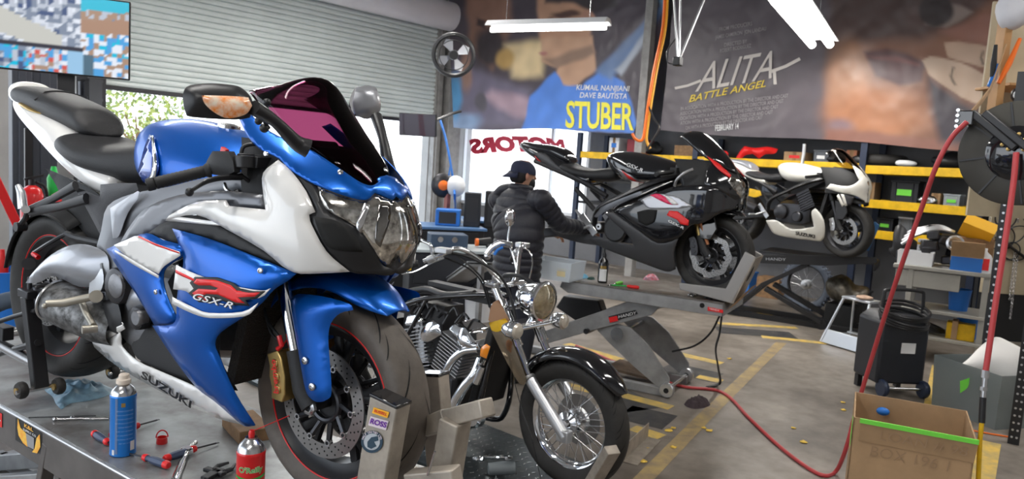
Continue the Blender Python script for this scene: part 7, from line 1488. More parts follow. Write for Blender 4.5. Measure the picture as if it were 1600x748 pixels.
a = MB(); a.prism([(.03, -.008, z2), (Wc - .0, -.008, z2), (Wc + .005, -.03, z1 + .004), (.03, -.03, z1 + .004)], (0, .005, 0)); a.build('front_flap', 'card', t)
a = MB(); a.prism([(.025, -.032, z1 - .012), (Wc + .005, -.032, z1 - .012), (Wc + .005, -.034, z1 + .008), (.025, -.034, z1 + .008)], (0, .010, 0)); a.build('green_tape', 'tape', t)
a = MB(); a.prism([(-.002, .02, Hf - .14), (-.002, .09, Hf - .12), (-.002, .09, Hf - .02), (-.002, .02, Hf - .04)], (-.002, 0, 0)); a.build('green_tape', 'tape', t)
a = MB(); a.sph((Wc * .27, Dc - .05, Hf - .03), (.03, .02, .02)); a.build('blue_cap', 'bluep', t)
pen = mat('marker_pen', (.33, .21, .12), .8)
text_on('marker_lettering', 'LOAN # 98', 1, pen, t, lambda u, v: V((Wc * .58 + u * .07, -.024 + .0 * v, z1 - .055 + v * .06)), -.01, .1) 
text_on('marker_lettering', 'BOX 196 1', 1, pen, t, lambda u, v: V((Wc * .5 + u * .07, -.006, z2 - .04 + v * .07)), -.01, .1)
for px, py, s, c_, lb in ((1135, 690, .05, 'ylf', 'yellow leaf on the floor beside the pale steel angle'), (1255, 688, .03, 'ylf', 'yellow leaf near the floor hose')): pass
K['leafy'] = mat('dry_leaf', (.75, .5, .08), .7)
for i, (px, py) in enumerate([(1005, 720), (1012, 700), (1045, 672), (1052, 668), (1100, 668), (1108, 672), (1256, 690), (1317, 628), (1391, 632), (1052, 698), (1140, 560), (975, 660), (1318, 640), (1240, 668)]):
    p = atz(px, py, .004); r_ = random.Random(i); s = .02 + .02 * r_.random(); a = MB(); a.add([V((s * cos(2 * pi * j / 7 + i) * (1 if j % 2 else .7), s * .7 * sin(2 * pi * j / 7 + i), .003 * (j % 2))) for j in range(7)] + [V((0, 0, .006))], [(j, (j + 1) % 7, 7) for j in range(7)]); o = a.build('dry_leaf', 'leafy', None, solid=.001); o.location = p; tag(o, 'small dry yellow leaf on the concrete floor', 'leaf', 'dry leaves on the floor')
ragw('oily_rag', 'dark oily rag lying on the floor beside the red air hose', 'rag', 1090, 632, .26, .16, .07, mat('oily_dark_cloth', (.045, .03, .035), .8), 14, z=0)
ragw('paper_scrap', 'white crumpled paper strip on the floor behind the cardboard box', 'paper', 1424, 645, .16, .07, .03, 'whitep', 17, z=0)
a = MB(); a.tube([atz(1443, 637, .015), atz(1470, 641, .01), atz(1490, 643, .008), atz(1492, 660, .008), atz(1520, 672, .008), atz(1575, 682, .008)], (.016, .012, .006, .006, .006), 8, k=5); tag(a.build('extension_cord', 'orange', None), 'orange extension cord on the floor near the cardboard box', 'cord')

# ---------------------------------------------------------------- hose reel, red hoses, post, tool wall
K['hose'] = mat('red_air_hose', (.48, .055, .06), .4)
rc = at(1592, 240, 3.45); nrm = (CAM - rc); nrm.z = 0; nrm.normalize(); nrm = (nrm + V((RT.x, RT.y, 0)) * -.25).normalized(); side = V((0, 0, 1)).cross(nrm).normalized()
Mr = Matrix(((side.x, 0, nrm.x, rc.x), (side.y, 0, nrm.y, rc.y), (0, 1, 0, rc.z), (0, 0, 0, 1))); t = thing('hose_reel', 'large dark hose reel hanging at the right edge with brass bolts', 'hose reel', Mr); rf = Fr(Mr)
a = MB(); a.lathe([(.10, .02), (.12, .05), (.232, .05), (.24, .045), (.24, .035), (.12, .035), (.10, 0)], ax=(0, 0, 1), n=56); a.lathe([(.24, -.12), (.232, -.115), (.10, -.115), (.10, .02)], n=56); a.build('reel_flange', mat('olive_grey_steel', (.045, .042, .035), .5, .2), t)
for i in range(8): th = 2 * pi * i / 8 + .2; a = MB(); a.beam((cos(th) * .12, sin(th) * .12, .053), (cos(th) * .235, sin(th) * .235, .053), .008, .004); a.build('flange_rib', 'satin', t)
a = MB(); a.lathe([(0, .075), (.10, .07), (.125, .055), (.125, .02), (0, .02)], n=40); a.build('hub_plate', 'black', t)
for dx, dy in ((-.03, .015), (.03, .015), (-.03, .06), (.03, .06), (-.055, .035), (.005, .085)): a = MB(); a.lathe([(0, .012), (.008, .01), (.009, 0)], (dx, dy, .076), (0, 0, 1), 12); a.build('bolt', 'gold', t)
for dx in (0, .05): a = MB(); a.beam(V((.0 + dx, .02, .09)), V((-.19 + dx, .18, .10)), .035, .03); a.build('guide_arm', 'satin', t, bevel=.006)
e_ = rf.z(1511, 185, .08); a = MB(); a.box(V((e_.x, e_.y, .08)), (.07, .07, .08)); ga = a.build('hose_guide', 'black', t, bevel=.006)
for i in range(4): a = MB(); a.cyl((e_.x - .03, e_.y - .04 + .025 * i, .06), (e_.x - .03, e_.y - .04 + .025 * i, .13), .008); a.build('roller', 'steel', t)
a = MB(); top_ = Mr.inverted() @ V((rc.x, rc.y, 5.28)); a.beam((0, .1, -.16), (0, top_.y, -.16), .06, .04); a.beam((0, .0, -.18), (0, .4, -.18), .16, .02); a.build('hanging_bracket', 'satin', t)
P = [at(1511, 190, 3.40), at(1486, 216, 3.45), at(1462, 262, 3.5), at(1440, 325, 3.6), at(1417, 390, 3.7), at(1390, 470, 3.85), at(1362, 560, 4.0), at(1338, 640, 4.1), at(1322, 700, 4.15), atz(1306, 736, .02), atz(1285, 742, .012), atz(1250, 722, .012), atz(1210, 690, .012), atz(1170, 652, .012), atz(1127, 612, .012), atz(1060, 602, .012), atz(985, 575, .012), atz(900, 540, .012)]
a = MB(); a.tube(P, .0115, 10, k=7); tag(a.build('air_hose', 'hose', None), 'red air hose swooping from the reel down across the concrete floor', 'hose')
a = MB(); a.tube([atz(560, 455, .012), atz(640, 452, .012), atz(760, 455, .012)], .014, 8, k=5); tag(a.build('air_hose', 'hose', None), 'red hose lying straight on the floor behind the two nearest motorcycles', 'hose')
t = thing('drop_hose', 'straight red hose hanging from the reel with a brass and steel coupling', 'hose'); D = 3.3
a = MB(); a.tube([at(1588, 238, D), at(1583, 290, D), at(1570, 380, D), at(1556, 470, D), at(1546, 540, D), at(1540, 580, D)], .0125, 12, k=4); a.build('hose', 'hose', t)
a = MB(); a.tube([at(1540, 578, D), at(1539, 590, D)], .016, 8); a.tube([at(1539, 590, D), at(1536, 622, D)], .011, 10); a.tube([at(1537, 604, D), at(1536.5, 610, D)], .015, 8); a.build('coupling', 'steel', t)
a = MB(); a.tube([at(1536, 620, D), at(1534, 660, D)], .014, 10); a.mt(1); a.tube([at(1534, 660, D), at(1531, 690, D), at(1528, 762, D)], .010, 10); a.build('hose_tail', ['satin', 'yellow'], t)
# slotted angle post
pb_ = atz(1583, 694, 0); t = thing('slotted_post', 'black slotted steel post with rows of round holes at the right edge', 'post', Matrix.Translation(pb_)); yw = atan2(-pb_.y, -pb_.x); Rp = Matrix.Rotation(yw, 3, 'Z')
a = MB(); a.box(Rp @ V((0, 0, 1.15)), (.004, .065, 2.3), Rp); a.box(Rp @ V((-.03, -.032, 1.15)), (.06, .004, 2.3), Rp); a.build('angle_bar', 'satin', t)
a = MB(); [a.cyl(Rp @ V((.002, s * .014, .05 + i * .05)), Rp @ V((.0035, s * .014, .05 + i * .05)), .0075, n=10) for i in range(45) for s in (-1, 1)]; o = a.build('holes', 'alu', t); o['kind'] = 'stuff'
pb2 = V((*at(1549, 480, 5.6).xy, 0)); t = thing('slotted_post', 'thin black slotted post standing behind the hanging red hose', 'post', Matrix.Translation(pb2)); a = MB(); a.box((0, 0, 1.0), (.05, .05, 2.0)); a.build('angle_bar', 'satin', t)
a = MB(); [a.cyl((-.026, 0, .1 + i * .06), (-.0265, 0, .1 + i * .06), .009, n=8) for i in range(31)]; o = a.build('holes', 'alu', t); o['kind'] = 'stuff'
# tool board with chains and hoops
tb0 = at(1575, 370, 8.4); t = thing('tool_board', 'cream tool board hung with chains, hoops and a black strap', 'tool board', frame(tb0.x, tb0.y, 0, atan2(RT.y, RT.x))); tf_ = Fr(t.matrix_world)
K['board'] = mat('cream_board', (.50, .42, .29), .7, var=.15, vscale=3)
a = MB(); a.box((.5, .03, 1.30), (1.42, .05, 1.5)); a.build('panel', 'board', t); MB().box((.5, .05, .30), (1.4, .06, .6)).build('lower_panel', 'matte', t)
for px, py, R_ in ((1572, 340, .12), (1582, 358, .16), (1566, 372, .14), (1590, 380, .20), (1560, 362, .10), (1580, 392, .10)): c = tf_.y(px, py, -.02); a = MB(); a.torus(c, (0, 1, .1), R_, .007, 30, 6); a.build('hoop', 'dkmetal', t)
for px, y0, y1 in ((1548, 330, 430), (1590, 400, 500), (1596, 300, 350), (1586, 395, 470)):
    a = MB(); c0, c1 = tf_.y(px, y0, -.03), tf_.y(px - (y1 - y0) * .12, y1, -.03); n_ = int((c1 - c0).length / .022)
    for i in range(n_): c = c0.lerp(c1, i / n_); a.torus(c, (1, 0, 0) if i % 2 else (0, 1, 0), .011, .0035, 8, 5)
    a.build('chain', 'steel', t)
a = MB(); a.beam(tf_.y(1558, 370, -.04), tf_.y(1604, 404, -.04), .07, .012); a.build('black_bar', 'satin', t)
for i in range(4): a = MB(); a.beam(tf_.y(1583 + i * 5, 286, -.03), tf_.y(1581 + i * 5, 330, -.03), .018, .018); a.build('hanging_tool', 'dkmetal' if i % 2 else 'steel', t)
# shelf of accessories at the top right
ts = at(1560, 120, 5.2); t = thing('display_shelf', 'tan wooden display stand at the upper right edge', 'shelf', frame(ts.x, ts.y, 0, atan2(RT.y, RT.x))); df = Fr(t.matrix_world); K['plytan'] = mat('tan_plywood', (.50, .27, .11), .6, var=.2, vscale=5)
A2, B2 = df.y(1572, 62, 0), df.y(1549, 205, 0); a = MB(); a.beam(V((B2.x, 0, B2.z)), V((B2.x, 0, 3.6)), .10, .05); a.build('post', 'plytan', t, bevel=.004)
a = MB(); a.box((.55, .2, df.y(1580, 200, 0).z), (.9, .4, .03)); a.box((.55, .22, df.y(1575, 130, 0).z), (.9, .4, .02)); a.build('shelf_board', 'plytan', t, bevel=.003); a = MB(); a.box((.6, .41, 2.3), (.9, .02, 1.6)); a.build('back_panel', 'board', t)
def dsp(nm, label, cat, px, py, r_, m, seed, y=-.03, rough=.3): p = df.y(px, py, y); return blob(nm, label, cat, t.matrix_world @ p, r_, m, seed, rough)
dsp('white_bag', 'white sack hanging at the top right by the display stand', 'bag', 1578, 48, (.10, .10, .13), mat('grey_white_sack', (.62, .62, .66), .7), 3); dsp('white_helmet', 'white plastic jug at the top right edge', 'jug', 1600, 40, (.10, .10, .13), 'whitep', 6)
for i, (px, py, m) in enumerate(((1596, 168, 'yellow'), (1592, 148, 'whitep'))):
    p = df.y(px, py, -.1); tt = thing('goggles', ['black goggles with a yellow rim hanging at the right edge', 'black goggles with a pale rim above the yellow rimmed pair'][i], 'goggles', Matrix.Translation(t.matrix_world @ p)); a = MB(); a.sph((0, 0, 0), (.05, .05, .055)); a.build('strap_and_shell', 'satin', tt); n3 = (CAM - p).normalized(); n3 = (CAM - (t.matrix_world @ p)).normalized(); a = MB(); a.torus(n3 * .045, n3, .028, .006, 24, 8); a.build('rim', m, tt)
for px, py, px2, py2, m, lb in ((1560, 100, 1545, 135, 'bluep', 'blue strap hanging beside the display stand'), (1594, 60, 1560, 130, 'orange', 'orange strap at the top right edge'), (1556, 70, 1550, 120, 'matte', 'black strap bundle hanging beside the display stand')):
    a = MB(); q1, q2 = t.matrix_world @ df.y(px, py, -.06), t.matrix_world @ df.y(px2, py2, -.06); a.tube([q1, (q1 + q2) / 2 + V((0, 0, -.02)), q2], (.012, .02, .014), 8, k=3); tag(a.build('hanging_strap', m, None), lb, 'strap')
a = MB(); a.tube([t.matrix_world @ df.y(1572, 70, -.05), at(1552, 128, 5.1), at(1538, 152, 4.9), at(1518, 176, 4.3)], .007, 6, k=4, flat=3.); tag(a.build('paper_streamer', 'card', None), 'thin tan strip running from the display stand to the hose reel', 'strip')

# ---------------------------------------------------------------- screens
def tv(quad_c, d, w, h, yaw, label, m, mount=True, roll=0., pitch=0.):
    p = at(*quad_c, d); M = frame(p.x, p.y, p.z, yaw, 0, 0) @ Matrix.Rotation(pitch, 4, 'X') @ Matrix.Rotation(roll, 4, 'Y'); t = thing('television', label, 'television', M)
    a = MB(); a.box((0, .025, 0), (w + .02, .05, h + .02)); a.build('casing', 'satin', t, bevel=.006)
    n, k = 64, 36; a = MB(); a.grid([[V((-w / 2 + w * i / n, -.002, -h / 2 + h * j / k)) for i in range(n + 1)] for j in range(k + 1)]); s = a.build('screen', m, t, flat=False); return t, s, M
q_tl, q_tr, q_br = at(-70, -28, 4.6), at(205, 16, 5.0), at(197, 121, 5.0)
ex = q_tr - q_tl; yw = atan2(ex.y, ex.x); c = (q_tl + q_br) / 2; wd = hypot(ex.x, ex.y); hh = 1.0
t, s, M = tv((0, 0), 1, wd, .50, yw, 'large screen showing a grid of security camera views at the upper left', 'screen'); t.matrix_world = Matrix.Translation((c.x, c.y, c.z)) @ Matrix.Rotation(yw, 4, 'Z')
pal = [(.55, .6, .7), (.08, .12, .25), (.75, .8, .9), (.25, .3, .4), (.7, .12, .1), (.1, .4, .8), (.02, .55, .8), (.85, .9, 1), (.45, .3, .22)]
Mi = t.matrix_world.copy()
def scr(co):
    q = to_px(Mi @ co); r_ = random.Random(int(q.x / 7) * 991 + int(q.y / 6)); x, y = q.x, q.y
    dv = 76 + (x - 127) * .1
    if x > 128:
        if y < 16 + (x - 128) * .07: return (.05, .55, .75)
        if y < 50 + (x - 128) * .1: return (.45, .28, .2) if y > 32 else pal[r_.choice((0, 3, 8, 8))]
        if y < 84 + (x - 128) * .1: return pal[r_.choice((5, 6, 7, 8))]
        return pal[r_.choice((7, 5, 8))] if x > 148 else (.1, .18, .25)
    if y < 62 + (x) * .1:
        if y > 8 + x * .5 and x < 95 and y < 40 + x * .35 + 10: return (.62, .62, .58)
        return pal[r_.choice((0, 0, 1, 2, 3, 3, 7, 3))] if y < 75 else (.1, .1, .12)
    if y < 67 + x * .1: return (.05, .05, .07)
    if x < 47: return pal[r_.choice((0, 1, 3, 5, 6))]
    return pal[r_.choice((4, 2, 0, 5, 8, 7))] if x < 105 else (.35, .6, .85)
paint(s, scr)
a = MB(); tz = Mi.inverted(); a.box((wd * .12, .10, -.35), (.10, .08, .7)); a.box((wd * .12, .07, 0), (.3, .05, .25)); a.build('mount', 'satin', t)
p = at(652, 195, 9.6); t, s, M = tv((652, 195), 9.6, .50, .27, atan2(RT.y, RT.x) - .30, 'small dark monitor mounted at the corner column beside the roller door', mat('dark_screen', (.03, .015, .03), .25, coat=.5), pitch=.1); a = MB(); a.tube([(.2, .05, .05), (.35, .3, .15), (.40, .5, .18)], .02, 8); a.build('wall_arm', 'satin', t)
# ---------------------------------------------------------------- dark posts and clutter on the left
for i, (px, d, w_, lb) in enumerate(((32, 7.2, .17, 'leftmost dark steel lift column behind the motorcycle tail'), (66, 7.4, .22, 'wide dark steel lift column below the security screen'), (131, 8.2, .10, 'slim dark steel column at the edge of the roller door opening'))):
    p = V((*at(px, 200, d).xy, 0)); t = thing('lift_column', lb, 'column', Matrix.Translation(p)); a = MB(); a.box((0, 0, 1.6), (w_, w_ * .8, 3.2)); a.box((0, -w_ * .41, 1.6), (w_ * .4, .02, 3.2)); a.build('post', mat('charcoal_column', (.05, .055, .07), .45, .3) if not i else bpy.data.materials['charcoal_column'], t, bevel=.008); MB().box((0, 0, .01), (w_ * 2, w_ * 2, .02)).build('base_plate', 'satin', t)
t = thing('shelf_bracket', 'dark equipment shelf behind the motorcycle seat', 'shelf', Matrix.Translation(V((*at(105, 130, 7.9).xy, 0)))); Rr = Matrix.Rotation(atan2(RT.y, RT.x), 3, 'Z'); z_ = at(105, 122, 7.9).z
a = MB(); a.box(Rr @ V((0, 0, z_)), (.6, .3, .03), Rr); a.box(Rr @ V((0, 0, z_ - .2)), (.6, .3, .03), Rr); [a.box(Rr @ V((x, 0, z_ / 2)), (.05, .25, z_), Rr) for x in (-.28, .28)]; a.build('frame', 'satin', t)
def upright(nm, label, cat, px, py, d, z=0.): p = at(px, py, d); return thing(nm, label, cat, Matrix.Translation((p.x, p.y, z))), p
t, p = upright('fire_extinguisher', 'red fire extinguisher behind the motorcycle tail', 'fire extinguisher', 50, 300, 6.6); z0 = at(50, 330, 6.6).z - .22
a = MB(); a.lathe([(0, z0), (.085, z0), (.09, z0 + .02), (.09, z0 + .36), (.07, z0 + .42), (.03, z0 + .45), (0, z0 + .45)], n=28); a.build('cylinder', 'red', t); a = MB(); a.cyl((0, 0, z0 + .44), (0, 0, z0 + .50), .025); a.beam((-.06, 0, z0 + .50), (.09, 0, z0 + .54), .02, .02); a.tube([(.03, 0, z0 + .48), (.11, 0, z0 + .42), (.12, 0, z0 + .2)], .012, 8, k=4); a.build('valve_and_hose', 'satin', t); MB().box((0, .1, z0 + .2), (.06, .03, z0 * 2)).build('wall_bracket', 'satin', t); MB().box((0, 0, z0 / 2 - .005), (.16, .16, z0 - .01)).build('stand', 'matte', t)
t, p = upright('green_bottle', 'bright green bottle on a stand behind the motorcycle tail', 'bottle', 84, 290, 6.8); z0 = at(84, 306, 6.8).z; a = MB(); a.lathe([(0, z0), (.05, z0), (.055, z0 + .16), (.03, z0 + .22), (.02, z0 + .27), (0, z0 + .27)], n=20); a.build('bottle_body', 'green', t); MB().box((0, 0, z0 / 2), (.25, .3, z0)).build('stand', 'blackbin', t, bevel=.01)
t, p = upright('engine_hoist', 'red steel hoist leg at the left edge', 'hoist', 8, 300, 6.2); a = MB(); a.beam(V((0, 0, 1.9)) + V((-.3, .1, .0)), V((.14, 0, .75)), .09, .07); a.build('boom', 'redmk', t, bevel=.006); a = MB(); a.beam((.14, 0, .8), (.2, 0, 0.03), .09, .07); a.build('leg', 'redmk', t, bevel=.006)
t, p = upright('blue_tub', 'blue plastic drum on the floor at the left edge', 'drum', 8, 420, 5.6); a = MB(); a.lathe([(0, 0), (.22, 0), (.24, .3), (.25, .62), (.26, .64), (.235, .64), (.21, .03), (0, .03)], n=30); a.build('drum_body', 'bluep', t)
for i, (px, py, c_, lb) in enumerate(((30, 392, 'whitep', 'white bottle standing in the blue drum at the left edge'), (0, 388, 'redmk', 'red bottle standing in the blue drum at the left edge'), (14, 388, 'matte', 'black bottle standing in the blue drum at the left edge'))):
    q = V((p.x, p.y, .04)) + V(((i - 1) * .1, (i % 2) * .08, 0)); a = MB(); a.lathe([(0, 0), (.04, 0), (.042, .62), (.02, .68), (.018, .73), (0, .73)], n=16); o = a.build('bottle', c_, None); o.location = q; tag(o, lb, 'bottle')
a = MB(); a.torus((0, 0, .3), (.4, 1, 0), .26, .055, 40, 12); o = a.build('loose_tyre', mat('blue_grey_rubber', (.05, .07, .10), .6), None); o.location = V((*at(30, 440, 4.9).xy, .01)); tag(o, 'loose tyre standing behind the rear wheel of the blue motorcycle', 'tyre')
t, p = upright('red_plastic_jug', 'red jug on the floor seen through the passenger peg bracket', 'jug', 100, 318, 6.0); z0 = at(100, 324, 6).z; a = MB(); a.lathe([(0, z0), (.08, z0), (.085, z0 + .10), (.03, z0 + .14), (0, z0 + .14)], n=18); a.build('jug_body', 'redmk', t); MB().box((0, 0, z0 / 2), (.3, .3, z0)).build('stand', 'blackbin', t, bevel=.01)
# ---------------------------------------------------------------- corner: fan, hose, clock light, benches behind the mechanic
t = thing('wall_fan', 'grey bladed fan mounted high on the corner column', 'fan', Matrix.Translation(at(709, 86, 10.3))); n3 = (CAM - at(709, 86, 10.3)).normalized(); x3, y3, z3 = basis(n3)
a = MB(); a.lathe([(.0, .05), (.06, .05), (.07, 0), (.0, -.02)], ax=n3, n=20); a.build('motor', 'satin', t)
for i in range(4):
    th = 2 * pi * i / 4 + .5; P = [x3 * cos(th + q) * r_ + y3 * sin(th + q) * r_ + n3 * w_ for r_, q, w_ in ((.05, -.3, .02), (.20, -.38, .04), (.24, 0, .02), (.20, .38, -.02), (.05, .3, 0))]; a = MB(); a.prism(P, n3 * .006); a.build('blade', mat('fan_blade_grey', (.32, .33, .36), .5) if not i else bpy.data.materials['fan_blade_grey'], t)
for r_ in (.27, .2): a = MB(); a.torus(n3 * .05, n3, r_, .006, 36, 6); a.build('guard_ring', 'satin', t)
a = MB(); a.torus(n3 * -.03, n3, .28, .03, 36, 6); a.build('shroud', 'satin', t)
a = MB(); a.tube([at(688, 188, 9.9), at(696, 215, 9.85), at(703, 250, 9.8), at(709, 290, 9.8), at(711, 320, 9.8), atz(712, 372, .02)], .016, 8, k=5); tag(a.build('blue_air_line', 'bluep', None), 'blue air line hanging down the corner column', 'hose')
t = thing('round_lamp', 'white and orange round lamp hanging low on the corner column', 'lamp', Matrix.Translation(at(700, 290, 9.7))); n3 = (CAM - at(700, 290, 9.7)).normalized(); s3 = n3.cross(V((0, 0, 1))).normalized()
a = MB(); a.sph((s3 * -.10), (.13, .13, .14)); a.build('shell', 'whitep', t); a = MB(); a.lathe([(.0, .06), (.10, .05), (.16, 0), (.15, -.06)], s3 * .06, n3, 26); a.mt(1); a.lathe([(0, .07), (.05, .065), (.07, .05)], s3 * .06, n3, 20); a.build('face', ['dkmetal', 'orange'], t)
MB().tube([V((0, 0, .1)), V((.02, 0, .25))], .01, 6).build('hook', 'bluep', t)
MB().beam(V((0, 0, -.1)), V((0, .0, -at(700, 290, 9.7).z + .01)), .06, .06).build('stand', mat('red_brown_pole', (.35, .12, .1), .5), t)
def cabinet(nm, label, px, py, d, w_, dp, h, top, body, yaw=None, drawers=2):
    p = at(px, py, d); M = frame(p.x, p.y, 0, atan2(RT.y, RT.x) + .25 if yaw is None else yaw); t = thing(nm, label, 'workbench', M); a = MB(); a.box((0, 0, h / 2), (w_, dp, h)); b = a.build('body', body, t, bevel=.008); MB().box((0, 0, h + .015), (w_ + .06, dp + .06, .03)).build('top', top, t, bevel=.004)
    for i in range(drawers): MB().box((0, -dp / 2 - .008, h * (i + .5) / drawers), (w_ * .9, .014, h / drawers * .85)).build('drawer', body, t, bevel=.003)
    return t, M
K['bluesteel'] = mat('blue_bench_top', (.08, .17, .34), .35)
t, M = cabinet('tool_cabinet', 'black tool cabinet with a pale top left of the mechanic', 705, 395, 8.0, .95, .55, .70, mat('pale_bench_top', (.45, .50, .52), .35), 'blackbin')
def onc(nm, label, cat, x, y, z, M=None): return thing(nm, label, cat, M @ Matrix.Translation((x, y, z)))
tt = onc('equipment_case', 'dark blue equipment case with two knobs on the pale cabinet top', 'case', -.05, 0, .735, M); a = MB(); a.box((0, 0, .07), (.40, .28, .14)); a.build('case_body', mat('slate_case', (.05, .08, .13), .45), tt, bevel=.01)
for x in (-.1, .05): a = MB(); a.cyl((x, -.14, .09), (x, -.17, .09), .03); a.build('knob', 'steel', tt)
tt = onc('orange_tool', 'black and orange power tool on the pale cabinet top', 'power tool', .30, .05, .735, M); a = MB(); a.tube([(0, 0, .05), (.14, .02, .06)], (.04, .05), 12); a.tube([(.1, 0, .04), (.12, -.02, .0)], .025, 8); a.build('tool_body', 'satin', tt); MB().cyl((-.03, 0, .05), (.0, 0, .05), .043).build('nose_ring', 'orange', tt)
t, M = cabinet('workbench', 'long blue topped workbench behind the cruiser handlebars', 655, 368, 9.15, 1.5, .6, .82, 'bluesteel', 'satin')
for i, (x, h, w_, m, lb) in enumerate(((.95, .45, .28, 'satin', 'tall black speaker box beside the window'), (.65, .42, .20, 'blackbin', 'black upright case left of the tall speaker box'), (.35, .20, .3, 'bluep', 'low blue box on the blue workbench'))):
    q = M @ V((x, .0, .85)); tt = thing('storage_case', lb, 'case', Matrix.Translation(q) @ Matrix.Rotation(atan2(RT.y, RT.x), 4, 'Z')); a = MB(); a.box((0, 0, h / 2), (w_, .25, h)); a.build('case_body', m, tt, bevel=.01); MB().box((0, -.127, h / 2), (w_ * .7, .006, h * .7)).build('front_panel', 'dkmetal', tt)
t, M = cabinet('workbench', 'low bench with clutter between the window and the mechanic', 772, 366, 10.1, .9, .6, .86, 'bluesteel', 'blackbin')
for i, (x, h, m, lb) in enumerate(((-.3, .16, 'whitep', 'white jug on the low bench by the window'), (.0, .24, 'satin', 'black canister on the low bench by the window'), (.28, .18, 'bluep', 'blue canister on the low bench by the window'))): q = M @ V((x, 0, .89)); o = MB().lathe([(0, 0), (.07, 0), (.075, h * .8), (.03, h), (.03, h + .05), (0, h + .05)], n=18).build('canister', m, None); o.location = q; tag(o, lb, 'canister')
# tarp and translucent bag near the mechanic's legs, round tub by the cruiser
t = thing('white_bucket', 'white bucket with black fittings on the floor behind the cruiser', 'bucket', atz(746, 500, 0)); a = MB(); a.lathe([(0, 0), (.13, 0), (.15, .3), (.155, .31), (.14, .31), (.12, .02), (0, .02)], n=28); a.build('bucket_body', 'whitep', t); a = MB(); a.cyl((0, 0, .28), (.03, 0, .40), .05); a.tube([(-.1, 0, .31), (-.05, 0, .38), (.08, 0, .36)], .02, 8, k=3); a.build('pump_head', 'satin', t)
t = thing('floor_ramp', 'long grey steel ramp leaning on the floor behind the cruiser', 'ramp', atz(690, 455, 0)); f_ = Fr(t.matrix_world); A2, B2 = atz(688, 455, .02) - t.location, at(752, 415, 6.3) - t.location; a = MB(); a.beam(A2, B2, .22, .025); a.build('ramp_deck', 'liftgrey', t, bevel=.004); MB().beam(A2 + V((0, 0, .02)), B2 + V((0, 0, .03)), .24, .01).build('ramp_lip', 'alu', t); MB().beam(B2, V((B2.x, B2.y, -0.0)), .04, .04).build('ramp_leg', 'liftgrey', t)
t = thing('lettered_glass_sign', 'row of red reversed letters on the bright window behind the mechanic', 'sign', None); text_on('sign_lettering', 'MOTORS', 1, mat('window_red', (.8, .05, .1), .5), t, lambda u, v: atx(812 - u * 36, 226 + 8 * (u / 1.6) ** 2 * .4 - v * 30 + (-u * 0.5), XB - .03), .07, .2)
# ---------------------------------------------------------------- orange hoses, cables and rods hanging by the column
for i, (dx, m, lb) in enumerate(((0, 'orange', 'left orange hose hanging in front of the column'), (4, mat('yellow_orange_hose', (.95, .45, .04), .4), 'yellower hose hanging beside the orange one at the column'))):
    a = MB(); a.tube([at(1040 + dx, -40, 8.9), at(1036 + dx, 40, 8.9), at(1022 + dx, 110, 8.9), at(1012 + dx, 170, 8.9), at(1006 + dx, 212, 8.9)] + ([at(1000, 220, 8.9), at(992, 216, 8.9), at(988, 208, 8.9)] if not i else [at(1012, 224, 8.9), at(1016, 232, 8.9)]), .018, 8, k=5); tag(a.build('hanging_hose', m, None), lb, 'hose')
a = MB(); a.tube([at(1013, 165, 8.9), at(1022, 185, 8.85), at(1030, 200, 8.8), at(1018, 222, 8.8), at(1010, 236, 8.8)], .012, 8, k=4); tag(a.build('black_cord_bundle', 'satin', None), 'black cord bundle hanging under the orange hoses', 'cord')
t = thing('cable_pulley', 'steel cable arm and pulley hanging beside the white banner title', 'pulley', None); 
for p, q, r_ in (((1052, -20), (1059, 90), .012), ((1064, -20), (1061, 90), .012), ((1110, -25), (1060, 96), .014)): a = MB(); a.tube([at(*p, 7.6), at(*q, 7.6)], r_, 8); a.build('rod', 'alu', t)
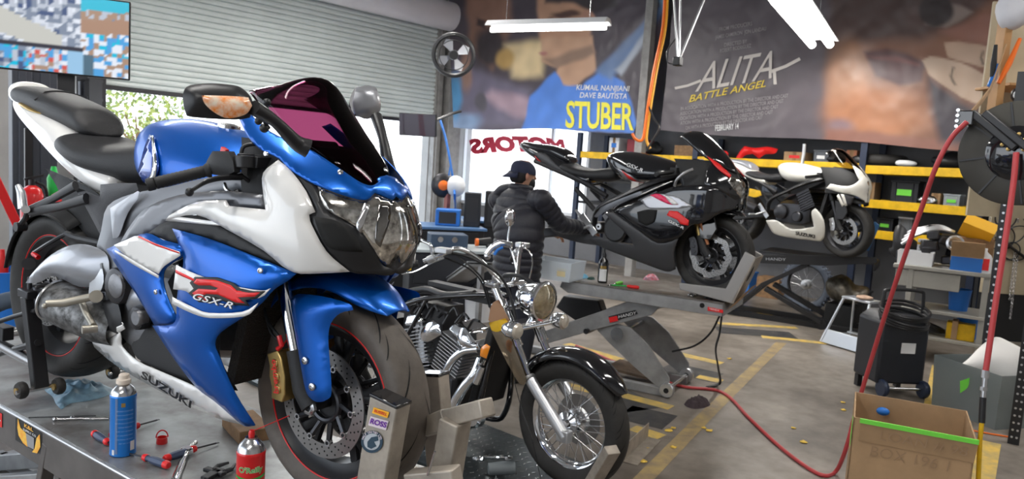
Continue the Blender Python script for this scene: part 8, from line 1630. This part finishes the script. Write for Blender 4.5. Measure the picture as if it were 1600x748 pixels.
a = MB(); a.box(at(1059, 96, 7.6), (.08, .08, .09)); a.build('pulley_block', 'satin', t, bevel=.01); a = MB(); a.tube([at(1056, 60, 7.6), at(1042, 80, 7.6), at(1044, 98, 7.6), at(1058, 100, 7.6)], .005, 6, k=4); a.build('loop_wire', 'satin', t)
a = MB(); a.tube([at(1253, 258, 8.6), at(1256, 240, 8.6), at(1257, 225, 8.6)], .02, 10); tag(a.build('grey_pipe', 'alu', None), 'short grey pipe standing behind the white motorcycle tank', 'pipe')
# ---------------------------------------------------------------- outside the roller door
def tree(p, h, r_, m, label, seed, n=1500):
    t = thing('leafy_tree', label, 'tree', Matrix.Translation(p), 'trees outside the roller door'); rnd = random.Random(seed); a = MB(); a.tube([(0, 0, 0), (.1, 0, h * .3), (0, .1, h * .6)], (.14, .1, .06), 10, k=3)
    for i in range(5): th = i * 1.3; a.tube([(0, 0, h * .4), (cos(th) * r_ * .5, sin(th) * r_ * .5, h * .7)], (.05, .02), 6)
    a.build('trunk', 'wood', t); a = MB(); cs = [V((rnd.uniform(-1, 1) * r_ * .7, rnd.uniform(-1, 1) * r_ * .7, h * rnd.uniform(.45, .95))) for _ in range(14)]
    for i in range(n):
        c = rnd.choice(cs) + V((rnd.gauss(0, 1), rnd.gauss(0, 1), rnd.gauss(0, .8))) * r_ * .26; x = V((rnd.uniform(-1, 1), rnd.uniform(-1, 1), rnd.uniform(-1, 1))).normalized(); y = x.cross(V((0, .3, 1))).normalized(); s = .09; a.mt(rnd.randrange(2)); a.add([c - x * s, c - y * s * .6, c + x * s, c + y * s * .6], [(0, 1, 2, 3)])
    a.build('foliage', [m, 'leafy2'], t, flat=True)
K['leafy2'] = mat('yellow_green_leaf', (.42, .45, .12), .6); lg = mat('olive_leaf', (.20, .26, .08), .6)
tree((5.0, 17.5, -.1), 3.6, 1.5, lg, 'yellow green tree seen under the roller door right of the seat', 1); tree((1.6, 21.5, -.1), 4.6, 1.9, lg, 'taller tree farther back behind the yellow green tree', 2); tree((8.6, 22, -.1), 3.4, 1.5, lg, 'low tree mostly hidden behind the fuel tank', 5)
